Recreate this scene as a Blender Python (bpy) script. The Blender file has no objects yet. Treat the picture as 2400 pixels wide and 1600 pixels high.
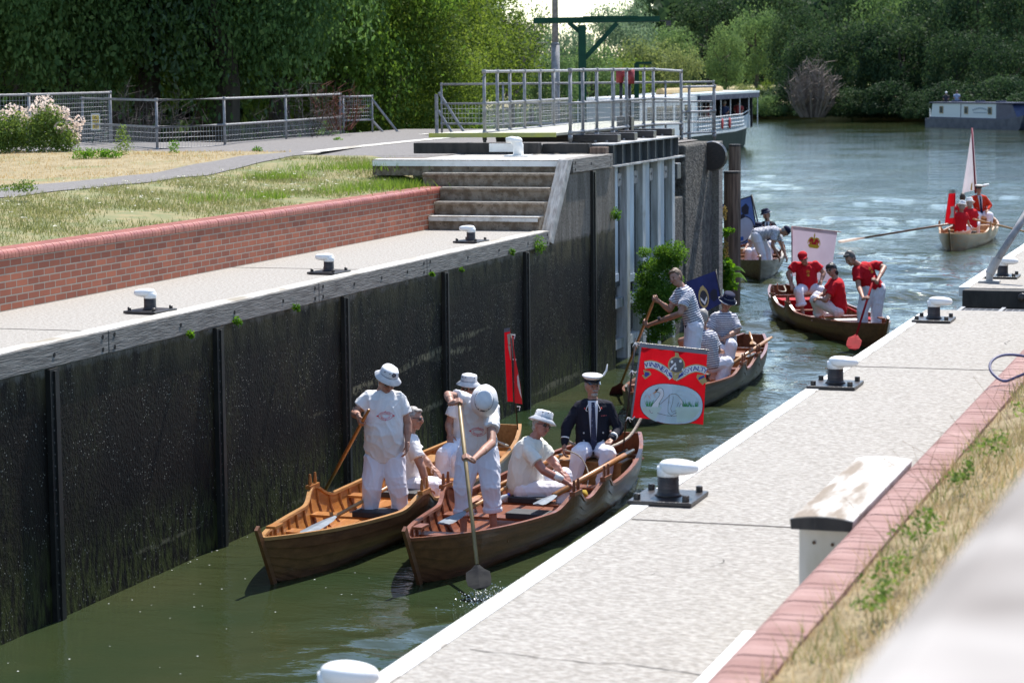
import bpy, bmesh, math, random
import numpy as np
from mathutils import Vector, Matrix, noise as mnoise
random.seed(7)
RNG = np.random.default_rng(11)
S = bpy.context.scene
COL = S.collection

# ------------------------------------------------------------------ camera (calibrated from the photograph)
F = 5600.0; CX, CY = 1200.0, 800.0          # focal length and centre in photo pixels (2400 wide)
def _d(x, y):
    v = np.array([x-CX, -(y-CY), -F]); return v/np.linalg.norm(v)
_Y = _d(3038., 147.); _X = -_d(-16650., 336.); _X = _X-_Y*(_X@_Y); _X /= np.linalg.norm(_X); _Z = np.cross(_X, _Y)
RC = np.stack([_X, _Y, _Z]); CAM = np.array([0., 0., 5.])
cd = bpy.data.cameras.new('camera'); cam = bpy.data.objects.new('camera', cd); COL.objects.link(cam)
cam.matrix_world = Matrix([[*RC[0], 0], [*RC[1], 0], [*RC[2], 5.0], [0, 0, 0, 1]])
cd.sensor_width = 36; cd.lens = 36*F/2400; cd.clip_start = .1; cd.clip_end = 6000
cd.dof.use_dof = True; cd.dof.focus_distance = 25.0; cd.dof.aperture_fstop = 5.2
S.camera = cam
def ray(px, py): return RC@np.array([px-CX, -(py-CY), -F])/F
def Pz(px, py, z):
    r = ray(px, py); return CAM+r*((z-5)/r[2])
def Pd(px, py, d): return CAM+ray(px, py)*d       # point at camera depth d
def Px(px, py, x):
    r = ray(px, py); return CAM+r*(x/r[0])
def Py(px, py, y):
    r = ray(px, py); return CAM+r*(y/r[1])
def depth(p): return -(RC.T@(np.array(p)-CAM))[2]
RIGHT, UP, AWAY = RC[:, 0], RC[:, 1], -RC[:, 2]

# ------------------------------------------------------------------ sky, sun, exposure
SUN_EL, SUN_AZ = math.radians(58), math.radians(7)    # azimuth measured from +Y towards +X
w = bpy.data.worlds.new('World'); S.world = w; w.use_nodes = True
nt = w.node_tree; bg = nt.nodes['Background']
sk = nt.nodes.new('ShaderNodeTexSky'); sk.sky_type = 'NISHITA'; sk.sun_disc = False
sk.sun_elevation = SUN_EL; sk.sun_rotation = SUN_AZ; sk.air_density = 1.0; sk.dust_density = .25; sk.ozone_density = 1.3
nt.links.new(sk.outputs[0], bg.inputs[0]); bg.inputs[1].default_value = .135
sd = Vector((math.cos(SUN_EL)*math.sin(SUN_AZ), math.cos(SUN_EL)*math.cos(SUN_AZ), math.sin(SUN_EL)))
sl = bpy.data.lights.new('sun', 'SUN'); sl.energy = 4.6; sl.angle = math.radians(.5); sl.color = (1, .95, .88)
so = bpy.data.objects.new('sun', sl); COL.objects.link(so); so.rotation_euler = sd.to_track_quat('Z', 'Y').to_euler(); so.location = (0, 0, 60)
S.view_settings.view_transform = 'Standard'; S.view_settings.look = 'None'; S.view_settings.gamma = 1
S.view_settings.exposure = .82
S.cycles.max_bounces = 6; S.cycles.diffuse_bounces = 3; S.cycles.glossy_bounces = 3; S.cycles.transmission_bounces = 3
S.cycles.transparent_max_bounces = 8; S.cycles.caustics_reflective = False; S.cycles.caustics_refractive = False
S.cycles.use_denoising = True; S.cycles.sample_clamp_indirect = 4

# ------------------------------------------------------------------ materials
MATS = {}
def mat(name, col, rough=.7, col2=None, scale=5., stretch=(1, 1, 1), bump=0, bscale=None, metal=0, spec=.5, coat=0, trans=0, detail=4, thr=None, col3=None, scale3=2., f3=.5, bdist=.02):
    if name in MATS: return MATS[name]
    m = bpy.data.materials.new(name); m.use_nodes = True; n = m.node_tree; N = n.nodes; L = n.links; b = N['Principled BSDF']
    c4 = lambda c: (*c, 1)
    b.inputs['Base Color'].default_value = c4(col); b.inputs['Roughness'].default_value = rough; b.inputs['Metallic'].default_value = metal
    b.inputs['Specular IOR Level'].default_value = spec; b.inputs['Coat Weight'].default_value = coat
    tc = N.new('ShaderNodeTexCoord'); mp = N.new('ShaderNodeMapping'); mp.inputs['Scale'].default_value = stretch
    L.new(tc.outputs['Object'], mp.inputs[0])
    last = None
    if col2 is not None:
        nz = N.new('ShaderNodeTexNoise'); nz.inputs['Scale'].default_value = scale; nz.inputs['Detail'].default_value = detail; L.new(mp.outputs[0], nz.inputs[0])
        rp = N.new('ShaderNodeMapRange'); lo, hi = thr or (.35, .65); rp.inputs[1].default_value = lo; rp.inputs[2].default_value = hi; L.new(nz.outputs[0], rp.inputs[0])
        mx = N.new('ShaderNodeMix'); mx.data_type = 'RGBA'; mx.inputs[6].default_value = c4(col); mx.inputs[7].default_value = c4(col2)
        L.new(rp.outputs[0], mx.inputs[0]); last = mx.outputs[2]
        if col3 is not None:
            n3 = N.new('ShaderNodeTexNoise'); n3.inputs['Scale'].default_value = scale3; n3.inputs['Detail'].default_value = 5; L.new(tc.outputs['Object'], n3.inputs[0])
            r3 = N.new('ShaderNodeMapRange'); r3.inputs[1].default_value = f3; r3.inputs[2].default_value = f3+.12; L.new(n3.outputs[0], r3.inputs[0])
            m3 = N.new('ShaderNodeMix'); m3.data_type = 'RGBA'; m3.inputs[7].default_value = c4(col3); L.new(last, m3.inputs[6]); L.new(r3.outputs[0], m3.inputs[0]); last = m3.outputs[2]
        L.new(last, b.inputs['Base Color'])
    if bump:
        nb = N.new('ShaderNodeTexNoise'); nb.inputs['Scale'].default_value = bscale or scale*3; nb.inputs['Detail'].default_value = 4; L.new(mp.outputs[0], nb.inputs[0])
        bn = N.new('ShaderNodeBump'); bn.inputs['Strength'].default_value = bump; bn.inputs['Distance'].default_value = bdist
        L.new(nb.outputs[0], bn.inputs['Height']); L.new(bn.outputs[0], b.inputs['Normal'])
    if trans:
        out = N['Material Output']; tr = N.new('ShaderNodeBsdfTranslucent'); mxs = N.new('ShaderNodeMixShader'); mxs.inputs[0].default_value = trans
        if last: L.new(last, tr.inputs[0])
        else: tr.inputs[0].default_value = c4(col)
        L.new(b.outputs[0], mxs.inputs[1]); L.new(tr.outputs[0], mxs.inputs[2]); L.new(mxs.outputs[0], out.inputs[0])
    MATS[name] = m; return m

def leafmat(name, c1, c2, c3, trans=.45, nscale=.35):
    if name in MATS: return MATS[name]
    m = bpy.data.materials.new(name); m.use_nodes = True; n = m.node_tree; N = n.nodes; L = n.links; b = N['Principled BSDF']
    g = N.new('ShaderNodeNewGeometry'); cr = N.new('ShaderNodeValToRGB'); e = cr.color_ramp.elements
    e[0].color = (*c1, 1); e[1].color = (*c3, 1); k = cr.color_ramp.elements.new(.5); k.color = (*c2, 1)
    nz = N.new('ShaderNodeTexNoise'); nz.inputs['Scale'].default_value = nscale; nz.inputs['Detail'].default_value = 3; L.new(g.outputs['Position'], nz.inputs[0])
    ad = N.new('ShaderNodeMath'); ad.operation = 'ADD'; mu = N.new('ShaderNodeMath'); mu.operation = 'MULTIPLY_ADD'; mu.inputs[1].default_value = .45; mu.inputs[2].default_value = -.22
    L.new(g.outputs['Random Per Island'], mu.inputs[0]); L.new(mu.outputs[0], ad.inputs[0]); L.new(nz.outputs[0], ad.inputs[1]); L.new(ad.outputs[0], cr.inputs[0])
    L.new(cr.outputs[0], b.inputs['Base Color']); b.inputs['Roughness'].default_value = .65; b.inputs['Specular IOR Level'].default_value = .08
    tr = N.new('ShaderNodeBsdfTranslucent'); hs = N.new('ShaderNodeHueSaturation'); hs.inputs['Hue'].default_value = .485; hs.inputs['Saturation'].default_value = 1.15; hs.inputs['Value'].default_value = 1.5
    L.new(cr.outputs[0], hs.inputs['Color']); L.new(hs.outputs[0], tr.inputs[0])
    mx = N.new('ShaderNodeMixShader'); mx.inputs[0].default_value = trans; L.new(b.outputs[0], mx.inputs[1]); L.new(tr.outputs[0], mx.inputs[2]); L.new(mx.outputs[0], N['Material Output'].inputs[0])
    MATS[name] = m; return m

# ------------------------------------------------------------------ object helpers
WL = {}
def tag(o, label=None, cat=None, group=None, kind=None):
    if label: o['label'] = label
    if cat: o['category'] = cat
    if group: o['group'] = group
    if kind: o['kind'] = kind
    return o
def empty(name, loc, label, cat, group=None):
    o = bpy.data.objects.new(name, None); COL.objects.link(o); o.location = tuple(loc); o.empty_display_size = .2
    WL[o.name] = np.array(loc, float); return tag(o, label, cat, group)
def link_mesh(name, me, mats, parent=None, smooth=False):
    for m in (mats if isinstance(mats, (list, tuple)) else [mats]): me.materials.append(m)
    o = bpy.data.objects.new(name, me); COL.objects.link(o)
    if parent is not None: o.parent = parent; WL[o.name] = WL.get(parent.name, np.zeros(3))
    else: WL[o.name] = np.zeros(3)
    if smooth and len(me.polygons): me.polygons.foreach_set('use_smooth', [True]*len(me.polygons))
    return o
class MB:
    def __init__(s): s.v = []; s.f = []; s.m = []; s.mi = 0
    def add(s, vs, fs):
        o = len(s.v); s.v += [tuple(float(c) for c in p) for p in vs]; s.f += [tuple(i+o for i in f) for f in fs]; s.m += [s.mi]*len(fs); return s
    def hexa(s, p):   # 8 points: bottom 4 ccw, top 4 ccw
        return s.add(p, [(3, 2, 1, 0), (4, 5, 6, 7), (0, 1, 5, 4), (1, 2, 6, 5), (2, 3, 7, 6), (3, 0, 4, 7)])
    def box(s, x0, x1, y0, y1, z0, z1):
        return s.hexa([(x0, y0, z0), (x1, y0, z0), (x1, y1, z0), (x0, y1, z0), (x0, y0, z1), (x1, y0, z1), (x1, y1, z1), (x0, y1, z1)])
    def obox(s, c, ax, ay, az):   # centre + half axes vectors
        c, ax, ay, az = map(np.array, (c, ax, ay, az)); return s.hexa([c-ax-ay-az, c+ax-ay-az, c+ax+ay-az, c-ax+ay-az, c-ax-ay+az, c+ax-ay+az, c+ax+ay+az, c-ax+ay+az])
    def beam(s, a, b, wd, ht, up=(0, 0, 1)):
        a, b = np.array(a, float), np.array(b, float); d = b-a; l = np.linalg.norm(d); d /= l; u = np.array(up, float)
        sd_ = np.cross(d, u); sd_ /= np.linalg.norm(sd_); u = np.cross(sd_, d); return s.obox((a+b)/2, d*l/2, sd_*wd/2, u*ht/2)
    def prism(s, poly, axis, a, b):   # poly list of 2D, extruded along axis from a to b
        n = len(poly)
        def P(q, t): return {'x': (t, q[0], q[1]), 'y': (q[0], t, q[1]), 'z': (q[0], q[1], t)}[axis]
        vs = [P(q, a) for q in poly]+[P(q, b) for q in poly]
        return s.add(vs, [tuple(range(n))[::-1], tuple(range(n, 2*n))]+[(i, (i+1) % n, (i+1) % n+n, i+n) for i in range(n)])
    def tube(s, pts, r, n=8, cap=True, flat=None):
        pts = [np.array(p, float) for p in pts]; rs = r if isinstance(r, (list, tuple)) else [r]*len(pts)
        vs, fs = [], []; u = None
        for i, p in enumerate(pts):
            d = pts[min(i+1, len(pts)-1)]-pts[max(i-1, 0)]; d = d/(np.linalg.norm(d)+1e-9)
            if u is None: u = np.cross(d, (0, 0, 1) if abs(d[2]) < .9 else (1, 0, 0))
            u = u-d*(u@d); u /= np.linalg.norm(u)+1e-9; v = np.cross(d, u)
            for k in range(n):
                a = 2*math.pi*k/n; vs.append(p+(u*math.cos(a)+v*math.sin(a)*(flat or 1))*rs[i])
        for i in range(len(pts)-1):
            for k in range(n): fs.append((i*n+k, i*n+(k+1) % n, (i+1)*n+(k+1) % n, (i+1)*n+k))
        if cap: fs += [tuple(range(n))[::-1], tuple(range((len(pts)-1)*n, len(pts)*n))]
        return s.add(vs, fs)
    def lathe(s, prof, c, n=20, axis=(0, 0, 1), sx=1, sy=1, xdir=None):
        ax = np.array(axis, float); ax /= np.linalg.norm(ax)
        u = np.array(xdir, float) if xdir is not None else np.cross(ax, (0, 1, 0) if abs(ax[1]) < .9 else (1, 0, 0)); u = u-ax*(u@ax); u /= np.linalg.norm(u); v = np.cross(ax, u)
        c = np.array(c, float); vs = []; fs = []
        for r, z in prof:
            for k in range(n):
                a = 2*math.pi*k/n; vs.append(c+ax*z+u*math.cos(a)*r*sx+v*math.sin(a)*r*sy)
        for i in range(len(prof)-1):
            for k in range(n): fs.append((i*n+k, i*n+(k+1) % n, (i+1)*n+(k+1) % n, (i+1)*n+k))
        fs += [tuple(range(n))[::-1], tuple(range((len(prof)-1)*n, len(prof)*n))]
        return s.add(vs, fs)
    def ell(s, c, r, axes=None, n=12, m=8):
        A = np.eye(3) if axes is None else np.array(axes); c = np.array(c, float); vs = []; fs = []
        for i in range(1, m):
            t = math.pi*i/m
            for k in range(n):
                a = 2*math.pi*k/n; q = np.array([math.sin(t)*math.cos(a)*r[0], math.sin(t)*math.sin(a)*r[1], math.cos(t)*r[2]]); vs.append(c+q@A)
        vs += [c+np.array([0, 0, r[2]])@A, c-np.array([0, 0, r[2]])@A]; T, B = len(vs)-2, len(vs)-1
        for i in range(m-2):
            for k in range(n): fs.append((i*n+k, (i+1)*n+k, (i+1)*n+(k+1) % n, i*n+(k+1) % n))
        for k in range(n): fs.append((T, k, (k+1) % n)); fs.append((B, (m-2)*n+(k+1) % n, (m-2)*n+k))
        return s.add(vs, fs)
    def grid(s, fn, nu, nv):
        vs = [fn(i/nu, j/nv) for j in range(nv+1) for i in range(nu+1)]
        return s.add(vs, [(j*(nu+1)+i, j*(nu+1)+i+1, (j+1)*(nu+1)+i+1, (j+1)*(nu+1)+i) for j in range(nv) for i in range(nu)])
    def build(s, name, mats, parent=None, smooth=False, bevel=0):
        off = WL.get(parent.name, np.zeros(3)) if parent is not None else np.zeros(3)
        me = bpy.data.meshes.new(name); me.from_pydata([tuple(np.array(p)-off) for p in s.v], [], s.f); me.update()
        if len(set(s.m)) > 1: me.polygons.foreach_set('material_index', s.m)
        if bevel:
            bm = bmesh.new(); bm.from_mesh(me); bmesh.ops.remove_doubles(bm, verts=bm.verts, dist=1e-5)
            bmesh.ops.bevel(bm, geom=[e for e in bm.edges if len(e.link_faces) == 2 and e.calc_face_angle(0) > .5], offset=bevel, segments=2, affect='EDGES', profile=.5); bm.to_mesh(me); bm.free()
        bm = bmesh.new(); bm.from_mesh(me); bmesh.ops.recalc_face_normals(bm, faces=bm.faces) if s.closed else None; bm.to_mesh(me); bm.free()
        return link_mesh(name, me, mats, parent, smooth)
    closed = True
def quads_mesh(name, V, mats, parent=None, nper=4):
    """V: (N*nper,3) array of separate polygons"""
    off = WL.get(parent.name, np.zeros(3)) if parent is not None else np.zeros(3)
    V = np.asarray(V, np.float32)-off.astype(np.float32); n = len(V)//nper
    me = bpy.data.meshes.new(name); me.vertices.add(len(V)); me.vertices.foreach_set('co', V.ravel())
    me.loops.add(len(V)); me.loops.foreach_set('vertex_index', np.arange(len(V), dtype=np.int32))
    me.polygons.add(n); me.polygons.foreach_set('loop_start', np.arange(0, len(V), nper, dtype=np.int32)); me.polygons.foreach_set('loop_total', np.full(n, nper, np.int32))
    me.update(); return link_mesh(name, me, mats, parent)
def rnd_dirs(n, rng=RNG):
    v = rng.normal(size=(n, 3)); return v/np.linalg.norm(v, axis=1)[:, None]
def leaves(C, Nrm, size, rng=RNG, asp=.55):
    n = len(C); t = np.cross(Nrm, rnd_dirs(n, rng)); t /= np.linalg.norm(t, axis=1)[:, None]+1e-9; b = np.cross(Nrm, t); sz = (size*rng.uniform(.6, 1.4, n))[:, None]
    return np.stack([C-t*sz, C-b*sz*asp, C+t*sz, C+b*sz*asp], 1).reshape(-1, 3)
def copy_tree(o, parent=None):
    c = o.copy(); COL.objects.link(c); c.parent = parent
    for ch in list(o.children): copy_tree(ch, c)
    return c

# ------------------------------------------------------------------ shared materials
concrete = mat('quay_concrete', (.435, .412, .378), .95, (.27, .25, .222), 55, (.5, 1.2, 1), bump=.9, bscale=42, thr=(.36, .62), detail=4, spec=.12, col3=(.35, .332, .30), scale3=.9, f3=.62)
white_paint = mat('white_paint', (.82, .82, .80), .5, (.70, .69, .66), 9, bump=.1, thr=(.45, .8))
white_worn = mat('worn_white_paint', (.64, .62, .58), .8, (.30, .27, .22), 6, (1, .25, 1), bump=.4, bscale=18, thr=(.45, .68), spec=.15)
timber_grey = mat('weathered_grey_timber', (.25, .235, .215), .85, (.11, .10, .09), 9, (4, .35, 5), bump=.6, bscale=16, thr=(.38, .68))
timber_brown = mat('weathered_brown_timber', (.20, .135, .10), .85, (.07, .045, .035), 7, (3, 3, .25), bump=.7, bscale=14, thr=(.35, .7))
timber_dark = mat('dark_wet_timber', (.045, .04, .036), .75, (.016, .015, .014), 7, (1, 1, .4), bump=.5)
black_iron = mat('black_painted_iron', (.016, .013, .013), .35, (.05, .032, .028), 14, (1, 1, 4), bump=.25, bscale=40, thr=(.45, .8), spec=.6)
galv = mat('galvanised_steel_tube', (.29, .29, .30), .55, (.17, .17, .18), 12, metal=.15, thr=(.35, .7))
hole = mat('dark_bolt_recess', (.008, .008, .008), .9)
steel_dark = mat('dark_painted_steel', (.035, .045, .05), .5, (.09, .10, .11), 2.2, (1, 1, .6), thr=(.35, .75))
green_steel = mat('dark_green_painted_steel', (.004, .040, .022), .55, (.007, .055, .03), 4, spec=.2)
soil = mat('dry_soil', (.16, .12, .07), .95, (.26, .20, .11), 7, bump=.6, bscale=20)
asphalt = mat('grey_asphalt', (.15, .138, .132), .95, (.20, .188, .18), 14, bump=.4, bscale=60)
straw = mat('dry_straw_lawn', (.32, .26, .15), .95, (.24, .19, .10), 5, bump=.6, bscale=30, col3=(.19, .20, .09), scale3=1.0, f3=.54)
turf = mat('parched_green_lawn', (.16, .17, .07), .95, (.25, .21, .10), 3, bump=.6, bscale=25, thr=(.4, .62))
# ------------------------------------------------------------------ water
def water_mat():
    m = bpy.data.materials.new('murky_green_river_water'); m.use_nodes = True; n = m.node_tree; N = n.nodes; L = n.links; b = N['Principled BSDF']
    g = N.new('ShaderNodeNewGeometry')
    nz = N.new('ShaderNodeTexNoise'); nz.inputs['Scale'].default_value = .25; nz.inputs['Detail'].default_value = 3; L.new(g.outputs['Position'], nz.inputs[0])
    cr = N.new('ShaderNodeValToRGB'); cr.color_ramp.elements[0].position = .35; cr.color_ramp.elements[1].position = .7
    cr.color_ramp.elements[0].color = (.020, .036, .015, 1); cr.color_ramp.elements[1].color = (.048, .050, .020, 1)
    L.new(nz.outputs[0], cr.inputs[0]); L.new(cr.outputs[0], b.inputs['Base Color'])
    b.inputs['Roughness'].default_value = .04; b.inputs['IOR'].default_value = 1.333
    hsum = None
    for sc, st, wgt in ((1.25, (1, 2.3, 1), .62), (3.6, (1, 1.9, 1), .30), (11, (1, 1.5, 1), .12)):
        mp = N.new('ShaderNodeMapping'); mp.inputs['Scale'].default_value = st; mp.inputs['Rotation'].default_value = (0, 0, .3*wgt+.2); L.new(g.outputs['Position'], mp.inputs[0])
        q = N.new('ShaderNodeTexNoise'); q.inputs['Scale'].default_value = sc; q.inputs['Detail'].default_value = 2.5; q.inputs['Distortion'].default_value = .6; L.new(mp.outputs[0], q.inputs[0])
        mu = N.new('ShaderNodeMath'); mu.operation = 'MULTIPLY'; mu.inputs[1].default_value = wgt; L.new(q.outputs[0], mu.inputs[0])
        if hsum is None: hsum = mu
        else:
            a = N.new('ShaderNodeMath'); a.operation = 'ADD'; L.new(hsum.outputs[0], a.inputs[0]); L.new(mu.outputs[0], a.inputs[1]); hsum = a
    # calm in the chamber, choppier out on the river (world Y)
    sp = N.new('ShaderNodeSeparateXYZ'); L.new(g.outputs['Position'], sp.inputs[0])
    mr = N.new('ShaderNodeMapRange'); mr.inputs[1].default_value = 17; mr.inputs[2].default_value = 52; mr.inputs[3].default_value = .14; mr.inputs[4].default_value = 1.0; L.new(sp.outputs[1], mr.inputs[0])
    pn = N.new('ShaderNodeTexNoise'); pn.inputs['Scale'].default_value = .16; pn.inputs['Detail'].default_value = 2; L.new(g.outputs['Position'], pn.inputs[0])
    pm = N.new('ShaderNodeMapRange'); pm.inputs[1].default_value = .35; pm.inputs[2].default_value = .65; pm.inputs[3].default_value = .5; pm.inputs[4].default_value = 1.15; L.new(pn.outputs[0], pm.inputs[0])
    ml = N.new('ShaderNodeMath'); ml.operation = 'MULTIPLY'; L.new(mr.outputs[0], ml.inputs[0]); L.new(pm.outputs[0], ml.inputs[1])
    rr = N.new('ShaderNodeMapRange'); rr.inputs[1].default_value = 25; rr.inputs[2].default_value = 160; rr.inputs[3].default_value = .02; rr.inputs[4].default_value = .05; L.new(sp.outputs[1], rr.inputs[0]); L.new(rr.outputs[0], b.inputs['Roughness'])
    fr = N.new('ShaderNodeMapRange'); fr.inputs[1].default_value = 65; fr.inputs[2].default_value = 150; fr.inputs[3].default_value = 1; fr.inputs[4].default_value = .40; L.new(sp.outputs[1], fr.inputs[0]); m2 = N.new('ShaderNodeMath'); m2.operation = 'MULTIPLY'; L.new(ml.outputs[0], m2.inputs[0]); L.new(fr.outputs[0], m2.inputs[1]); ml = m2
    bp = N.new('ShaderNodeBump'); bp.inputs['Distance'].default_value = .13; L.new(hsum.outputs[0], bp.inputs['Height']); L.new(ml.outputs[0], bp.inputs['Strength']); L.new(bp.outputs[0], b.inputs['Normal'])
    return m
def river():
    rg = np.random.default_rng(4); ys = [9.0]
    while ys[-1] < 262: ys.append(ys[-1]+.042*(ys[-1]/12)**1.1)
    ys = np.array(ys); NC = 430; u = np.linspace(0, 1, NC); Y = np.repeat(ys[:, None], NC, 1); X = (-.62*Y-2)*(1-u)+(-.06*Y+1.5)*u
    dy = .042*(Y/12)**1.1; H = np.zeros_like(X)
    def sm(t): t = np.clip(t, 0, 1); return t*t*(3-2*t)
    def lown(sc, seed):
        r = np.random.default_rng(seed); q = np.zeros_like(X)
        for k in range(7): th = r.uniform(0, 6.28); w_ = sc*r.uniform(.6, 1.8); q += np.sin((X*math.cos(th)*1.6+Y*math.sin(th))*w_+r.uniform(0, 6.28))
        return q/7
    amp = .20+.28*sm((Y-20)/12)+.60*sm((Y-34)/16); amp = amp*np.clip(.9+1.9*lown(.22, 3)+1.0*lown(.7, 5), .15, 2.0)
    wk = lambda cx, cy, r_: np.exp(-(((X-cx)/r_)**2+((Y-cy)/(r_*1.8))**2)); amp = amp+1.0*wk(-7.2, 18.6, 1.0)+.7*wk(-6.4, 20.4, 1.0)+.4*wk(-8, 30, 1.5)+.9*wk(-6.4, 16.6, 1.1); amp = amp*(1-.80*sm((Y-62)/85))
    for lam in np.geomspace(.22, 3.2, 46):
        th = math.pi/2+rg.normal(0, .62); k = 2*math.pi/lam; ph = rg.uniform(0, 6.28); fade = np.clip((lam/dy-2.6)/2.5, 0, 1); a_ = .027/k*(1.0 if lam < 1.6 else .75)
        wob = .5*np.sin(X*.7*rg.uniform(.5, 1.5)+Y*.35+ph*2)+.4*np.sin(Y*.9-X*.5*rg.uniform(.5, 1.5)+ph)
        w_ = np.sin(k*(X*math.cos(th)+Y*math.sin(th))+ph+wob*2.2); H += a_*fade*(w_+.25*w_*w_)
    H *= amp; H *= np.minimum(1, np.minimum(u, 1-u)*30+.0)
    V = np.stack([X, Y, H], -1).reshape(-1, 3).astype(np.float32); nr = len(ys); i = (np.arange(nr-1)[:, None]*NC+np.arange(NC-1)[None]).ravel()
    Q = np.stack([i, i+1, i+NC+1, i+NC], 1).astype(np.int32); n0 = len(V)
    # calm surround out to the horizon
    l0, l1 = 0, NC-1; o_l, o_r = [(-900, y, 0) for y in (9.0, ys[-1])], None
    me = bpy.data.meshes.new('water'); me.vertices.add(len(V)); me.vertices.foreach_set('co', V.ravel()); me.loops.add(Q.size); me.loops.foreach_set('vertex_index', Q.ravel()); me.polygons.add(len(Q)); me.polygons.foreach_set('loop_start', np.arange(0, Q.size, 4, dtype=np.int32)); me.polygons.foreach_set('loop_total', np.full(len(Q), 4, np.int32)); me.update()
    bm = bmesh.new(); bm.from_mesh(me); vs = [bm.verts.new(p) for p in ((-900, -40, -.06), (500, -40, -.06), (500, 800, -.06), (-900, 800, -.06))]; bm.faces.new(vs); bm.to_mesh(me); bm.free()
    return link_mesh('water', me, water_mat(), smooth=True)
tag(river(), 'murky green river water, smooth inside the lock and rippled outside', kind='structure')
mb = MB(); mb.closed = False
mb.add([(-3000, -500, -3), (3000, -500, -3), (3000, 5000, -3), (-3000, 5000, -3)], [(0, 1, 2, 3)])
tag(mb.build('ground', soil), 'earth under the river and fields', kind='structure')

def land(name, pts, z, m, label, skirt=-2.5, slope=0.0):
    pts = [np.array(p, float) for p in pts]; mb = MB(); n = len(pts); c = sum(pts)/n
    top = [(*p, z) for p in pts]; low = [(*(p+(p-c)/np.linalg.norm(p-c)*slope), skirt) for p in pts]
    mb.add(top+low, [tuple(range(n))]+[(i, i+n, (i+1) % n+n, (i+1) % n) for i in range(n)]); mb.closed = False
    return tag(mb.build(name, m), label, kind='structure')
meadow_m = mat('dry_meadow', (.36, .28, .13), .95, (.20, .19, .08), .25, bump=.5, bscale=6)
land('meadow', [(-900, 2600), (-700, 170), (-75, 193), (-49, 236), (-34, 226), (-12, 198), (60, 180), (700, 150), (900, 2600)], 1.4, meadow_m, 'dry pale meadow beyond the river', slope=.4)
b0 = [Pd(-700, 400, 52), Pd(0, 400, 58), Pd(700, 400, 60), Pd(1000, 400, 72), Pd(1040, 400, 110), Pd(1075, 400, 200)]
land('river_bank', [tuple(p[:2]) for p in b0]+[(-150, 260), (-260, 200), (-200, 40)], .9, soil, 'shaded earth bank under the trees', slope=1.5)

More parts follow.
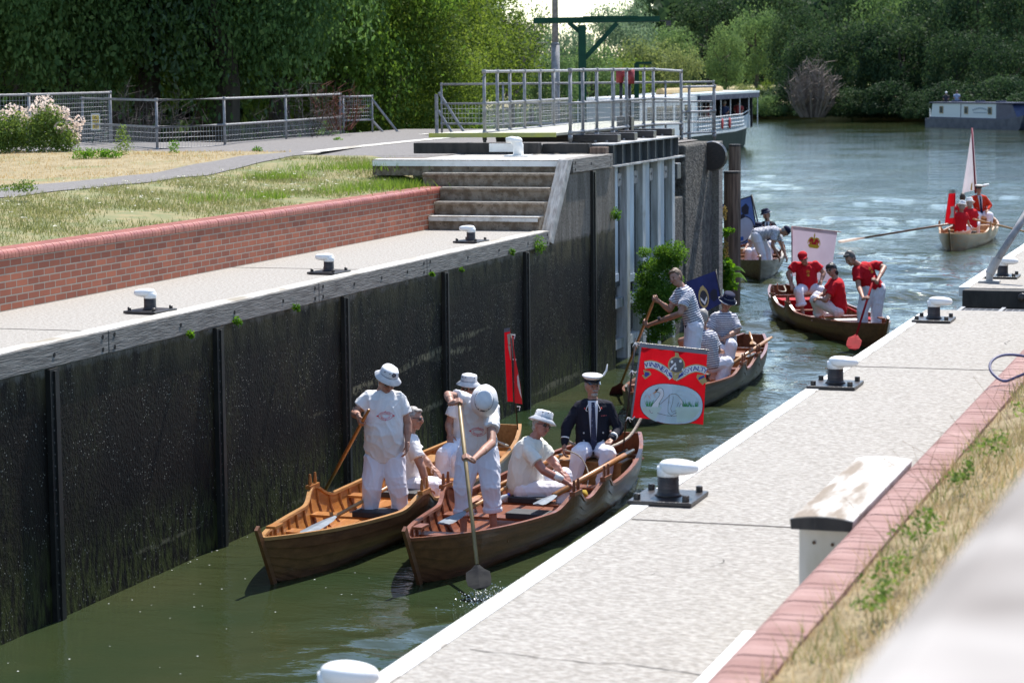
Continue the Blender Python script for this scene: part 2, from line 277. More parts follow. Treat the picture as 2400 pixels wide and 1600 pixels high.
# ------------------------------------------------------------------ left side: lock wall, quay, steps
XW = -10.74; ZQ = 2.57; ZU = 3.60
def wall_mat():
    m = bpy.data.materials.new('slimy_dark_lock_wall'); m.use_nodes = True; n = m.node_tree; N = n.nodes; L = n.links; b = N['Principled BSDF']
    g = N.new('ShaderNodeNewGeometry'); sp = N.new('ShaderNodeSeparateXYZ'); L.new(g.outputs['Position'], sp.inputs[0])
    def noise(sc, st=(1, 1, 1), det=4, off=0):
        mp = N.new('ShaderNodeMapping'); mp.inputs['Scale'].default_value = st; mp.inputs['Location'].default_value = (off, off, off); L.new(g.outputs['Position'], mp.inputs[0])
        q = N.new('ShaderNodeTexNoise'); q.inputs['Scale'].default_value = sc; q.inputs['Detail'].default_value = det; L.new(mp.outputs[0], q.inputs[0]); return q.outputs[0]
    def mr(x, a, c, lo=0., hi=1.):
        q = N.new('ShaderNodeMapRange'); q.inputs[1].default_value = a; q.inputs[2].default_value = c; q.inputs[3].default_value = lo; q.inputs[4].default_value = hi; L.new(x, q.inputs[0]); return q.outputs[0]
    def mix(f, a, c):
        q = N.new('ShaderNodeMix'); q.data_type = 'RGBA'
        for k, x in ((6, a), (7, c)):
            if isinstance(x, tuple): q.inputs[k].default_value = (*x, 1)
            else: L.new(x, q.inputs[k])
        L.new(f, q.inputs[0]); return q.outputs[2]
    def math_(op, a, c):
        q = N.new('ShaderNodeMath'); q.operation = op
        for k, x in ((0, a), (1, c)):
            if isinstance(x, (int, float)): q.inputs[k].default_value = x
            else: L.new(x, q.inputs[k])
        return q.outputs[0]
    slime = mix(mr(noise(2.2, (1, 1, .5)), .4, .65), (.0035, .0032, .003), (.012, .009, .0065))
    # olive weed patches, thicker towards the water
    green_f = math_('MULTIPLY', mr(noise(1.0, (1, .8, .7), 6, 7), .47, .62), mr(noise(22, (1, 1, .35), 3, 3), .42, .62))
    slime = mix(green_f, slime, (.026, .025, .011))
    low_f = math_('MULTIPLY', mr(sp.outputs[2], .9, .05), mr(noise(16, (1, 1, .3), 4, 1), .40, .62)); slime = mix(low_f, slime, (.060, .070, .020))
    # scrape marks left by boats
    scr = math_('MULTIPLY', mr(noise(.9, (1, .25, 3.4), 2, 21), .64, .70), mr(noise(14, (1, 1, 1), 3, 5), .42, .56)); slime = mix(scr, slime, (.15, .14, .09))
    # little shells and flakes
    vo = N.new('ShaderNodeTexVoronoi'); vo.inputs['Scale'].default_value = 26; L.new(g.outputs['Position'], vo.inputs[0])
    fl = math_('MULTIPLY', math_('LESS_THAN', vo.outputs['Distance'], math_('MULTIPLY', noise(60, (1, 1, 1), 1, 4), .30)), math_('GREATER_THAN', noise(3, (1, 1, 1), 4, 9), .50))
    slime = mix(fl, slime, (.30, .29, .25)); top_f = math_('MULTIPLY', mr(sp.outputs[2], 1.9, 2.3), mr(noise(5, (1, 1, .3), 5, 15), .38, .6)); slime = mix(top_f, slime, (.070, .060, .030))
    clean = mix(mr(noise(3, (1, 2.2, .35), 5, 2), .35, .7), (.22, .20, .175), (.115, .105, .09))
    clean = mix(mr(noise(30, (1, 1, 1), 3), .5, .75), clean, (.08, .07, .055))
    edge = math_('ADD', sp.outputs[2], mr(noise(4, (1, 1, .2), 4, 12), .3, .7, -.05, .05))
    lvl = mr(sp.outputs[1], 33.0, 34.6, 2.32, 2.36)
    f = mr(math_('SUBTRACT', edge, lvl), -.04, .03); col = mix(f, slime, clean)
    L.new(col, b.inputs['Base Color'])
    L.new(mr(f, 0, 1, .6, .9), b.inputs['Roughness']); b.inputs['Specular IOR Level'].default_value = .14
    bn = N.new('ShaderNodeBump'); bn.inputs['Strength'].default_value = 1; bn.inputs['Distance'].default_value = .012; L.new(noise(48, (1, 1, .55), 5), bn.inputs['Height']); L.new(bn.outputs[0], b.inputs['Normal'])
    return m
wm = wall_mat(); MATS['wall'] = wm
wall = empty('lock_wall', (XW, 25, 0), 'dark slimy lock chamber wall with vertical steel piles and a grey timber coping', 'wall')
mb = MB(); mb.box(XW-.5, XW, 0, 34.65, -2, 2.345); mb.box(XW-.5, XW, 34.652, 38.42, -2, 2.36); mb.build('wall_face', wm, wall)
mb = MB(); mb.prism([(34.80, 2.362), (38.42, 2.362), (38.42, 3.38), (35.66, 3.38)], 'x', XW-.12, XW); mb.build('upper_wall_face', wm, wall)
mb = MB(); mb.prism([(35.9, 2.0), (38.42, 2.0), (38.42, 3.38), (35.9, 3.38)], 'x', XW-.5, XW-.122); mb.build('upper_backing', wm, wall)
for k in range(-4, 6):
    y = 19.25+3.555*k; mb = MB(); top = 2.34 if y < 34.6 else 3.38
    mb.beam((XW+.025, y, -1), (XW+.025, y, top), .05, .17, up=(0, 1, 0)); mb.beam((XW+.06, y, -1), (XW+.06, y, top-.02), .02, .05, up=(0, 1, 0))
    mb.mi = 1
    for j in range(22):
        mb.box(XW+.05, XW+.058, y-.055, y-.045, -.1+j*.11, -.088+j*.11)
    mb.mi = 0; mb.build('pile', [mat('black_steel_pile', (.010, .010, .011), .45, (.02, .02, .018), 6), mat('rivet', (.14, .13, .12), .5)], wall)
# timber coping boards with bolt recesses
joints = [2.0, 9.9, 15.05, 20.35, 25.55, 29.2, 34.62]
for a, b_ in zip(joints[:-1], joints[1:]):
    mb = MB(); mb.box(XW-.2, XW+.03, a+.006, b_-.006, 2.35, ZQ)
    bd = mb.build('coping_board', timber_grey, wall, bevel=.008)
    h = MB(); ys = [(a+.12, .06), (a+.12, -.06), (b_-.12, .06), (b_-.12, -.06)]+[(a+(b_-a)*t, .0) for t in (.3, .55, .8)]
    for y, dz in ys: h.lathe([(.022, 0), (.022, .004)], (XW+.0295, y, 2.46+dz), 10, axis=(1, 0, 0))
    h.build('bolt_hole', hole, bd)
mb = MB()   # painted white arris along the coping
mb.box(XW-.19, XW+.012, 2, 34.6, ZQ+.001, ZQ+.005); mb.build('white_edge_line', white_worn, wall)
mb = MB()   # sloping string and upper boards
mb.hexa([(XW-.14, 34.60, 2.40), (XW+.04, 34.60, 2.40), (XW+.04, 34.78, 2.36), (XW-.14, 34.78, 2.36), (XW-.14, 35.62, ZU+.012), (XW+.04, 35.62, ZU+.012), (XW+.04, 35.86, ZU+.012), (XW-.14, 35.86, ZU+.012)])
mb.build('sloping_board', mat('sunbleached_timber', (.48, .46, .43), .8, (.26, .24, .22), 8, (3, .6, .6), bump=.4, bscale=20), wall, bevel=.006)
mb = MB(); mb.box(XW-.2, XW+.035, 35.87, 38.18, 3.39, ZU+.01); ub = mb.build('upper_coping_board', timber_grey, wall, bevel=.008)
h = MB()
for y, z in ((36.0, 3.55), (36.0, 3.44), (36.9, 3.5), (38.05, 3.55), (38.05, 3.44)): h.lathe([(.022, 0), (.022, .004)], (XW+.0345, y, z), 10, axis=(1, 0, 0))
h.build('bolt_hole', hole, ub)
# lower quay
mb = MB(); mb.closed = False
XB = -12.68
mb.add([(XW-.2, 0, ZQ-.006), (XW-.2, 34.62, ZQ-.006), (XB, 34.62, ZQ-.006), (XB, 0, ZQ-.006)], [(0, 1, 2, 3)])
mb.build('quay_walkway', concrete)['kind'] = 'structure'
mb = MB()
for y in (20.3, 27.45): mb.box(XB, XW-.22, y, y+.012, ZQ-.005, ZQ-.002)
mb.build('expansion_joint', mat('dark_joint_line', (.10, .09, .08), .95))['kind'] = 'structure'

# steps
stepc = mat('weathered_step_concrete', (.27, .215, .16), .9, (.15, .108, .072), 9, bump=.7, bscale=40, thr=(.4, .6), col3=(.05, .04, .03), scale3=26, f3=.60)
st = empty('concrete_steps', (-11.9, 35.1, ZQ), 'weathered brown concrete steps rising from the lower quay beside the brick wall', 'steps')
zs = [ZQ, 2.775, 2.98, 3.19, 3.40, ZU]
for i in range(5):
    y0 = 34.62+.27*i; x0 = XB+.015 if i < 3 else -13.05
    if i == 4: x0 = -14.0
    mb = MB(); yb = 36.2; zt = zs[i+1]
    prof = [(y0+.012, zs[i]-.05), (y0+.012, zt-.05), (y0-.012, zt-.045), (y0-.02, zt-.02), (y0-.008, zt-.004), (y0+.02, zt), (yb+.3, zt), (yb+.3, zs[i]-.05)]
    mb.prism(prof, 'x', x0, XW-.14); s_ = mb.build('step', stepc, st)
    nb = MB(); nb.box(x0+.01, XW-.15, y0+.004, y0+.27, zt+.001, zt+.005)
    if i in (0, 4):
        nb.box(x0+.01, XW-.15, y0-.024, y0-.021, zt-.07 if i == 0 else zt-.10, zt-.012)
        nb.build('painted_nosing', white_worn if i == 0 else white_paint, s_)
    else: nb.build('tread_face', mat('sunlit_tread_concrete', (.40, .37, .32), .9, (.26, .23, .19), 12, bump=.4), s_)

# upper terrace slab and kerb
mb = MB(); mb.closed = False
pts = [(XW-.2, 35.98), (XW-.2, 38.4), (-11.3, 38.4), (-11.3, 46.6), (-15.0, 55.5), (-20.9, 55.5), (-20.9, 45.2), (-24.6, 44.8), (-24.6, 39.4), (-19.6, 39.9), (-16.3, 39.15), (-14.0, 37.55), (-13.3, 35.98)]
mb.add([(*p, ZU-.10 if p[0] < -12.5 and p[1] < 41 else ZU-.02) for p in pts], [tuple(range(len(pts)))])
o = mb.build('terrace_asphalt', asphalt); tag(o, kind='structure')
mb = MB(); mb.box(-13.3, XW-.21, 36.0, 38.39, ZU-.3, ZU+.006)
mb.build('painted_terrace_edge', mat('painted_pale_concrete', (.46, .44, .40), .8, (.30, .27, .23), 5, bump=.3, thr=(.4, .65)))['kind'] = 'structure'
mb = MB(); mb.closed = False
def strip(pts, wd, z):
    P = [np.array(p, float) for p in pts]; vs = []
    for i, p in enumerate(P):
        d = P[min(i+1, len(P)-1)]-P[max(i-1, 0)]; d /= np.linalg.norm(d); nn = np.array([-d[1], d[0]])*wd/2; vs += [(*(p-nn), z), (*(p+nn), z)]
    mb.add(vs, [(2*i, 2*i+1, 2*i+3, 2*i+2) for i in range(len(P)-1)])
strip([(-16.6, 38.9), (-16.9, 42), (-17.1, 46), (-17.3, 52)], .35, ZU-.012); strip([(-18.6, 50.6), (-18.3, 54.5), (-14.5, 55.2)], .3, ZU-.011)
tag(mb.build('painted_line', white_worn), kind='structure')
# island ground sides
land('island_ground', [(-24.8, 0), (-24.8, 45), (-21, 45.4), (-21, 55.8), (-15.2, 55.8), (-12.4, 46.4), (-11.3, 43.2), (-11.3, 38.5), (-12.9, 36), (-12.9, 0)], 3.05, soil, 'earth body of the lock island')
# lawns and path as sheets: heights rise away from the brick wall
def zl(x, y=20.):
    b_ = 3.16+(min(max((-13.1-x)/3.2, 0), 1))*.26; t = min(max((y-33.5)/4.3, 0), 1); k = min(max((-13.2-x)/1.6, 0), 1); return b_+(3.575-b_)*t*t*(3-2*t)*k
def sheet(name, m, poly_l, poly_r, label, n=24, dz=0):
    """two polylines (x,y): left and right border, same length"""
    mb = MB(); mb.closed = False
    L_, R_ = poly_l, poly_r
    def fn(u, v):
        k = v*(len(L_)-1); i = min(int(k), len(L_)-2); t = k-i
        a = np.array(L_[i])*(1-t)+np.array(L_[i+1])*t; b = np.array(R_[i])*(1-t)+np.array(R_[i+1])*t; p = b*(1-u)+a*u
        return (p[0], p[1], zl(p[0], p[1])+dz+.02*mnoise.noise(Vector((p[0]*.8, p[1]*.8, 0))))
    mb.grid(fn, 10, n*4); return tag(mb.build(name, m, smooth=True), label, kind='structure')
sheet('lawn', turf, [(-16.2, 0), (-16.15, 24), (-16.2, 34), (-16.35, 38.4)], [(-13.02, 0), (-13.02, 24), (-13.02, 34), (-13.3, 37.2)], 'parched lawn behind the brick wall')
sheet('footpath', asphalt, [(-17.15, 0), (-17.1, 24), (-17.2, 34), (-17.0, 39.6)], [(-16.1, 0), (-16.05, 24), (-16.1, 34), (-16.25, 39)], 'grey asphalt path between the lawns', dz=.012)
sheet('dry_lawn', straw, [(-24.7, 0), (-24.7, 24), (-24.7, 34), (-21, 40.1)], [(-17.05, 0), (-17.0, 24), (-17.1, 34), (-16.9, 39.6)], 'straw coloured dry lawn by the fence', dz=.004)

# brick walls
def brick_mat(name, c1, c2, mortar, axes='yz'):
    m = bpy.data.materials.new(name); m.use_nodes = True; n = m.node_tree; N = n.nodes; L = n.links; b = N['Principled BSDF']
    g = N.new('ShaderNodeNewGeometry'); sp = N.new('ShaderNodeSeparateXYZ'); cb = N.new('ShaderNodeCombineXYZ'); L.new(g.outputs['Position'], sp.inputs[0])
    L.new(sp.outputs[1 if axes == 'yz' else 0], cb.inputs[0]); L.new(sp.outputs[2], cb.inputs[1])
    br = N.new('ShaderNodeTexBrick'); br.inputs['Scale'].default_value = 1; br.inputs['Brick Width'].default_value = .235; br.inputs['Row Height'].default_value = .0755
    br.inputs['Mortar Size'].default_value = .0075; br.inputs['Mortar Smooth'].default_value = .2; br.inputs['Color1'].default_value = (*c1, 1); br.inputs['Color2'].default_value = (*c2, 1); br.inputs['Mortar'].default_value = (*mortar, 1)
    L.new(cb.outputs[0], br.inputs[0])
    nz = N.new('ShaderNodeTexNoise'); nz.inputs['Scale'].default_value = 5; nz.inputs['Detail'].default_value = 5; L.new(g.outputs['Position'], nz.inputs[0])
    mx = N.new('ShaderNodeMix'); mx.data_type = 'RGBA'; mx.blend_type = 'MULTIPLY'; mx.inputs[0].default_value = .3; L.new(br.outputs[0], mx.inputs[6]); L.new(nz.outputs[0], mx.inputs[7])
    L.new(mx.outputs[2], b.inputs['Base Color']); b.inputs['Roughness'].default_value = .8
    bn = N.new('ShaderNodeBump'); bn.inputs['Distance'].default_value = .006; bn.inputs['Strength'].default_value = 1; bn.invert = True; L.new(br.outputs['Fac'], bn.inputs['Height']); L.new(bn.outputs[0], b.inputs['Normal'])
    return m
brick = brick_mat('red_brickwork', (.46, .14, .072), (.29, .085, .048), (.42, .36, .29))
bullnose = mat('red_engineering_brick', (.40, .125, .085), .42, (.30, .085, .06), 6, spec=.6)
bw = empty('brick_retaining_wall', (XB, 25, ZQ), 'long low red brick retaining wall with a rounded brick coping, behind the left quay', 'wall')
mb = MB(); mb.box(XB-.3, XB, 0, 35.68, ZQ-.1, 3.10); mb.build('brickwork', brick, bw)
mb = MB(); bmv = MB()
def bullnose_row(x_out, sgn, y0, y1, ztop, wd, parent, mt, mj, r=.055, pitch=.0755, gap=.007, depth=.095):
    """row of coping bricks laid across the wall; sgn=+1 when the rounded edge faces +x"""
    mb = MB(); k = 0; y = y0
    prof = [(x_out, ztop-depth)]+[(x_out-sgn*(r-r*math.cos(a)), ztop-r+r*math.sin(a)) for a in np.linspace(0, math.pi/2, 6)]+[(x_out-sgn*wd, ztop), (x_out-sgn*wd, ztop-depth)]
    while y < y1:
        j = random.uniform(-.0015, .0015); pr = [(px_+j, pz_+random.uniform(-.0004, .0004)+j) for px_, pz_ in prof]
        mb.prism(pr, 'y', y+gap/2, y+pitch-gap/2); y += pitch
    mb.build('coping', mt, parent)
    q = MB(); e = .006; pr = [(x_out-sgn*e, ztop-depth-.001)]+[(x_out-sgn*(r-(r-e)*math.cos(a)), ztop-r+(r-e)*math.sin(a)) for a in np.linspace(0, math.pi/2, 6)]+[(x_out-sgn*(wd-e), ztop-e), (x_out-sgn*(wd-e), ztop-depth-.001)]
    q.prism(pr, 'y', y0, y1-.002); q.build('mortar', mj, parent)
joint_m = mat('dark_mortar', (.13, .09, .07), .95, (.07, .05, .04), 9)
bullnose_row(XB+.012, 1, 0.02, 35.70, 3.20, .30, bw, bullnose, joint_m)

# ------------------------------------------------------------------ gate, walkway, railings
gx = -10.83
gate = empty('lock_gate', (gx, 40.6, 0), 'open lock gate leaf of pale vertical timbers under a dark steel beam', 'lock gate')
gpaint = mat('pale_grey_gate_paint', (.56, .58, .59), .65, (.30, .30, .29), 7, (2, 2, .22), bump=.3, thr=(.4, .7), col3=(.16, .14, .11), scale3=1.4, f3=.6)
gpanel = mat('blue_grey_gate_panel', (.46, .54, .62), .6, (.30, .35, .40), 3, (1, 1, .35), bump=.2)
Y0, Y1 = 38.45, 42.95
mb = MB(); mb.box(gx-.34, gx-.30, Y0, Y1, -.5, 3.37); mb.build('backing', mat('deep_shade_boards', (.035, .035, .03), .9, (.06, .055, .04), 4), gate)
per = (Y1-Y0-.3)/4
for i in range(5):
    y = Y0+per*i; mb = MB(); mb.box(gx-.20, gx, y, y+.20, -.5, 3.37); mb.build('timber', gpaint, gate, bevel=.01)
    if i < 4:
        mb = MB(); mb.box(gx-.12, gx-.045, y+.202, y+.62, 1.55-.08*i, 3.36); mb.box(gx-.12, gx-.035, y+.204, y+.64, 1.42-.08*i, 1.55-.08*i); mb.build('panel', gpanel, gate)
        mb = MB(); mb.box(gx-.28, gx-.13, y+.645, y+per-.01, 1.3, 3.365); mb.build('channel', steel_dark, gate)
        mb = MB(); mb.box(gx-.13, gx-.06, y+.70, y+.92, 3.02, 3.24); mb.lathe([(.02, 0), (.02, .02)], (gx-.06, y+.80, 3.14), 8, axis=(1, 0, 0)); mb.build('bracket', galv, gate)
for z in (.95, .25):
    mb = MB(); mb.box(gx-.29, gx-.06, Y0+.21, Y1-.32, z, z+.16); mb.build('rail', gpaint, gate)
mb = MB(); mb.box(gx-.34, gx-.04, Y0-.08, Y1+.02, 3.405, 3.74)
for i in range(9): y = Y0+.05+(Y1-Y0-.1)*i/8; mb.box(gx-.04, gx+.05, y-.012, y+.012, 3.41, 3.74)
mb.build('top_beam', steel_dark, gate)
mb = MB(); mb.box(gx-.36, gx+.07, Y0-.10, Y1+.06, 3.742, 3.765); mb.box(gx-.36, gx+.09, Y0-.10, Y1+.30, 3.372, 3.402)
mb.build('flange', mat('worn_pale_steel', (.45, .46, .46), .6, (.22, .22, .22), 6), gate)
mb = MB(); mb.box(gx-.25, gx+.02, Y0-.36, Y0-.12, 3.30, 3.72); mb.build('corner_block', timber_brown, gate, bevel=.01)

# gate walkway: dark cross beams, pale deck
wk = empty('gate_walkway', (-12.3, 41, 3.6), 'raised footboard with a yellow edge on black cross beams over the gate', 'walkway')
for y in (39.35, 40.45, 41.75, 43.1):
    mb = MB(); mb.box(-13.1, -10.92, y-.11, y+.11, 3.768, 3.90); bmm = mb.build('cross_beam', black_iron, wk, bevel=.012)
    q = MB()
    for xx in (-11.1, -11.3): q.lathe([(.022, 0), (.022, .03)], (xx, y-.14, 3.77), 8)
    q.build('bolt', galv, bmm)
mb = MB(); mb.box(-14.1, -11.9, 37.85, 38.06, 3.62, 3.80); mb.box(-11.9, -11.1, 38.1, 38.3, 3.62, 3.78); mb.build('front_beam', timber_dark, wk, bevel=.01)
mb = MB(); mb.box(-12.75, -12.28, 37.838, 37.848, 3.65, 3.79); mb.build('white_marker_plate', white_paint, wk)
mb = MB(); mb.prism([(-13.9, 38.1), (-11.75, 38.4), (-11.7, 47.3), (-13.4, 47.3)], 'z', 3.902, 3.945)
mb.build('deck', mat('pale_footboard', (.50, .50, .42), .8, (.36, .36, .28), 4), wk)
mb = MB(); mb.prism([(-13.9, 38.06), (-11.75, 38.36), (-11.75, 38.398), (-13.9, 38.098)], 'z', 3.88, 3.955)
mb.build('yellow_edge', mat('yellow_edge_paint', (.52, .50, .10), .7, (.40, .40, .16), 6), wk)

def net(mb, a, b, z0, z1, pitch=.07, r=.0036):
    a, b = np.array(a, float), np.array(b, float); l = np.linalg.norm(b-a); d = (b-a)/l
    n = int(l/pitch)
    for i in range(1, n+1):
        p = a+d*l*i/(n+1); zb0, zb1 = p[2]+z0, p[2]+z1; mb.tube([(p[0], p[1], zb0), (p[0], p[1], zb1)], r, 3, cap=False)
    m_ = int((z1-z0)/pitch)
    for j in range(m_+1):
        dz = z0+(z1-z0)*j/max(m_, 1); mb.tube([a+(0, 0, dz), b+(0, 0, dz)], r, 3, cap=False)
def railing(name, label, pts, h=1.12, mids=(.62, .15), r=.024, mesh=None, group='tubular railings of the lock', posts=None, round_start=False, top=True, sub=.0, rr=1.0):
    """pts: post base points in 3D"""
    P = [np.array(p, float) for p in pts]; c = sum(P)/len(P)
    e = empty(name, (c[0], c[1], min(p[2] for p in P)), label, 'railing', group)
    up = np.array([0, 0, 1.])
    for i, p in enumerate(P):
        q = MB(); z1 = h if not (round_start and i == 0) else h-.08
        q.tube([p-(0, 0, .04), p+up*z1], r*rr, 8); q.tube([p, p+up*.09], r*rr*1.35, 8)
        for z in list(mids)+[h]:
            if z <= z1+.1: q.tube([p+up*(z-.035), p+up*(z+.035)], r*rr*1.3, 8)
        q.build('post', galv, e, smooth=True)
    if top:
        q = MB(); T = [p+up*h for p in P]
        if round_start: d = (T[1]-T[0]); d /= np.linalg.norm(d); T = [P[0]-d*.0+up*(h-.1), P[0]+d*.03+up*(h-.03), P[0]+d*.1+up*h]+T[1:]
        q.tube(T, r, 8); q.build('top_rail', galv, e, smooth=True)
    for z in mids:
        q = MB(); q.tube([p+up*z for p in P], r*.9, 8); q.build('mid_rail', galv, e, smooth=True)
    if mesh:
        q = MB()
        for a, b in zip(P[:-1], P[1:]): net(q, a, b, mesh[0], mesh[1], .085)
        q.closed = False; q.build('wire_mesh', mat('thin_wire', (.42, .42, .42), .5), e)
    return e
ZD = 3.8
railing('tube_railing', 'left panel of tall tube railings on the gate footboard, seven closely spaced posts', [(-13.05, 38.5, ZD+.02), (-13.1, 39.35, ZD+.02), (-13.15, 40.2, ZD+.02), (-13.2, 41.2, ZD+.02), (-13.22, 42.2, ZD+.02), (-13.3, 43.3, ZD+.02), (-13.35, 44.6, ZD+.02)], h=1.16, mids=(.62, .13), mesh=(.15, .6), round_start=True, rr=1.25)
railing('tube_railing', 'right panel of tall tube railings on the gate footboard, above the black cross beams', [(-11.55, 38.55, ZD+.02), (-11.55, 39.3, ZD+.02), (-11.56, 40.2, ZD+.02), (-11.58, 41.3, ZD+.02), (-11.6, 42.3, ZD+.02), (-11.62, 43.6, ZD+.02), (-11.62, 44.3, ZD+.02), (-11.65, 46.6, ZD-.02)], h=1.17, mids=(.62, .13), mesh=(.15, .6), round_start=True, rr=1.25)
railing('tube_railing', 'short low railing on the stone pier at the river end of the gate', [(-11.72, 46.9, 3.58), (-11.62, 47.15, 3.58), (-11.3, 48.0, 3.58)], h=1.05, mids=(.55, .12), mesh=(.14, .52), rr=1.2)
far = [Pz(1036, 322, 3.52), Pz(1180, 322, 3.52), Pz(1310, 321, 3.52), Pz(1440, 320, 3.52), Pz(1560, 319, 3.52), Pz(1672, 318, 3.52)]
railing('tube_railing', 'long background railing across the far side of the lock terrace', far, h=1.18, mids=(.75, .3), mesh=(.32, .74))
brc = MB()
brc.tube([Pz(1030, 322, 3.52)+(0, 0, 1.0), Pz(1095, 322, 3.52)], .03, 6); brc.tube([Pz(1028, 322, 3.52)+(0, 0, .6), Pz(1066, 322, 3.52)], .03, 6); brc.tube([Pz(1024, 322, 3.52), Pz(1024, 322, 3.52)+(0, 0, .96)], .04, 6)
tag(brc.build('rail_brace', galv), 'slanting pale brace and stub post at the left end of the background railing', 'brace')
def zg(px, py, z=3.42): return Pz(px*1.0204, py*1.0204, z)
railing('tube_railing', 'tall mesh railing at the far left behind the pink flowering shrub', [zg(-130, 372), zg(70, 362), zg(256, 346)], h=1.2, mids=(.12,), mesh=(.12, 1.18), rr=1.3)
fl = [zg(192, 343), zg(362, 357), zg(517, 350), zg(658, 337), zg(783, 324)]
railing('tube_railing', 'long grey railing with mesh panels along the left edge of the dry lawn', fl, h=1.07, mids=(.55, .12), mesh=(.14, .53), rr=1.15)
railing('tube_railing', 'narrow mesh gate panel at the right end of the long left railing', [zg(790, 322), zg(856, 319)], h=1.0, mids=(.45, .04), mesh=(.46, .98), rr=1.0)
brc = MB(); q0, q1 = zg(856, 319), zg(925, 318); brc.tube([q0+(0, 0, .93), q1], .03, 6); brc.tube([q0+(0, 0, .42), zg(893, 318)], .03, 6); brc.tube([q1+(.0, 0, 0), q1+(0, 0, .16)-RIGHT*.08], .03, 6)
tag(brc.build('rail_brace', galv), 'two slanting pale braces leaning on the narrow mesh gate panel', 'brace')

# paddle gear with red heads
pg = empty('paddle_gear', (-11.25, 43.6, 3.8), 'upright paddle gear with a red head among the gate railings', 'paddle gear')
p0 = Pd(1466, 330, 44.0); p0[2] = 3.85
mb = MB(); mb.tube([p0-RIGHT*.08, p0-RIGHT*.08+(0, 0, 1.02)], .03, 8); mb.build('rack', black_iron, pg, True)
mb = MB(); mb.tube([p0+RIGHT*.08, p0+RIGHT*.08+(0, 0, 1.02)], .03, 8); mb.build('rack', black_iron, pg, True)
mb = MB(); mb.box(p0[0]-.14, p0[0]+.14, p0[1]-.1, p0[1]+.1, 3.85, 4.13); mb.build('housing', black_iron, pg, bevel=.01)
redp = mat('faded_red_paint', (.33, .03, .035), .5, (.20, .015, .02), 8)
mb = MB(); mb.tube([p0-RIGHT*.1+(0, 0, .9), p0-RIGHT*.1+(0, 0, 1.17)], .07, 10); mb.tube([p0+RIGHT*.09+(0, 0, .88), p0+RIGHT*.09+(0, 0, 1.14)], .08, 10); mb.tube([p0-RIGHT*.1+(0, 0, 1.05), p0+RIGHT*.15+(0, 0, 1.09)], .06, 8); mb.build('head', redp, pg, smooth=True)

# hoist, lamp post
cb_ = Pd(1366, 321, 54.0); cb_[2] = 3.5
cr = empty('lifting_hoist', cb_, 'dark green T-shaped lifting hoist with a diagonal strut behind the gate railings', 'hoist')
def cpt(px, py): return Pd(px, py, depth(cb_))
mb = MB(); mb.beam(cb_, cpt(1364, 60), .17, .17, up=AWAY); mb.build('post', green_steel, cr, bevel=.006)
mb = MB(); mb.beam(cpt(1250, 49), cpt(1546, 45), .10, .12, up=UP); mb.beam(cpt(1366, 42), cpt(1495, 41), .16, .05, up=UP); mb.build('jib', green_steel, cr)
mb = MB(); mb.beam(cpt(1370, 138), cpt(1446, 55), .09, .10, up=UP); mb.build('strut', green_steel, cr)
mb = MB(); mb.beam(cpt(1358, 74), cpt(1333, 53), .09, .09, up=UP); mb.build('strut', green_steel, cr)
mb = MB(); mb.beam(cpt(1561, 55), cpt(1572, 55), .12, .10, up=UP); mb.tube([cpt(1546, 49), cpt(1562, 50)], .012, 6); mb.build('trolley', black_iron, cr)
c2 = Pd(1492, 300, 60.); c2[2] = 3.0
mb = MB(); mb.beam(c2, Pd(1492, 150, 60), .12, .12, up=AWAY); mb.beam(Pd(1489, 148, 60), Pd(1527, 148, 60), .16, .05, up=UP)
tag(mb.build('hoist_bracket', green_steel), 'small dark green post with a short cross arm behind the railings', 'bracket')
lb = Pd(1303, 312, 57.); lb[2] = 3.4
lp = empty('lamp_post', lb, 'tall grey tapered steel lamp post rising out of the top of the picture', 'lamp post')
lt = Pd(1300, 100, 57.)
mb = MB(); mb.tube([lb, lb+(0, 0, 2.2)], .105, 12); mb.tube([lb+(0, 0, 2.2), lb+(0, 0, 2.24)], [.115, .08], 12); mb.build('base_section', galv, lp, smooth=True)
mb = MB(); mb.tube([lb+(0, 0, 2.2), lb+(0, 0, 7.5)], [.078, .05], 12); mb.build('shaft', galv, lp, smooth=True)
mb = MB(); mb.tube([lb+(0, 0, 7.5), lb+(.2, -.1, 7.8), lb+(.9, -.3, 7.9)], .03, 8); mb.ell(lb+(1.1, -.35, 7.9), (.3, .12, .07)); mb.build('lamp_head', galv, lp, smooth=True)
mb = MB(); mb.box(lb[0]-.03, lb[0]+.04, lb[1]-.115, lb[1]-.108, lb[2]+1.4, lb[2]+1.6); mb.build('sticker', white_paint, lp)

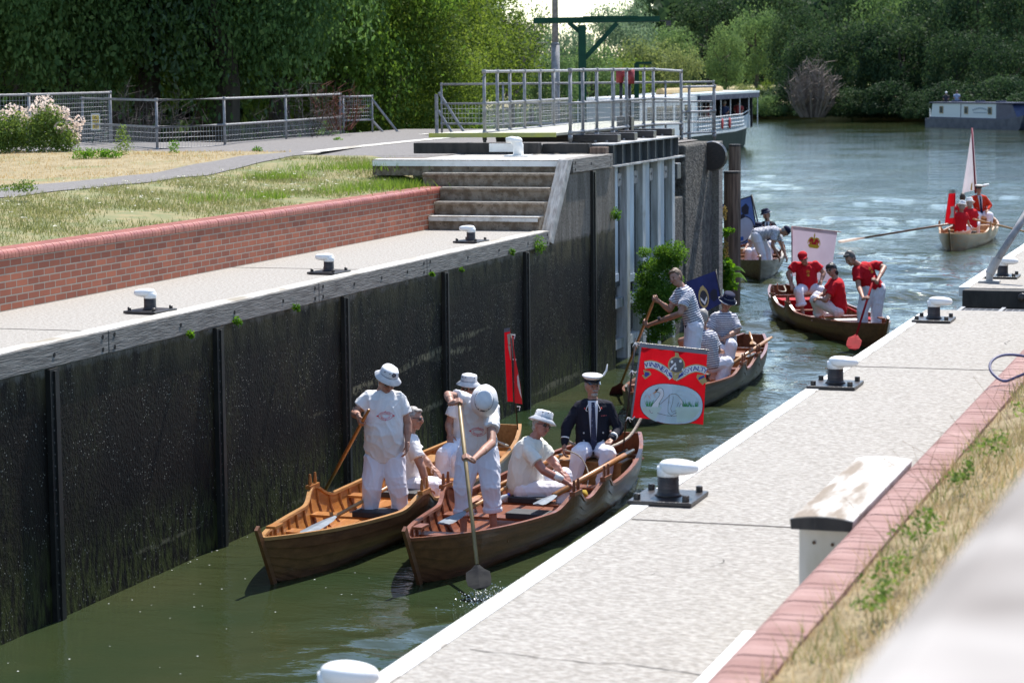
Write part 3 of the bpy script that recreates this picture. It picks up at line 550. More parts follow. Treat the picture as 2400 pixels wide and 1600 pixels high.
# upper bollard with hook (white), mooring bollards
def bollard(loc, label, group, yaw=0., upper=False):
    e = empty('mooring_bollard', loc, label, 'bollard', group); L0 = np.array(loc, float)
    c, s = math.cos(yaw), math.sin(yaw); X = np.array([c, s, 0]); Yv = np.array([-s, c, 0]); Z = np.array([0, 0, 1.])
    if upper:
        mb = MB(); mb.obox(L0+Z*.01, X*.2, Yv*.2, Z*.01); mb.build('base_plate', white_paint, e)
        mb = MB(); mb.tube([L0, L0+Z*.18, L0+Z*.24-X*.03, L0+Z*.27-X*.12, L0+Z*.26-X*.2], [.085, .085, .08, .055, .045], 14); mb.ell(L0+Z*.255-X*.02, (.09, .09, .06)); mb.build('horn', white_paint, e, smooth=True); return e
    mb = MB(); mb.obox(L0+Z*.013, X*.19, Yv*.215, Z*.013); mb.build('base_plate', black_iron, e, bevel=.006)
    for a in (-1, 1):
        for b in (-1, 1):
            mb = MB(); mb.lathe([(.021, 0), (.021, .032), (.016, .036)], L0+X*a*.145+Yv*b*.165+Z*.026, 6); mb.build('bolt', black_iron, e)
    mb = MB(); mb.lathe([(.082, .026), (.070, .038), (.063, .055), (.062, .165), (.058, .17)], L0, 24); mb.build('post', mat('rust_worn_post', (.022, .015, .014), .4, (.075, .05, .042), 9, (1, 1, 7), thr=(.45, .7), bump=.2), e, smooth=True)
    # painted horn: flat rounded disc overhanging on one side
    def horn(u, v):
        a = 2*math.pi*u; t = math.pi*v; r = abs(math.sin(t))**.55; k = math.cos(t)
        rx = .118+.012*math.cos(a); x = .052+rx*math.cos(a)*r; y = .088*math.sin(a)*r; z = .198+.042*(abs(k)**.7)*(1 if k > 0 else -1)-.05*max(x-.03, 0)*(1 if k > 0 else .2)
        return tuple(L0+X*x+Yv*y+Z*z)
    mb = MB(); mb.grid(horn, 30, 14); mb.lathe([(.0635, .142), (.0655, .148), (.067, .17), (.066, .20)], L0, 20)
    mb.build('painted_horn', mat('glossy_white_bollard_paint', (.80, .80, .79), .35, (.70, .69, .67), 30, thr=(.6, .8), bump=.1), e, smooth=True)
    return e
gr = 'bollards along the right quay'
for (x, y), lab in zip([(-3.47, 8.36), (-3.42, 13.36), (-3.39, 18.55), (-3.34, 23.62), (-3.25, 28.7)],
        ['white bollard top cut off by the bottom edge of the picture', 'largest fully visible white topped black bollard, beside the stern of the dark boat', 'white topped bollard on the right quay just below the red crewed boat', 'white topped bollard at the far corner of the right quay, before the steel grating', 'white topped bollard beyond the grating, crossed by a slanting grey pole']):
    bollard((x, y, 2.50), lab, gr, 0.0)
gl = 'bollards along the left quay'
for y, lab in zip([22.05, 26.85, 32.15], ['white topped black bollard nearest the left edge on the left quay', 'middle white topped black bollard of the left quay', 'white topped black bollard on the left quay near the foot of the steps']):
    bollard((-11.12, y, ZQ), lab, gl, math.pi-.1)
bollard((-12.0, 38.0-.9, ZU+.006), 'all white hooked bollard on the painted terrace above the steps', None, 0.1, upper=True)

# stone pier and piles at the river end
stone = mat('rough_dark_stone', (.13, .12, .105), .95, (.045, .042, .038), 6, bump=1, bscale=22, thr=(.35, .65), col3=(.24, .22, .18), scale3=9, f3=.62, bdist=.05)
pr = empty('stone_pier', (-11.2, 45.5, 0), 'rough dark stone pier between the gate and the wooden piles', 'pier')
mb = MB(); mb.box(-11.9, -11.02, 43.3, 44.28, -1.5, 2.6); mb.build('lower_block', stone, pr, bevel=.03)
mb = MB(); mb.box(-12.6, -11.0, 44.3, 46.6, -1.5, 3.56); mb.build('upper_block', stone, pr, bevel=.05)
mb = MB(); mb.box(-11.5, -10.95, 43.0, 43.28, -1.5, 2.75); mb.build('guide_channel', black_iron, pr, bevel=.01)
mb = MB(); mb.lathe([(.0, 0), (.28, 0), (.30, .02), (.28, .12), (0, .12)], (-10.90, 46.2, 3.28), 24, axis=(0, -1, 0)); mb.build('rubbing_disc', black_iron, pr)
mb = MB(); mb.box(-11.1, -10.88, 46.62, 46.95, -1.5, 3.55); mb.build('edge_timber', timber_grey, pr, bevel=.01)
mb = MB(); mb.box(-11.35, -10.9, 43.3, 43.6, 2.95, 3.25); mb.build('hinge_block', steel_dark, pr, bevel=.02)
def pile(px, d, wpx, topy, label):
    c = Pd(px, topy, d); mb = MB(); r = wpx*d/F/2; t = c[2]
    prof = [(r*1.0, -1.5), (r, t-.05), (r*.97, t-.02)]; mb.lathe([(a, z) for a, z in prof], (c[0], c[1], 0), 10)
    e = empty('timber_pile', (c[0], c[1], 0), label, 'pile', 'timber piles at the river end of the pier'); mb.build('shaft', timber_brown, e)
    q = MB(); q.lathe([(r*1.04, t-.02), (r*1.05, t+.0), (r*1.0, t+.025)], (c[0], c[1], 0), 10); q.build('cap', timber_dark, e)
pile(1716, 50.5, 40, 404, 'nearest and thickest brown timber pile with a weathered dark cap')
pile(1722, 54.5, 29, 341, 'taller brown timber pile standing behind the thick one')
pile(1684, 48.6, 10, 375, 'slim grey timber pile squeezed between the pier and the thick pile')

# ------------------------------------------------------------------ right side
XR = -3.58
qr = MB(); qr.box(XR, -1.6, -3, 24.75, -2, 2.497); qr.box(XR+.04, -1.6, 27.3, 60, -2, 2.497)
tag(qr.build('quay', concrete), 'pale brushed concrete quay on the right of the lock', kind='structure')
mb = MB(); mb.box(XR-.004, XR+.10, -3, 24.3, 2.36, 2.503); mb.box(XR+.0, XR+.12, 27.28, 60, 2.4, 2.505); mb.build('quay_edging', mat('bright_white_edging', (.72, .71, .68), .8, (.40, .37, .33), 9, bump=.3, thr=(.57, .64), detail=7, spec=.15))['kind'] = 'structure'
mb = MB()
for y in (5.6, 12.72, 19.85): mb.box(XR+.11, -1.72, y, y+.016, 2.4975, 2.5005)
mb.build('expansion_joint', mat('dark_joint_line', (.1, .09, .08)))['kind'] = 'structure'
cr_ = random.Random(12)
for (x0, y0, ang, ln) in ((-2.1, 9.4, 2.6, 1.3), (-3.2, 16.4, .4, 1.0), (-2.4, 21.7, 2.2, 1.2), (-3.0, 11.3, 1.0, .6)):
    mb = MB(); mb.closed = False; p = np.array([x0, y0]); L_ = []
    for k in range(26): ang += cr_.uniform(-.3, .3)*(1 if k % 2 else -1); p = p+np.array([math.cos(ang), math.sin(ang)])*ln/26; w_ = cr_.uniform(.0015, .004); L_ += [(p[0]-w_, p[1]-w_, 2.4995), (p[0]+w_, p[1]+w_, 2.4995)]
    mb.add(L_, [(2*i, 2*i+1, 2*i+3, 2*i+2) for i in range(25)]); mb.build('quay_crack', MATS['dark_joint_line'])['kind'] = 'structure'
a, b_ = Pz(1768, 1480, 2.5), Pz(1640, 1598, 2.5)
mb = MB(); mb.box(min(a[0], b_[0])-.02, -1.73, b_[1]-1, a[1], 2.4985, 2.503); mb.build('white_quay_marking', white_paint)['kind'] = 'structure'
mb = MB()
for i in range(26): mb.box(XR+.35+i*.07, XR+.36+i*.07, 24.76, 25.25, 2.44, 2.47)
for j in range(9): mb.box(XR+.3, -1.7, 24.78+.055*j, 24.79+.055*j, 2.442, 2.472)
for i in range(5): mb.box(XR+.3+.42*i, XR+.34+.42*i, 24.755, 25.26, 2.44, 2.485)
tag(mb.build('steel_grating', galv), 'strip of perforated steel grating at the far end of the right quay', 'grating')
e = empty('timber_facing', (-2.6, 27.2, 2.2), 'dark timber facing with bolt heads on the quay end beyond the grating', 'timber facing')
mb = MB(); mb.box(XR+.06, -1.2, 27.12, 27.296, 2.28, 2.49); mb.build('upper_board', timber_dark, e, bevel=.02)
mb = MB(); mb.box(XR+.02, -1.2, 27.08, 27.296, 2.0, 2.27); mb.build('lower_board', timber_dark, e, bevel=.02)
for z in (2.42, 2.2):
    mb = MB(); mb.lathe([(.05, 0), (.045, .02), (.02, .03)], (-2.85, 27.09, z), 12, axis=(0, -1, 0)); mb.build('bolt', black_iron, e)
pb = Pz(2319, 662, 2.5); pt = Pd(2420, 478, depth(pb))
e = empty('slanting_pole', pb, 'slanting grey tube fixed to the far quay in front of a bollard', 'pole')
mb = MB(); mb.tube([pb+(0, 0, .12), pt], .042, 10); mb.build('tube', galv, e, smooth=True)
mb = MB(); mb.tube([pb, pb+(0, 0, .12)], .04, 10); mb.tube([pb+(0, 0, .10), pb+(0, 0, .12)+(pt-pb)/np.linalg.norm(pt-pb)*.18], .055, 10); mb.obox(pb+(0, 0, .012), (.12, 0, 0), (0, .08, 0), (0, 0, .012)); mb.build('socket', mat('pale_galvanised', (.42, .41, .39), .6, (.3, .29, .28), 8), e)
# right retaining wall
rbrick = brick_mat('red_brickwork_right', (.36, .12, .09), (.27, .08, .06), (.3, .25, .2))
rw = empty('brick_retaining_wall', (-1.68, 10, 2.5), 'red brick retaining wall with a wide pink brick coping running along the right quay', 'wall')
mb = MB(); mb.box(-1.70, -1.53, 2, 30, 2.45, 3.0); mb.build('brickwork', rbrick, rw)
bullnose_row(-1.735, -1, 2.5, 30, 3.10, .215, rw, mat('pink_coping_brick', (.37, .235, .21), .8, (.27, .155, .135), 3.5, spec=.12, bump=.2, bscale=60), mat('dark_coping_joint', (.10, .05, .045), .95), r=.07, gap=.007)
mb = MB(); mb.closed = False
def vg(u, v):
    x = -1.535+u*4.3; y = -2+v*34; return (x, y, 3.075+.22*min(u*3, 1)+.03*mnoise.noise(Vector((x*2, y*2, 4))))
mb.grid(vg, 16, 120); tag(mb.build('verge_ground', mat('verge_soil', (.32, .26, .16), .95, (.20, .155, .09), 6, bump=.6, bscale=30, spec=.1), smooth=True), 'dry verge behind the right brick coping', kind='structure')
# white box post
e = empty('service_box', (-1.9, 10.6, 2.5), 'white painted timber box with a weathered overhanging lid on the right quay', 'box')
mb = MB(); mb.box(-1.975, -1.76, 9.97, 11.45, 2.50, 3.06); bx = mb.build('body', mat('cream_stained_paint', (.58, .56, .50), .7, (.40, .37, .27), 5, (1, 1, .4), thr=(.45, .75)), e, bevel=.004)
h = MB()
for x_, z in ((-1.91, 2.98), (-1.83, 2.975)): h.lathe([(.008, 0), (.008, .003)], (x_, 9.967, z), 8, axis=(0, -1, 0))
h.build('screw', mat('rusty_screw', (.10, .06, .035), .8), bx)
def lid(u, v):
    x = -2.0+.27*u; return (x, 9.90+1.62*v, 3.155-.10*(2*u-1)**2*.45)
mb = MB(); pr_ = [(-2.0+.27*t, 3.108-.014*(2*t-1)**2) for t in np.linspace(0, 1, 8)]; pr_ = pr_+[(-1.735, 3.052), (-1.995, 3.052)]
mb.prism(pr_, 'y', 9.90, 11.55); mb.build('lid', mat('stained_white_lid', (.62, .60, .56), .85, (.27, .225, .18), 3.5, (2.5, .5, 1), bump=.4, bscale=20, thr=(.44, .60), spec=.1), e, bevel=.004); mb = MB(); mb.prism([(x_, z-.004) for x_, z in pr_], 'y', 9.893, 9.899); mb.build('lid_end', timber_dark, e)
# near out-of-focus painted beam
pa, pb2 = Pz(2412, 1022, 4.6), Pz(1872, 1622, 4.6); d = (pa-pb2)/np.linalg.norm(pa-pb2); A0 = pb2-d*.8; A1 = pa+d*1.3; nrm = np.cross(d, (0, 0, 1)); 
e = empty('balance_beam', (A0+A1)/2-(0, 0, 1.4), 'white painted beam close to the camera, out of focus in the lower right corner', 'beam')
mb = MB(); hw = .32; cc = (A0+A1)/2+nrm*hw-(0, 0, .16); mb.obox(cc, d*np.linalg.norm(A1-A0)/2, nrm*hw, (0, 0, .16))
mb.build('beam', mat('thick_white_weathered_paint', (.42, .395, .372), .95, (.20, .18, .165), 2.6, (1, 1, 1), bump=.2, spec=.05, thr=(.40, .66), detail=3), e, bevel=.05)
for t in (.1, .9):
    q = MB(); c_ = A0*(1-t)+A1*t+nrm*hw; q.box(c_[0]-.1, c_[0]+.1, c_[1]-.1, c_[1]+.1, 3.2, 4.3); q.build('support', timber_grey, e)
# hose loop
hp = [(1300, 1090), (1254, 1076), (1130, 1062), (1030, 1075), (960, 1120), (940, 1180), (970, 1240), (1040, 1295), (1100, 1303), (1180, 1270), (1254, 1240), (1330, 1200)]
hd = depth(Pz(2380, 885, 3.12)); pts = [Pd(2080+x/3.92, 560+y/3.92, hd-.05*i) for i, (x, y) in enumerate(hp)]
def smooth_path(P, n=4):
    P = [np.array(p, float) for p in P]; out = []
    for i in range(len(P)-1):
        a, b, c, d_ = P[max(i-1, 0)], P[i], P[i+1], P[min(i+2, len(P)-1)]
        for k in range(n):
            t = k/n; out.append(.5*((2*b)+(c-a)*t+(2*a-5*b+4*c-d_)*t*t+(-a+3*b-3*c+d_)*t**3))
    return out+[P[-1]]
mb = MB(); mb.tube(smooth_path(pts), .0085, 8); tag(mb.build('blue_cable', mat('dark_blue_rubber', (.03, .035, .13), .5), smooth=True), 'dark blue cable loop hanging over the right brick coping', 'cable')
# warning sign on the left mesh
sc_ = Pz(224, 300, 4.0); sd_ = depth(zg(230, 345))-.15; s0 = Pd(224, 286, sd_)
e = empty('warning_sign', s0, 'small white and yellow warning sign with a black exclamation triangle on the left mesh railing', 'sign')
hw_, hh_ = 10*sd_/F, 19.5*sd_/F; Zu = np.array([0, 0, 1.]); Rr = RIGHT-Zu*(RIGHT@Zu); Rr /= np.linalg.norm(Rr); Fw = np.cross(Rr, Zu)*-1
TOC = -np.cross(Zu, Rr) if (np.cross(Zu, Rr)@AWAY) > 0 else np.cross(Zu, Rr)
mb = MB(); mb.obox(s0, Rr*hw_, TOC*.004, Zu*hh_); mb.build('plate', white_paint, e)
yel = mat('sign_yellow', (.75, .50, .02), .5); blk = mat('sign_black', (.01, .01, .01), .5)
mb = MB(); mb.obox(s0+TOC*.006+Zu*hh_*.38, Rr*hw_*.8, TOC*.001, Zu*hh_*.48); mb.obox(s0+TOC*.006-Zu*hh_*.55, Rr*hw_*.8, TOC*.001, Zu*hh_*.32); mb.build('yellow_panel', yel, e)
def tri(s_, dz): 
    c = s0+TOC*dz+Zu*hh_*.36; return [c-Rr*hw_*s_-Zu*hh_*s_*.42, c+Rr*hw_*s_-Zu*hh_*s_*.42, c+Zu*hh_*s_*.5]
mb = MB(); mb.closed = False; mb.add(tri(.72, .0085), [(0, 1, 2)]); mb.build('triangle', blk, e)
mb = MB(); mb.closed = False; mb.add(tri(.5, .0095), [(0, 1, 2)]); mb.build('triangle_centre', yel, e)
mb = MB(); mb.obox(s0+TOC*.0105+Zu*hh_*.36, Rr*hw_*.06, TOC*.0004, Zu*hh_*.12); mb.obox(s0+TOC*.0105+Zu*hh_*.20, Rr*hw_*.06, TOC*.0004, Zu*hh_*.03)
for k in range(3): mb.obox(s0+TOC*.0085-Zu*hh_*(.40+.14*k), Rr*hw_*(.6-.1*k), TOC*.0004, Zu*hh_*.035)
mb.build('symbol', blk, e)
# ------------------------------------------------------------------ vegetation
def crown_verts(seed, K=70, per=330, leaf=.035, cl=(.16, .30), flat=.8, low=-.75, hollow=.55):
    rng = np.random.default_rng(seed); P = []; Nn = []
    d = rnd_dirs(K, rng); d[:, 2] = np.maximum(d[:, 2], low*rng.uniform(.6, 1, K)); r = rng.uniform(hollow, .92, K)
    cen = d*r[:, None]; rad = rng.uniform(cl[0], cl[1], K)
    for c, q in zip(cen, rad):
        n = int(per*(q/cl[1])**2*rng.uniform(.7, 1.2)); v = rnd_dirs(n, rng); v[:, 2] *= flat
        rr = q*(1+rng.normal(0, .16, n)); p = c+v*rr[:, None]; P.append(p); nn = v+rnd_dirs(n, rng)*.9+np.array([0, 0, .35]); Nn.append(nn/np.linalg.norm(nn, axis=1)[:, None])
    # stray outer sprigs
    n = K*12; v = rnd_dirs(n, rng); v[:, 2] = np.maximum(v[:, 2], low); P.append(v*rng.uniform(.8, 1.12, n)[:, None]); Nn.append(rnd_dirs(n, rng))
    P = np.concatenate(P); Nn = np.concatenate(Nn); return leaves(P, Nn, leaf, rng)
LM = dict(
 dark=leafmat('dark_green_leaves', (.034, .074, .028), (.082, .155, .055), (.19, .28, .10), .48, .5),
 blue=leafmat('blue_green_leaves', (.05, .10, .072), (.115, .195, .12), (.23, .33, .20), .45, .5),
 mid=leafmat('mid_green_leaves', (.045, .095, .024), (.10, .18, .042), (.19, .29, .07), .47, .4),
 olive=leafmat('olive_green_leaves', (.045, .085, .018), (.10, .155, .035), (.19, .245, .065), .45, .4),
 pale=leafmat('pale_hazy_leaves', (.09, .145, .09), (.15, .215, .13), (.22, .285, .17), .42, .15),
 gold=leafmat('yellow_green_leaves', (.10, .14, .05), (.17, .21, .08), (.26, .28, .12), .42, .15),
 fdark=leafmat('far_dark_leaves', (.013, .030, .016), (.030, .058, .028), (.080, .125, .05), .32, .18),
 fmid=leafmat('far_mid_leaves', (.05, .10, .042), (.10, .165, .065), (.17, .24, .095), .42, .18),
)
bark = mat('brown_grey_bark', (.075, .062, .05), .9, (.035, .03, .025), 6, (1, 1, .3), bump=.6)
protos = {}
def proto_mesh(kind, seed, dens):
    k = (kind, seed, dens)
    if k not in protos:
        prm = dict(near=dict(K=130, per=900, leaf=.0125, cl=(.12, .25)), far=dict(K=70, per=190, leaf=.036, cl=(.15, .30)), bush=dict(K=46, per=170, leaf=.045, cl=(.18, .34), low=-.3), willow=dict(K=90, per=220, leaf=.03, cl=(.12, .24), flat=1.5, low=-.9))[dens]
        V = crown_verts(seed, **prm); me_o = quads_mesh('crown', V, LM[kind]); protos[k] = me_o.data; bpy.data.objects.remove(me_o)
    return protos[k]
def tree(px, d, base_z, rad, hgt, kind, label, seed=1, dens='far', trunk=True, group=None, xr=1., name='tree', clow=.12):
    p = Pd(px, 300, d); p[2] = base_z; e = empty(name, p, label, 'tree' if name == 'tree' else 'shrub', group)
    me = proto_mesh(kind, seed, dens); o = bpy.data.objects.new('crown', me); COL.objects.link(o); o.parent = e; WL[o.name] = p
    cz = hgt*(clow+(1-clow)/2); o.location = (0, 0, cz); o.scale = (rad*xr, rad, hgt*(1-clow)/2*1.05); o.rotation_euler = (0, 0, random.uniform(0, 6.28))
    if trunk:
        q = MB(); q.tube([p, p+(0.05*rad, 0, hgt*.25), p+(-.05*rad, .05*rad, hgt*.55), p+(0, 0, hgt*.8)], [hgt*.026, hgt*.02, hgt*.014, hgt*.004], 8)
        for k in range(5):
            a = random.uniform(0, 6.28); z = hgt*random.uniform(.2, .5); t_ = p+(math.cos(a)*rad*.7, math.sin(a)*rad*.7, z+hgt*.25); q.tube([p+(0, 0, z), (p+(0, 0, z))*.5+t_*.5+(0, 0, -.05*hgt), t_], [hgt*.012, hgt*.008, hgt*.003], 6)
        q.build('trunk', bark, e)
    return e
# left bank, close behind the railings
near = [(-60, 56, 4.6, 15, 'dark', 3, 'very dark tree filling the top left corner'), (150, 58, 4.6, 14, 'dark', 4, 'dark tree behind the pink flowering shrub'),
 (330, 60, 4.8, 16, 'blue', 5, 'blue green tree rising behind the start of the long left railing'), (520, 59, 4.2, 15, 'dark', 6, 'dark green tree behind the middle of the left railing'),
 (640, 62, 4.2, 14, 'mid', 3, 'mid green tree with bright leaf edges behind the left railing'), (800, 64, 3.6, 13, 'mid', 4, 'fresh green tree above the narrow mesh gate panel'),
 (905, 66, 3.2, 7.2, 'olive', 5, 'lower olive green tree beside the left end of the gate railings')]
for px, d, r, h, k, sd__, lab in near: tree(px, d, .9, r, h, k, lab, sd__, 'near', group='trees on the left bank')
back = [(40, 70, 5.5, 17, 'dark', 7, 'second row dark tree at the far left, seen through gaps'), (260, 71, 5.5, 18, 'dark', 8, 'second row dark tree behind the pink shrub tree'), (470, 72, 5.5, 18, 'dark', 7, 'second row dark tree left of the middle left bank'), (700, 73, 5, 17, 'dark', 8, 'second row dark tree right of the middle left bank'),
 (870, 76, 4.5, 13, 'olive', 3, 'tall yellowish tree at the top behind the olive one'), (985, 84, 4.4, 9.5, 'olive', 4, 'olive tree sloping down to the open river behind the gate')]
for px, d, r, h, k, sd__, lab in back: tree(px, d, .9, r, h, k, lab, sd__, 'near' if k == 'olive' else 'far', group='trees on the left bank')
under = [(20, 51.5, 2.0, 3.0, 'dark'), (190, 52.5, 2.0, 2.8, 'dark'), (350, 53, 2.0, 2.7, 'dark'), (500, 54.5, 2.0, 2.6, 'dark'), (640, 56, 2.0, 2.9, 'dark'), (760, 57, 1.9, 3.2, 'mid'), (860, 60, 1.9, 2.6, 'dark'), (950, 63, 1.9, 2.6, 'mid'), (1010, 72, 1.9, 2.8, 'dark'), (1045, 92, 2.3, 3.2, 'mid')]
ul = ['at the far left edge', 'behind the pink shrub', 'behind the warning sign', 'behind the first panels of the long railing', 'behind the middle of the long railing', 'behind the right part of the long railing', 'behind the slanting braces', 'between the braces and the gate railings', 'just left of the background railing', 'behind the left end of the background railing']
for (px, d, r, h, k), t_ in zip(under, ul): tree(px, d, .3, r, h, k, 'dark waterside shrub '+t_, 9, 'bush', trunk=False, group='waterside shrubs on the left bank', name='shrub', clow=-.1)
# far middle: beyond the lock
def ptree(px, topy, wpx, d, kind, label, seed, dens='far', base=1.2, **k):
    top = Pd(px, topy, d)[2]; tree(px, d, base, wpx*d/F/2, max(top-base, 1.0), kind, label, seed, dens, group='trees beyond the river', **k)
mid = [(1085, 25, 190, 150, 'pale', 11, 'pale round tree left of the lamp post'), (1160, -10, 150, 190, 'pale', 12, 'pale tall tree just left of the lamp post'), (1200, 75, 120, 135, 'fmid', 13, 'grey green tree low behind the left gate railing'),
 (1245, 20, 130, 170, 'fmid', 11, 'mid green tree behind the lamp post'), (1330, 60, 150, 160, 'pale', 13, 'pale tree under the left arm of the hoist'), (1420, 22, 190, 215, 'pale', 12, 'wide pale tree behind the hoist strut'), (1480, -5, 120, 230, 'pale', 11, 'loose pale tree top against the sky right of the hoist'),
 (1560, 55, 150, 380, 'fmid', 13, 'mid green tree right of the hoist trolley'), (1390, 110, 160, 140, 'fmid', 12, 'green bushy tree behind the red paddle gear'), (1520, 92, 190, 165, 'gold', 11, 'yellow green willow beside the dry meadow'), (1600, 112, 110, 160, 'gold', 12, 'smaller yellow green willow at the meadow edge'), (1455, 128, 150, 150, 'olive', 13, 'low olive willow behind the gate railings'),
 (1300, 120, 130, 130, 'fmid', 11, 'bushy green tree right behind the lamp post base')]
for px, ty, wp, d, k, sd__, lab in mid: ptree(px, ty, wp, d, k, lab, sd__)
rt = [(1660, -30, 190, 500, 'fdark', 11, 'dark tall tree top above the round tree'), (1790, -60, 230, 500, 'fdark', 12, 'dark high tree at the top centre right'), (1700, 62, 100, 400, 'fmid', 12, 'round green tree with a lit crown beside the meadow'), (1772, 14, 140, 420, 'fmid', 13, 'tall grey green tree right of the round one'),
 (1860, 5, 130, 275, 'fdark', 13, 'bluish dark tree behind the tall grey green one'), (1900, 60, 170, 232, 'fdark', 11, 'mid green tree above the bare grey bush'), (1985, -40, 160, 255, 'fdark', 12, 'bright topped tree behind the big dark willow'),
 (2020, 40, 200, 226, 'fdark', 13, 'big dark green tree right of the bare grey bush'), (2110, 30, 190, 222, 'fdark', 11, 'big dark green tree left of the narrowboat'), (2080, -50, 200, 250, 'fmid', 12, 'olive tree top right of the centre, behind the dark ones'),
 (2190, -40, 200, 232, 'fdark', 12, 'dark tree above the stern of the narrowboat'), (2290, -90, 220, 222, 'fdark', 13, 'very dark tree behind the middle of the narrowboat'), (2400, -80, 230, 214, 'fdark', 11, 'very dark tree in the top right corner'), (2240, 60, 150, 212, 'fdark', 13, 'lower green tree behind the narrowboat roof'), (2350, 80, 160, 206, 'fdark', 12, 'low dark tree behind the narrowboat bow')]
for px, ty, wp, d, k, sd__, lab in rt: ptree(px, ty, wp, d, k, lab, sd__, clow=-.05)
bsh = [(1745, 196, 60, 240, 'gold', 'yellow green bush at the waterside meadow edge'), (1795, 192, 56, 238, 'olive', 'grey green bush beside the yellow one at the meadow edge'), (1800, 222, 80, 228, 'fmid', 'low green bush at the water behind the trip boat bow'), (1905, 235, 90, 222, 'fdark', 'low shrub at the foot of the bare grey bush'), (1990, 205, 120, 219, 'fdark', 'dark overhanging shrub at the water right of the bare bush'), (2090, 190, 130, 216, 'fdark', 'dark overhanging shrub at the water left of the narrowboat'), (2155, 215, 80, 207, 'fdark', 'grassy bank shrub at the narrowboat stern'), (2230, 190, 130, 204, 'fdark', 'dark bank shrub behind the narrowboat'), (2350, 180, 150, 200, 'fdark', 'dark bank shrub behind the narrowboat bow'),
 (1120, 255, 120, 178, 'fdark', 'dark bank shrub seen through the left gate railing'), (1230, 252, 130, 186, 'fmid', 'bank shrub behind the lamp post'), (1350, 250, 130, 190, 'fdark', 'bank shrub behind the hoist post'), (1460, 245, 130, 196, 'fmid', 'bank shrub behind the paddle gear')]
for i, (px, ty, wp, d, k, lab) in enumerate(bsh):
    top = Pd(px, ty, d)[2]; tree(px, d, .2, wp*d/F/2, max(top-.2, 1), k, lab, 14+i % 2, 'bush', trunk=False, group='bank shrubs across the river', name='shrub', clow=-.2)
for i in range(14):
    if i in (2, 3): continue
    px = 1790+i*48; d = np.interp(px, (1790, 1840, 2140, 2400), (238, 238, 224, 196)); tree(px, d-3.0, .05, 2.6+(i % 3)*.5, 2.4+(i*7 % 5)*.45, 'fdark', 'dark shrub hanging over the far river edge, %s from the trip boat bow' % ('first second third fourth fifth sixth seventh eighth ninth tenth eleventh twelfth thirteenth last'.split()[i]), 14+i % 2, 'bush', trunk=False, group='bank shrubs across the river', name='shrub', clow=-.25)
# far woodland mass
V = []
rg = np.random.default_rng(5)
for i in range(150):
    px = rg.uniform(-200, 2700); 
    if 980 < px < 1590: continue
    d = rg.uniform(520, 600) if px > 1500 else rg.uniform(88, 110); c = Pd(px, 200, d); hh = rg.uniform(8, 15)*(1.6 if px > 1500 else 1.2); c[2] = hh*.55
    n = 700; v = rnd_dirs(n, rg); V.append(leaves(c+v*np.array([d*.02+2, d*.02+2, hh*.6])*rg.uniform(.8, 1.05, (n, 1)), rnd_dirs(n, rg), .0022*d+.15, rg))
tag(quads_mesh('woodland', np.concatenate(V), LM['fdark']), 'dark woodland closing the view behind the trees', kind='stuff')

# bare twiggy bush on the far bank and dead brush
twig = mat('bare_grey_twigs', (.25, .20, .17), .9, (.16, .13, .11), 3)
def bare(px, d, base_y, h, w_, label, n=70, seed=3, m=twig, thick=.02):
    rg = random.Random(seed); p = Pd(px, base_y, d); e = empty('bare_bush', p, label, 'bush'); q = MB()
    for i in range(n):
        a = rg.uniform(0, 6.28); sp_ = rg.uniform(.1, 1)*w_; hh = h*rg.uniform(.5, 1)*(1-.35*(sp_/w_)**2); tip = p+np.array([math.cos(a)*sp_, math.sin(a)*sp_, hh]); mid_ = p+np.array([math.cos(a)*sp_*.35, math.sin(a)*sp_*.35, hh*.55])
        p_ = p+np.array([math.cos(a), math.sin(a), 0])*sp_*.45; mid_ = p_*.5+tip*.5+np.array([math.cos(a), math.sin(a), 0])*w_*.12; q.tube([p_, mid_, tip], [thick*1.6, thick*1.1, thick*.4], 3, cap=False)
        for k in range(7):
            t = rg.uniform(.3, 1); b_ = p_*(1-t)**2+2*mid_*t*(1-t)+tip*t*t; q.tube([b_, b_+np.array([rg.uniform(-1, 1), rg.uniform(-1, 1), rg.uniform(-.1, 1)])*h*.18], [thick*.8, thick*.35], 3, cap=False)
    q.closed = False; q.build('branches', m, e); return e
bare(1905, 218, 275, 5.6, 2.5, 'bare grey leafless bush standing at the water on the far bank', 120, 3, thick=.04)
bare(1165, 128, 225, 5.0, 2.6, 'dead purplish bare tree behind the left end of the gate railings', 60, 5, mat('purple_grey_twigs', (.12, .09, .10), .9), thick=.035)
bare(330, 51.0, 345, 1.5, 1.6, 'grey leafless brush behind the left railing near the warning sign', 40, 7, mat('dark_twigs', (.09, .075, .07), .9), thick=.005)
bare(720, 53.0, 320, 1.5, 1.3, 'leafless brush behind the right part of the left railing', 34, 9, mat('dark_twigs', (.09, .075, .07), .9), thick=.005)
bare(800, 54.0, 305, 1.2, .8, 'rusty red dying branches behind the narrow mesh gate panel', 26, 8, mat('rusty_leaves', (.16, .05, .03), .9), thick=.007)

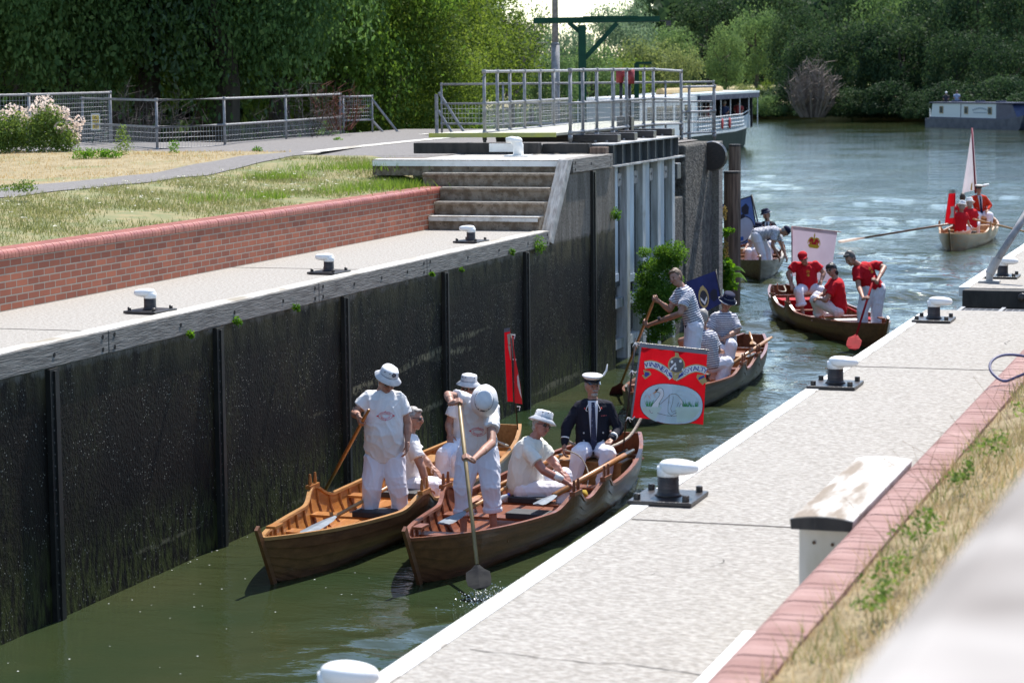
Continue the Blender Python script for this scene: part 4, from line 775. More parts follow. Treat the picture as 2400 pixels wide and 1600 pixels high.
# lawn grass, verge grass
def grass(name, label, region, n, h, wd, m, rng, zf=None, lean=.4):
    P = region(n); n = len(P); a = rng.uniform(0, 2*math.pi, n); hh = h*rng.uniform(.4, 1.3, n); ww = wd*rng.uniform(.6, 1.4, n)
    t = np.stack([np.cos(a), np.sin(a), np.zeros(n)], 1); le = rng.normal(0, lean, (n, 2)); tip = P+np.stack([le[:, 0]*hh, le[:, 1]*hh, hh], 1)
    V = np.stack([P-t*ww[:, None], P+t*ww[:, None], tip], 1).reshape(-1, 3); return tag(quads_mesh(name, V, m, nper=3), label, kind='stuff')
gm_green = leafmat('lawn_blades', (.13, .15, .06), (.20, .22, .09), (.34, .31, .15), .35, 1.2)
gm_fresh = leafmat('fresh_blades', (.09, .16, .03), (.15, .24, .05), (.24, .31, .09), .4, 1.5)
gm_straw = leafmat('straw_blades', (.34, .26, .12), (.46, .36, .18), (.55, .45, .25), .35, 1.5)
def reg(x0, x1, y0, y1, rng, zf, dens=None):
    def f(n):
        x = rng.uniform(x0, x1, n); y = rng.uniform(y0, y1, n); z = np.array([zf(a, c) for a, c in zip(x, y)]); P = np.stack([x, y, z], 1)
        if dens: P = P[np.array([mnoise.noise(Vector((p[0]*dens, p[1]*dens, 3.3))) for p in P]) > rng.uniform(-.5, .35, n)]
        return P
    return f
rg = np.random.default_rng(21)
grass('lawn_grass', 'parched grass with green patches behind the brick wall', reg(-16.1, -13.05, 17, 37.3, rg, lambda x, y: zl(x, y)-.01, .8), 60000, .07, .006, gm_green, rg)
grass('lawn_grass', 'straw blades of the dry lawn by the fence', reg(-24.4, -17.2, 22, 40, rg, lambda x, y: zl(x, y)-.01), 26000, .05, .006, gm_straw, rg)
grass('fresh_grass', 'fresh green grass growing at the end of the lawn near the steps', lambda n: np.concatenate([np.stack([rg.normal(cx, sx, int(n*w_)), rg.normal(cy, sy, int(n*w_)), np.full(int(n*w_), 0)], 1)+np.array([0, 0, zl(cx, cy)-.01]) for cx, cy, sx, sy, w_ in ((-13.6, 34.6, .35, 1.0, .3), (-14.6, 36.2, .5, .8, .22), (-15.2, 34.5, .25, .3, .1), (-13.9, 31.3, .15, .25, .07), (-14.3, 30.3, .2, .5, .05), (-13.3, 35.6, .2, .5, .2))]), 6500, .13, .005, gm_fresh, rg)
# yarrow heads over the lawn
V = []; 
q = MB()
for i in range(170):
    x, y = rg.uniform(-16, -13.2), rg.uniform(19, 35); z = zl(x)+rg.uniform(.08, .2); c = np.array([x, y, z]); v = rnd_dirs(10, rg)*.018; v[:, 2] *= .35
    V.append(leaves(c+v, np.tile([0, 0, 1.], (10, 1))+rnd_dirs(10, rg)*.3, .012, rg, .9))
tag(quads_mesh('wild_flowers', np.concatenate(V), mat('cream_petals', (.62, .60, .48), .8)), 'small cream flower heads scattered over the lawn', kind='stuff')
zv = lambda x, y=0: 3.085+.22*min(max((x+1.41)/4.2*3, 0), 1)
grass('verge_grass', 'dry straw grass tufts behind the right brick coping', reg(-1.54, .6, 5.5, 26, rg, zv, 1.6), 60000, .10, .0022, leafmat('verge_blades', (.24, .19, .10), (.38, .30, .16), (.55, .46, .28), .35, 2.5), rg, .8)
grass('verge_grass', 'grey green weeds along the right brick coping', reg(-1.53, -.5, 6.0, 24, rg, zv, 2.6), 12000, .10, .0026, gm_green, rg, .8)

# leafy plants
def plant(name, label, cat, blobs, leaf, m, n, seed, stems=None, group=None, flowers=None):
    rg = np.random.default_rng(seed); c0 = np.array(blobs[0][0], float); e = empty(name, c0-(0, 0, blobs[0][1][2] if np.ndim(blobs[0][1]) else blobs[0][1]), label, cat, group)
    P = []; tot = sum(np.prod(np.ones(3)*b[1])**(2/3) for b in blobs)
    for c, r in blobs:
        k = max(int(n*np.prod(np.ones(3)*r)**(2/3)/tot), 4); v = rnd_dirs(k, rg); P.append(np.array(c)+v*np.ones(3)*r*(rg.uniform(.35, 1.1, (k, 1))))
    P = np.concatenate(P); nn = rnd_dirs(len(P), rg)+np.array([0, -.2, .8]); nn /= np.linalg.norm(nn, axis=1)[:, None]
    quads_mesh('foliage', leaves(P, nn, leaf, rg, .5), m, e)
    if stems:
        q = MB()
        for s_ in stems: q.tube(s_, [.012]*len(s_), 5)
        q.build('stem', mat('green_stem', (.12, .16, .05), .7), e)
    if flowers:
        fm, fl_, ln = flowers; FP = []
        for c, r in fl_: FP.append(np.array(c)+rnd_dirs(ln, rg)*np.ones(3)*r)
        FP = np.concatenate(FP); quads_mesh('flowers', leaves(FP, rnd_dirs(len(FP), rg), .022, rg, .9), fm, e)
    return e
d0 = depth(Pz(110, 380, 3.4))
def D(px, py, d=d0): return Pd(px, py, d)
lush = leafmat('lush_leaves', (.045, .11, .018), (.09, .20, .03), (.17, .32, .05), .5, 2)
shl = leafmat('shrub_leaves', (.07, .12, .03), (.12, .19, .05), (.22, .28, .08), .45, 2)
pet = leafmat('pink_white_petals', (.60, .50, .43), (.72, .62, .55), (.82, .76, .68), .4, 3)
fl_ = [(D(px, py, d0+random.uniform(-.3, .1)), .10) for px, py in ((25, 255), (10, 270), (45, 262), (95, 238), (110, 250), (85, 252), (128, 258), (150, 268), (165, 290), (180, 300), (186, 282), (120, 272), (70, 262), (60, 285), (140, 300), (178, 325), (20, 300), (112, 235), (150, 262), (108, 360))]
plant('flowering_shrub', 'large pink and white flowering shrub in front of the left mesh railing', 'shrub', [(D(110, 320), (.42, .4, .48)), (D(70, 310), (.4, .4, .4)), (D(150, 330), (.28, .3, .35)), (D(20, 310), (.35, .4, .42)), (D(115, 280), (.3, .3, .3)), (D(0, 330), (.4, .3, .4))], .028, shl, 9000, 3, flowers=(pet, fl_, 60))
plant('weed_plant', 'tall thin weed beside the warning sign at the railing foot', 'weed', [(D(290, 340, 42), (.16, .2, .22)), (D(285, 310, 42), (.1, .1, .15))], .02, shl, 500, 4)
plant('weed_plant', 'low green weeds at the foot of the left railing beside the flowering shrub', 'weed', [(D(230, 360, 41), (.3, .2, .1)), (D(190, 362, 41), (.2, .2, .12)), (D(260, 362, 41), (.2, .2, .1))], .02, lush, 1200, 5)
plant('weed_plant', 'small green weed at a post of the long left railing', 'weed', [(D(408, 345, 41.6), (.10, .1, .13))], .02, lush, 200, 6)
plant('weed_plant', 'small green weed under the right part of the long left railing', 'weed', [(D(603, 350, 44.5), (.10, .1, .05))], .02, lush, 120, 6)
plant('weed_plant', 'small green weed at the foot of the narrow mesh gate panel', 'weed', [(D(792, 328, 50), (.12, .1, .06))], .02, lush, 120, 8)
plant('weed_plant', 'greyish weed at the edge of the dry lawn by the path', 'weed', [(D(30, 440, 31), (.25, .2, .06)), (D(60, 436, 31), (.15, .2, .08))], .016, shl, 700, 9)
wx = XW+.07
def W(px, py): q = Px(px, py, wx); return q
for i, (px, py, r, lab) in enumerate([(1262, 572, .13, 'bright green fern like weed under the coping at the foot of the steps'), (555, 752, .055, 'bright green weed in the wall joint left of the middle'), (1200, 589, .05, 'small weed under the coping left of the fern like weed'), (694, 720, .045, 'small weed in the wall joint above the middle pile'), (446, 782, .04, 'tiny pale green weed in the wall joint on the left'), (1012, 642, .03, 'tiny weed below the coping near the middle bollard'), (1442, 500, .10, 'green tuft growing from the corner post of the gate'), (1081, 632, .03, 'tiny weed below the coping beside the middle pile')]):
    plant('wall_weed', lab, 'weed', [(W(px, py), r), (W(px, py)+(0.02, 0, -r*.5), r*.7)], .018, lush, 380 if r > .09 else 120, 20+i, group='weeds on the lock wall')
dg = depth(Px(1520, 700, -10.45))
rb = random.Random(5)
bb = [(Pd(1530, 700, dg), (.36, .35, .42)), (Pd(1535, 645, dg), (.30, .3, .30)), (Pd(1560, 705, dg), (.24, .3, .34)), (Pd(1540, 765, dg), (.26, .3, .24))]+[(Pd(1500+rb.random()*88, 592+rb.random()**1.3*150, dg+rb.uniform(-.2, .2)), (lambda r: (r, r, r*rb.uniform(.7, 1.1)))(rb.uniform(.10, .25))) for k in range(26)]+[(Pd(1510+rb.random()*60, 740+rb.random()*50, dg), (.12, .15, .12)) for k in range(6)]
plant('leafy_bush', 'big bright green bush growing out of the foot of the lock gate', 'bush', bb, .022, leafmat('bright_bush_leaves', (.04, .10, .016), (.085, .18, .03), (.17, .29, .06), .42, 5), 26000, 31)
dp = 49.4
plant('climbing_plant', 'leafy climber with a purple flower on the stone pier', 'climber', [(Pd(1680, 560, dp), (.10, .1, .14)), (Pd(1660, 580, dp), (.12, .1, .14)), (Pd(1655, 600, dp), (.12, .1, .10)), (Pd(1668, 545, dp), (.07, .1, .12)), (Pd(1660, 520, dp), (.04, .05, .10)), (Pd(1637, 610, dp), (.10, .1, .07)), (Pd(1700, 545, dp), (.10, .1, .10)), (Pd(1712, 540, dp), (.10, .1, .06)), (Pd(1690, 600, dp), (.10, .1, .25))], .03, lush, 1500, 33, flowers=(mat('purple_petals', (.35, .08, .45), .7), [(Pd(1676, 537, dp-.2), .03)], 8))
plant('reddish_weed', 'tall brownish seeding weed between the pier and the thick pile', 'weed', [(Pd(1697, 500, dp), (.06, .1, .16)), (Pd(1700, 590, dp-.1), (.07, .1, .25)), (Pd(1620, 520, 46.4), (.06, .1, .18)), (Pd(1695, 640, dp), (.08, .1, .2))], .02, leafmat('brown_seed', (.16, .15, .04), (.26, .20, .07), (.34, .26, .12), .4, 3), 900, 35)
e = plant('broad_leaf_plant', 'large broad leaved plant drooping over the water beside the thick pile', 'plant', [(Pd(1700, 650, dp-.3), (.18, .2, .22)), (Pd(1706, 620, dp-.3), (.12, .2, .12)), (Pd(1712, 670, dp-.3), (.16, .2, .10))], .06, lush, 420, 37)
bl = MB(); bl.closed = False
def bigleaf(p0, p1, p2, wd):
    p0, p1, p2 = map(np.array, (p0, p1, p2)); n = 8; vs = []
    for i in range(n+1):
        t = i/n; c = p0*(1-t)**2+2*p1*t*(1-t)+p2*t*t; w_ = wd*math.sin(math.pi*min(t*.93+.07, 1))**.7; s_ = AWAY*w_*.8+UP*w_*.35; vs += [c-s_-UP*w_*.25, c+UP*w_*.10, c+s_-UP*w_*.1]
    bl.add(vs, [(3*i+k, 3*i+k+1, 3*i+k+4, 3*i+k+3) for i in range(n) for k in (0, 1)])
for a, b, c, w_ in (((1708, 640), (1728, 612), (1748, 640), .10), ((1708, 655), (1735, 625), (1752, 662), .12), ((1705, 650), (1715, 625), (1725, 640), .08), ((1700, 668), (1720, 655), (1735, 676), .09), ((1690, 660), (1680, 640), (1672, 665), .08)): bigleaf(Pd(*a, dp-.3), Pd(*b, dp-.5), Pd(*c, dp-.7), w_)
bl.build('broad_leaf', lush, e)
# verge weeds on the right
for i, (px, py, z, r, lab) in enumerate([(2040, 1340, 3.2, .12, 'green and reddish bramble tuft on the right verge, middle'), (2120, 1230, 3.2, .12, 'clover like weed higher up the right verge'), (2010, 1400, 3.2, .08, 'small clover tuft at the coping edge'), (2290, 1040, 3.25, .13, 'green weed tuft on the right verge near the painted beam'), (2390, 950, 3.3, .14, 'green weed tuft at the right edge of the picture'), (2220, 1110, 3.2, .07, 'thin branching weed leaning over the pink coping')]):
    plant('verge_weed', lab, 'weed', [(Pz(px, py, z)+(.05, 0, -.01), (r*.8, r*2.2, .025)), (Pz(px, py, z)+(.08, .1, .02), (r*.4, r, .04))], .011, shl, 170, 50+i, group='weeds on the right verge')
V = []; rg = np.random.default_rng(77); q = MB()
for i in range(26):
    b_ = Pz(rg.uniform(1960, 2330), 0, 0) if 0 else np.array([-1.42+rg.uniform(0, .12), rg.uniform(8, 14), 3.1]); q.tube([b_, b_+(rg.uniform(-.12, .02), rg.uniform(-.05, .05), .12), b_+(rg.uniform(-.28, .0), rg.uniform(-.1, .1), .2+rg.uniform(0, .08))], [.0016, .0012, .0008], 3, cap=False)
q.closed = False; tag(q.build('dry_stalks', mat('dry_stalk', (.30, .20, .12), .9)), 'thin dry stalks leaning over the pink coping', kind='stuff')

# ------------------------------------------------------------------ trip boat
def person_simple(loc, label, shirt, hair, group, hat=None, face=(0, 0), s=1.0):
    L0 = np.array(loc, float); e = empty('person', L0, label, 'person', group); q = MB()
    n = 10; prof = [(.10, 0), (.17, .02), (.18, .18), (.16, .32), (.20, .46), (.17, .54), (.07, .585), (.055, .63), (.085, .67), (.10, .74), (.085, .83), (.03, .87)]
    q.lathe([(r*s, z*s) for r, z in prof], L0, n, sy=.62)
    for sg in (-1, 1): q.tube([L0+np.array([sg*.18*s, 0, .5*s]), L0+np.array([sg*.24*s, -.05, .28*s]), L0+np.array([sg*.14*s, -.24*s, .2*s])], [.055*s, .045*s, .035*s], 6)
    q.build('body', skin_m, e, smooth=True)
    q = MB(); q.lathe([(r*s*1.06, z*s) for r, z in prof[1:7]], L0, n, sy=.66)
    for sg in (-1, 1): q.tube([L0+np.array([sg*.18*s, 0, .52*s]), L0+np.array([sg*.235*s, -.04, .33*s])], [.075*s, .068*s], 6)
    q.build('shirt', shirt, e, smooth=True)
    q = MB(); q.ell(L0+np.array([0, .015, .78*s]), (.108*s, .108*s, .10*s)); q.build('hair' if not hat else 'hat', hat or hair, e, smooth=True)
    return e
skin_m = mat('tanned_skin', (.42, .235, .165), .5, (.36, .175, .12), 14, spec=.4)
hair_d = mat('dark_hair', (.03, .02, .015), .6, (.06, .04, .03), 40); hair_g = mat('grey_hair', (.42, .39, .36), .6, (.22, .20, .18), 60)
tb = empty('trip_boat', (-34.5, 139, 0), 'long white passenger trip boat with an awning roof and dark green hull', 'boat')
hg = mat('dark_green_hull_paint', (.006, .022, .018), .6, (.018, .034, .03), 2, (4, 4, .3), spec=.15); wb = mat('boat_white_paint', (.72, .73, .74), .5)
xa, xb, ya, yb = -36.6, -32.9, 122.0, 153.2
def hullpoly(z, ins): 
    L_ = []; 
    for y in np.linspace(ya, yb, 24):
        t = (y-ya)/(yb-ya); k = (1 if t < .8 else max(1-((t-.8)/.2)**2.2*.75, .1))*(1 if t > .12 else .55+.45*(t/.12)**.5); hw = (xb-xa)/2*k-ins; L_.append((y, hw))
    c = (xa+xb)/2; return [(c+h, y, z+max(0, (y-ya)/(yb-ya)-.75)*1.2*(z > .5)) for y, h in L_]+[(c-h, y, z+max(0, (y-ya)/(yb-ya)-.75)*1.2*(z > .5)) for y, h in L_[::-1]]
mb = MB(); a, b_, c_ = hullpoly(-.3, .4), hullpoly(.15, .12), hullpoly(1.1, 0); n = len(a)
mb.add(a+b_+c_, [(i, (i+1) % n, (i+1) % n+n, i+n) for i in range(n)]+[(i+n, (i+1) % n+n, (i+1) % n+2*n, i+2*n) for i in range(n)]+[tuple(range(2*n, 3*n))]); mb.build('hull', hg, tb)
mb = MB(); mb.closed = False; a, b_ = hullpoly(1.1, -.03), hullpoly(1.25, -.03); mb.add(a+b_, [(i, (i+1) % n, (i+1) % n+n, i+n) for i in range(n)]); mb.build('rubbing_strake', wb, tb)
mb = MB(); mb.box(xa+.15, xb-.12, ya+1, 136, 1.25, 3.4); mb.box(xa+.3, xb-.25, ya+2, 134, 3.4, 3.5); cabf = mb.build('cabin', wb, tb)
for y in np.arange(124.5, 135, 2.1):
    q = MB(); q.box(xb-.121, xb-.10, y, y+1.5, 2.1, 2.95); q.build('window', mat('boat_window_glass', (.05, .07, .08), .1, spec=.8), tb)
mb = MB(); mb.box(xa, xb+.02, 136, 152.4, 3.42, 3.55); mb.build('roof', mat('off_white_roof', (.66, .72, .72), .5), tb)  # roof in its own off-white
mb = MB(); mb.box(xa+.05, xb+.03, 136.1, 152.3, 3.12, 3.42); mb.build('awning_valance', mat('navy_awning', (.02, .025, .06), .8, (.08, .09, .14), 3), tb)
mb = MB(); mb.tube([((xa+xb)/2, 134, 3.62), ((xa+xb)/2, 149, 3.62)], .26, 10); mb.build('roof_cover', mat('tan_tarpaulin', (.46, .34, .17), .8, (.34, .25, .12), 3), tb)
q = MB(); q.box(xa+.1, xa+.16, 136.1, 152.2, 1.2, 3.12); q.box(xa+.17, xb-.4, 152.1, 152.2, 1.2, 3.35); q.build('interior_shade_sheets', mat('interior_shade_dark', (.02, .022, .03), .9), tb)  # dark sheets added to stand for the shade under the awning
for y in np.arange(136.5, 152.6, 2.6):
    q = MB(); q.tube([(xb-.06, y, 1.2), (xb-.06, y, 3.2)], .035, 6); q.build('roof_post', wb, tb)
for z in (1.4, 1.62, 1.85, 2.08):
    q = MB(); q.tube([(xb-.03, 136, z), (xb-.03, 147.5, z+.06), (xb-.35, 151, z+.25), (xb-1.1, 153, z+.4)], .028, 5); q.build('side_rail', wb, tb)
q = MB()
for y in np.arange(136, 148, .55): q.box(xb-.05, xb-.02, y, y+.05, 1.25, 2.1)
tag(q.build('rail_uprights', wb, tb))
q = MB(); q.box(xb-.1, xb-.08, 136, 150, 1.25, 2.02); q.build('side_panel', mat('pale_blue_panel', (.36, .42, .48), .6), tb)
for y, c in ((139.6, (.05, .45, .50)), (141.8, (.50, .03, .03)), (143.8, (.50, .03, .03))):
    q = MB(); q.ell((xb+.02, y, 1.65), (.06, .26, .34), n=10, m=6); q.build('hanging_float', mat('float_%d' % int(y), c, .6), tb, smooth=True)
for i, y in enumerate(np.linspace(137.2, 150.6, 11)):
    col = [(.04, .06, .15), (.55, .55, .55), (.12, .25, .45), (.5, .08, .08), (.62, .60, .58), (.03, .03, .04)][i % 6]
    person_simple((xb-.65-(i % 3)*.35, y+random.uniform(-.2, .2), 1.98), 'seated trip boat passenger under the awning, %s in line counted from the white cabin' % ('first second third fourth fifth sixth seventh eighth ninth tenth last'.split()[i]), mat('passenger_%d' % (i % 6), col, .8), hair_d if i % 2 else hair_g, 'passengers on the trip boat', s=1.15)

# ------------------------------------------------------------------ narrowboat
nA, nB = Pz(2168, 298, 0), Pz(2398, 306, 0); nd = (nB-nA); nl = np.linalg.norm(nd); nd /= nl; nn_ = np.cross((0, 0, 1), nd)
if nn_@AWAY < 0: nn_ = -nn_
nb = empty('narrowboat', (nA+nB)/2, 'white and navy narrowboat moored against the dark far bank', 'boat')
def NP(s_, y, z): return nA+nd*s_+nn_*y+np.array([0, 0, z])
def npris(poly, y0, y1): 
    mb = MB(); n = len(poly); mb.add([NP(a, y0, z) for a, z in poly]+[NP(a, y1, z) for a, z in poly], [tuple(range(n)), tuple(range(n, 2*n))]+[(i, (i+1) % n, (i+1) % n+n, i+n) for i in range(n)]); return mb
navy = mat('navy_boat_paint', (.014, .022, .075), .4, (.03, .045, .11), 2); nwhite = mat('off_white_cabin_paint', (.60, .64, .66), .5); 
npris([(0, -.3), (0, .75), (nl*.75, .75), (nl*.92, .95), (nl, 1.15), (nl*.97, .2), (nl*.93, -.3)], 0, 2.1).build('hull', mat('weathered_blue_hull', (.022, .028, .055), .5, (.07, .08, .11), 1.5), nb)
npris([(.6, .752), (.9, 1.95), (nl*.72, 2.0), (nl*.72, .752)], .15, 1.95).build('cabin', nwhite, nb)
npris([(nl*.722, .752), (nl*.722, 2.0), (nl*.88, 1.95), (nl*.93, .9), (nl*.93, .752)], .12, 1.98).build('bow_canopy', navy, nb)
npris([(.5, 1.97), (.6, 2.08), (nl*.9, 2.12), (nl*.9, 2.03)], .05, 2.05).build('roof', navy, nb)
npris([(.5, .70), (.5, .86), (nl*.72, .86), (nl*.72, .70)], .10, .148).build('lower_stripe', navy, nb)
npris([(nl*.36, .87), (nl*.36, 1.96), (nl*.365, 1.96), (nl*.365, .87)], .13, .149).build('panel_joint', navy, nb)
for a in (.14, .40, .64):
    f = npris([(nl*a, 1.15), (nl*a, 1.75), (nl*a+.55, 1.75), (nl*a+.55, 1.15)], .11, .149).build('window', mat('brass_frame', (.35, .27, .16), .4), nb)
    npris([(nl*a+.06, 1.21), (nl*a+.06, 1.69), (nl*a+.49, 1.69), (nl*a+.49, 1.21)], .10, .109).build('pane', mat('boat_window_glass', (.05, .07, .08), .1, spec=.8), f)
q = MB()
for k in range(9): a = NP(nl*.49+k*.26, .13, 1.48+.16*math.sin(math.pi*k/8)); q.obox(a, nd*.09, nn_*.004, np.array([0, 0, .07])); 
for k in range(8): a = NP(nl*.50+k*.25, .13, 1.28); q.obox(a, nd*.08, nn_*.004, np.array([0, 0, .05]))
q.build('faded_lettering', mat('faded_blue_grey_lettering', (.30, .36, .42), .6), nb)
q = MB(); q.tube([NP(.3, .3, .75), NP(.25, .3, 1.5)], .05, 6); q.build('tiller_rail', wb, nb)
q = MB(); 
for a in (2.5, 6, 9): q.box(*sorted((NP(a, 1, 0)[0], NP(a+1.2, 1, 0)[0])), *sorted((NP(a, .6, 0)[1], NP(a, 1.4, 0)[1])), 2.1, 2.22)
q.build('roof_box', navy, nb)
person_simple(NP(1.6, 1.0, 2.05), 'person in a white cap and dark top sitting on the narrowboat stern roof', mat('passenger_5', (.03, .03, .04), .8), hair_d, None, hat=wb)
person_simple(NP(2.9, 1.2, 2.15), 'person in a pale blue shirt and dark hat on the narrowboat roof', mat('pale_blue_shirt', (.30, .36, .50), .8), hair_d, None)
# ------------------------------------------------------------------ rowing boats
def varnish(name, c1, c2, sc=4, rough=.36, coat=.22): return mat(name, c1, rough, c2, sc, (6, .8, 6), bump=.12, bscale=10, thr=(.3, .7), coat=coat)
gold_v = varnish('golden_varnished_wood', (.44, .19, .045), (.30, .11, .025)); red_v = varnish('reddish_varnished_wood', (.26, .085, .035), (.15, .045, .02))
dark_v = varnish('dark_varnished_hull', (.115, .040, .017), (.20, .075, .030), 3); mid_v = varnish('brown_varnished_hull', (.20, .085, .034), (.12, .048, .020), 3)
pale_v = varnish('pale_varnished_wood', (.50, .27, .10), (.36, .17, .055)); worn_v = varnish('worn_greyish_hull', (.17, .145, .12), (.085, .065, .05), 3, .5, .2); rust_v = varnish('warm_brown_hull', (.24, .11, .045), (.16, .13, .10), 2)
red_p = mat('red_boat_paint', (.42, .010, .018), .65, (.30, .008, .013), 8, spec=.15)
black_pad = mat('black_seat_pad', (.018, .018, .02), .6, (.03, .03, .035), 12); rope_m = mat('pale_rope', (.55, .50, .42), .9, (.38, .33, .26), 60, bump=.5, bscale=90)
def sheer(s): return .355+.15*(1-s/.5)**2.2 if s < .5 else .355+.17*((s-.5)/.5)**2
def BW(s): 
    if s < .5: return .70*(1-(1-s/.5)**2.0)**.84
    return .70*(1-((s-.5)/.5)**2.6*.74)
def keelz(s): return -.13+.30*max(0, .06-s)/.06*.6+.42*max(0, (s-.90)/.10)**1.6*.5
class Boat:
    def __init__(b, bow, stern, label, outer, inner, rim, pads=(.33, .50), pad_m=black_pad, wings=((.41, 0), (.55, -1)), width=1.0, box=.74, box_m=None, thw=(.22, .33, .50, .66), pady=0.):
        b.B = np.array([*bow, 0.]); b.S = np.array([*stern, 0.]); b.L = np.linalg.norm(b.S-b.B); b.d = (b.S-b.B)/b.L; b.n = np.cross((0, 0, 1), b.d); b.wings = wings   # n: to the boat's left seen from bow looking aft
        b.e = empty('rowing_boat', (b.B+b.S)/2, label, 'rowing boat', 'varnished rowing boats'); e = b.e
        NS, K = 100, 7
        beam_ = lambda s: BW(s)*width
        def edge(s, sg=0):   # gunwale top incl. wings
            w_ = sum(math.exp(-abs((s-c)*b.L/.27)**2.4) for c, q_ in wings if q_ in (0, sg)); return sheer(s)+.15*w_, beam_(s)+.05*w_
        b.edge = edge
        def sec(s, t, off, sg=0):   # t 0..1 keel -> gunwale
            zg, bg = edge(s, sg); zk = keelz(s); th = t*math.pi/2
            y = (bg-off)*math.sin(th)**.72; z = zk+off+(zg-zk-off)*(1-math.cos(th))**1.0; return y, z
        def pt(s, sg, t, off=0., rake=True):
            y, z = sec(s, t, off, sg); r = .40*(1-s/.14)*(1-(z+.1)/.72) if s < .14 else 0
            return b.B+b.d*(s*b.L+(r if rake else 0))+b.n*sg*y+np.array([0, 0, z])
        b.pt = pt
        SS = [max(i/NS, .0005) for i in range(NS+1)]
        mb = MB(); mb.closed = False
        for sg in (-1, 1):
            for k in range(K):
                t0, t1 = k/K, (k+1)/K
                mb.grid(lambda u, v: pt(SS[int(round(u*NS))], sg, t0+(t1-t0)*v, 0)+b.n*sg*.010*(1-v)+np.array([0, 0, -.003]), NS, 2)
        b_tr = [pt(1, 1, t) for t in np.linspace(0, 1, 8)]+[pt(1, -1, t) for t in np.linspace(1, 0, 8)]; mb.add(b_tr, [tuple(range(16))])
        mb.build('hull', outer, e)
        mb = MB(); mb.closed = False
        for sg in (-1, 1): mb.grid(lambda u, v: pt(SS[int(round(u*NS))], sg, v, .016), NS, 10)
        mb.build('lining', inner, e, smooth=True)
        mb = MB()
        for sg in (-1, 1):
            top = [pt(s, sg, 1)+b.n*sg*.012 for s in SS]; inn = [pt(s, sg, 1)-b.n*sg*min(.038, beam_(s)+.01) for s in SS]
            vs = []; 
            for p, q in zip(top, inn): vs += [p+(0, 0, .012), q+(0, 0, .012), q-(0, 0, .016), p-(0, 0, .022)]
            mb.add(vs, [(4*i+k, 4*i+(k+1) % 4, 4*i+4+(k+1) % 4, 4*i+4+k) for i in range(NS) for k in range(4)])
        mb.build('gunwale', rim, e)
        mb = MB(); st = [b.B+b.d*(.40*(1-(z+.1)/.66)-.02)+np.array([0, 0, z]) for z in np.linspace(-.16, .63, 8)]
        for p, q in zip(st[:-1], st[1:]): mb.beam(p, q, .035, .07, up=b.d)
        mb.build('stem_post', outer, e)
        mb = MB(); tr = [pt(1, 1, t)-0 for t in np.linspace(0, 1, 8)]+[pt(1, -1, t) for t in np.linspace(1, 0, 8)]
        mb.add([p+b.d*.002 for p in tr]+[p-b.d*.03 for p in tr], [tuple(range(16)), tuple(range(16, 32))]+[(i, (i+1) % 16, (i+1) % 16+16, i+16) for i in range(16)]); mb.build('transom', rim, e)
        # ribs
        for s in np.arange(.07, .98, .30/b.L):
            mb = MB(); mb.tube([pt(s, -1, t, .022) for t in np.linspace(.97, .1, 7)]+[pt(s, 1, t, .022) for t in np.linspace(.1, .97, 7)], .015, 5); mb.build('rib', inner, e)
        ff = lambda s: max(beam_(s)*.83-.01, .02)
        mb = MB()
        for k in range(-2, 3):
            vs = []
            SF = np.linspace(.10, .93, 20)
            for s in SF:
                h = ff(s)/2.5; c = b.B+b.d*s*b.L+b.n*k*h+np.array([0, 0, .062]); vs += [c-b.n*(h/2-.004), c+b.n*(h/2-.004)]
            mb.add(vs, [(2*i, 2*i+1, 2*i+3, 2*i+2) for i in range(len(SF)-1)])
        mb.closed = False; mb.build('floorboards', inner, e)
        for s in thw:
            zt = .25; hw = beam_(s)-.03; c = b.B+b.d*s*b.L+np.array([0, 0, zt]); mb = MB(); mb.obox(c, b.d*.10, b.n*hw, (0, 0, .013)); th = mb.build('thwart', inner, e)
            if s in pads: q = MB(); q.obox(c+b.n*(pady if s < .4 else 0)+(0, 0, .048), b.d*.14, b.n*.22, (0, 0, .033)); q.build('seat_pad', pad_m, e, bevel=.012)
        s = .905; c = b.B+b.d*s*b.L+np.array([0, 0, .27]); mb = MB(); mb.obox(c, b.d*.28, b.n*(beam_(s)-.06), (0, 0, .012)); mb.build('stern_bench', inner, e)
        s = .85; mb = MB(); mb.obox(b.B+b.d*s*b.L+(0, 0, .40), b.d*.02, b.n*(beam_(s)-.02), (0, 0, .025)); mb.build('stern_rail', inner, e)
        mb = MB(); mb.prism([(0, 0), (0, 0.001), (.001, 0)], 'z', 0, .001) if 0 else mb.obox(b.B+b.d*.36+(0, 0, .575), b.d*.10, b.n*.05, (0, 0, .012)); mb.build('breast_hook', inner, e)
        if box:
            c = b.B+b.d*box*b.L+np.array([0, 0, .19]); mb = MB(); mb.obox(c, b.d*.24, b.n*.40, (0, 0, .185)); bx = mb.build('locker_seat', box_m or pale_v, e, bevel=.006)
            q = MB(); q.obox(c+(0, 0, .19), b.d*.26, b.n*.42, (0, 0, .012)); q.build('lid', box_m or pale_v, bx, bevel=.004)
        # thole pins and cleats on each wing
        for s, q_ in wings:
            for sg in ((-1, 1) if q_ == 0 else (q_,)):
                zg, bg = edge(s, sg); q = MB()
                for o_ in (-.07, .07):
                    p = b.B+b.d*(s*b.L+o_)+b.n*sg*(bg-.01)+np.array([0, 0, zg]); q.tube([p, p+(0, 0, .07), p+(0, 0, .15)], [.018, .02, .012], 6)
                q.obox(b.B+b.d*s*b.L+b.n*sg*(bg-.01)+np.array([0, 0, zg+.01]), b.d*.13, b.n*.03, (0, 0, .02)); q.build('rowlock', inner, e)
    def P(b, s, y, z): return b.B+b.d*s*b.L+b.n*y+np.array([0, 0, z])
g_rope = 'ropes in the boats'
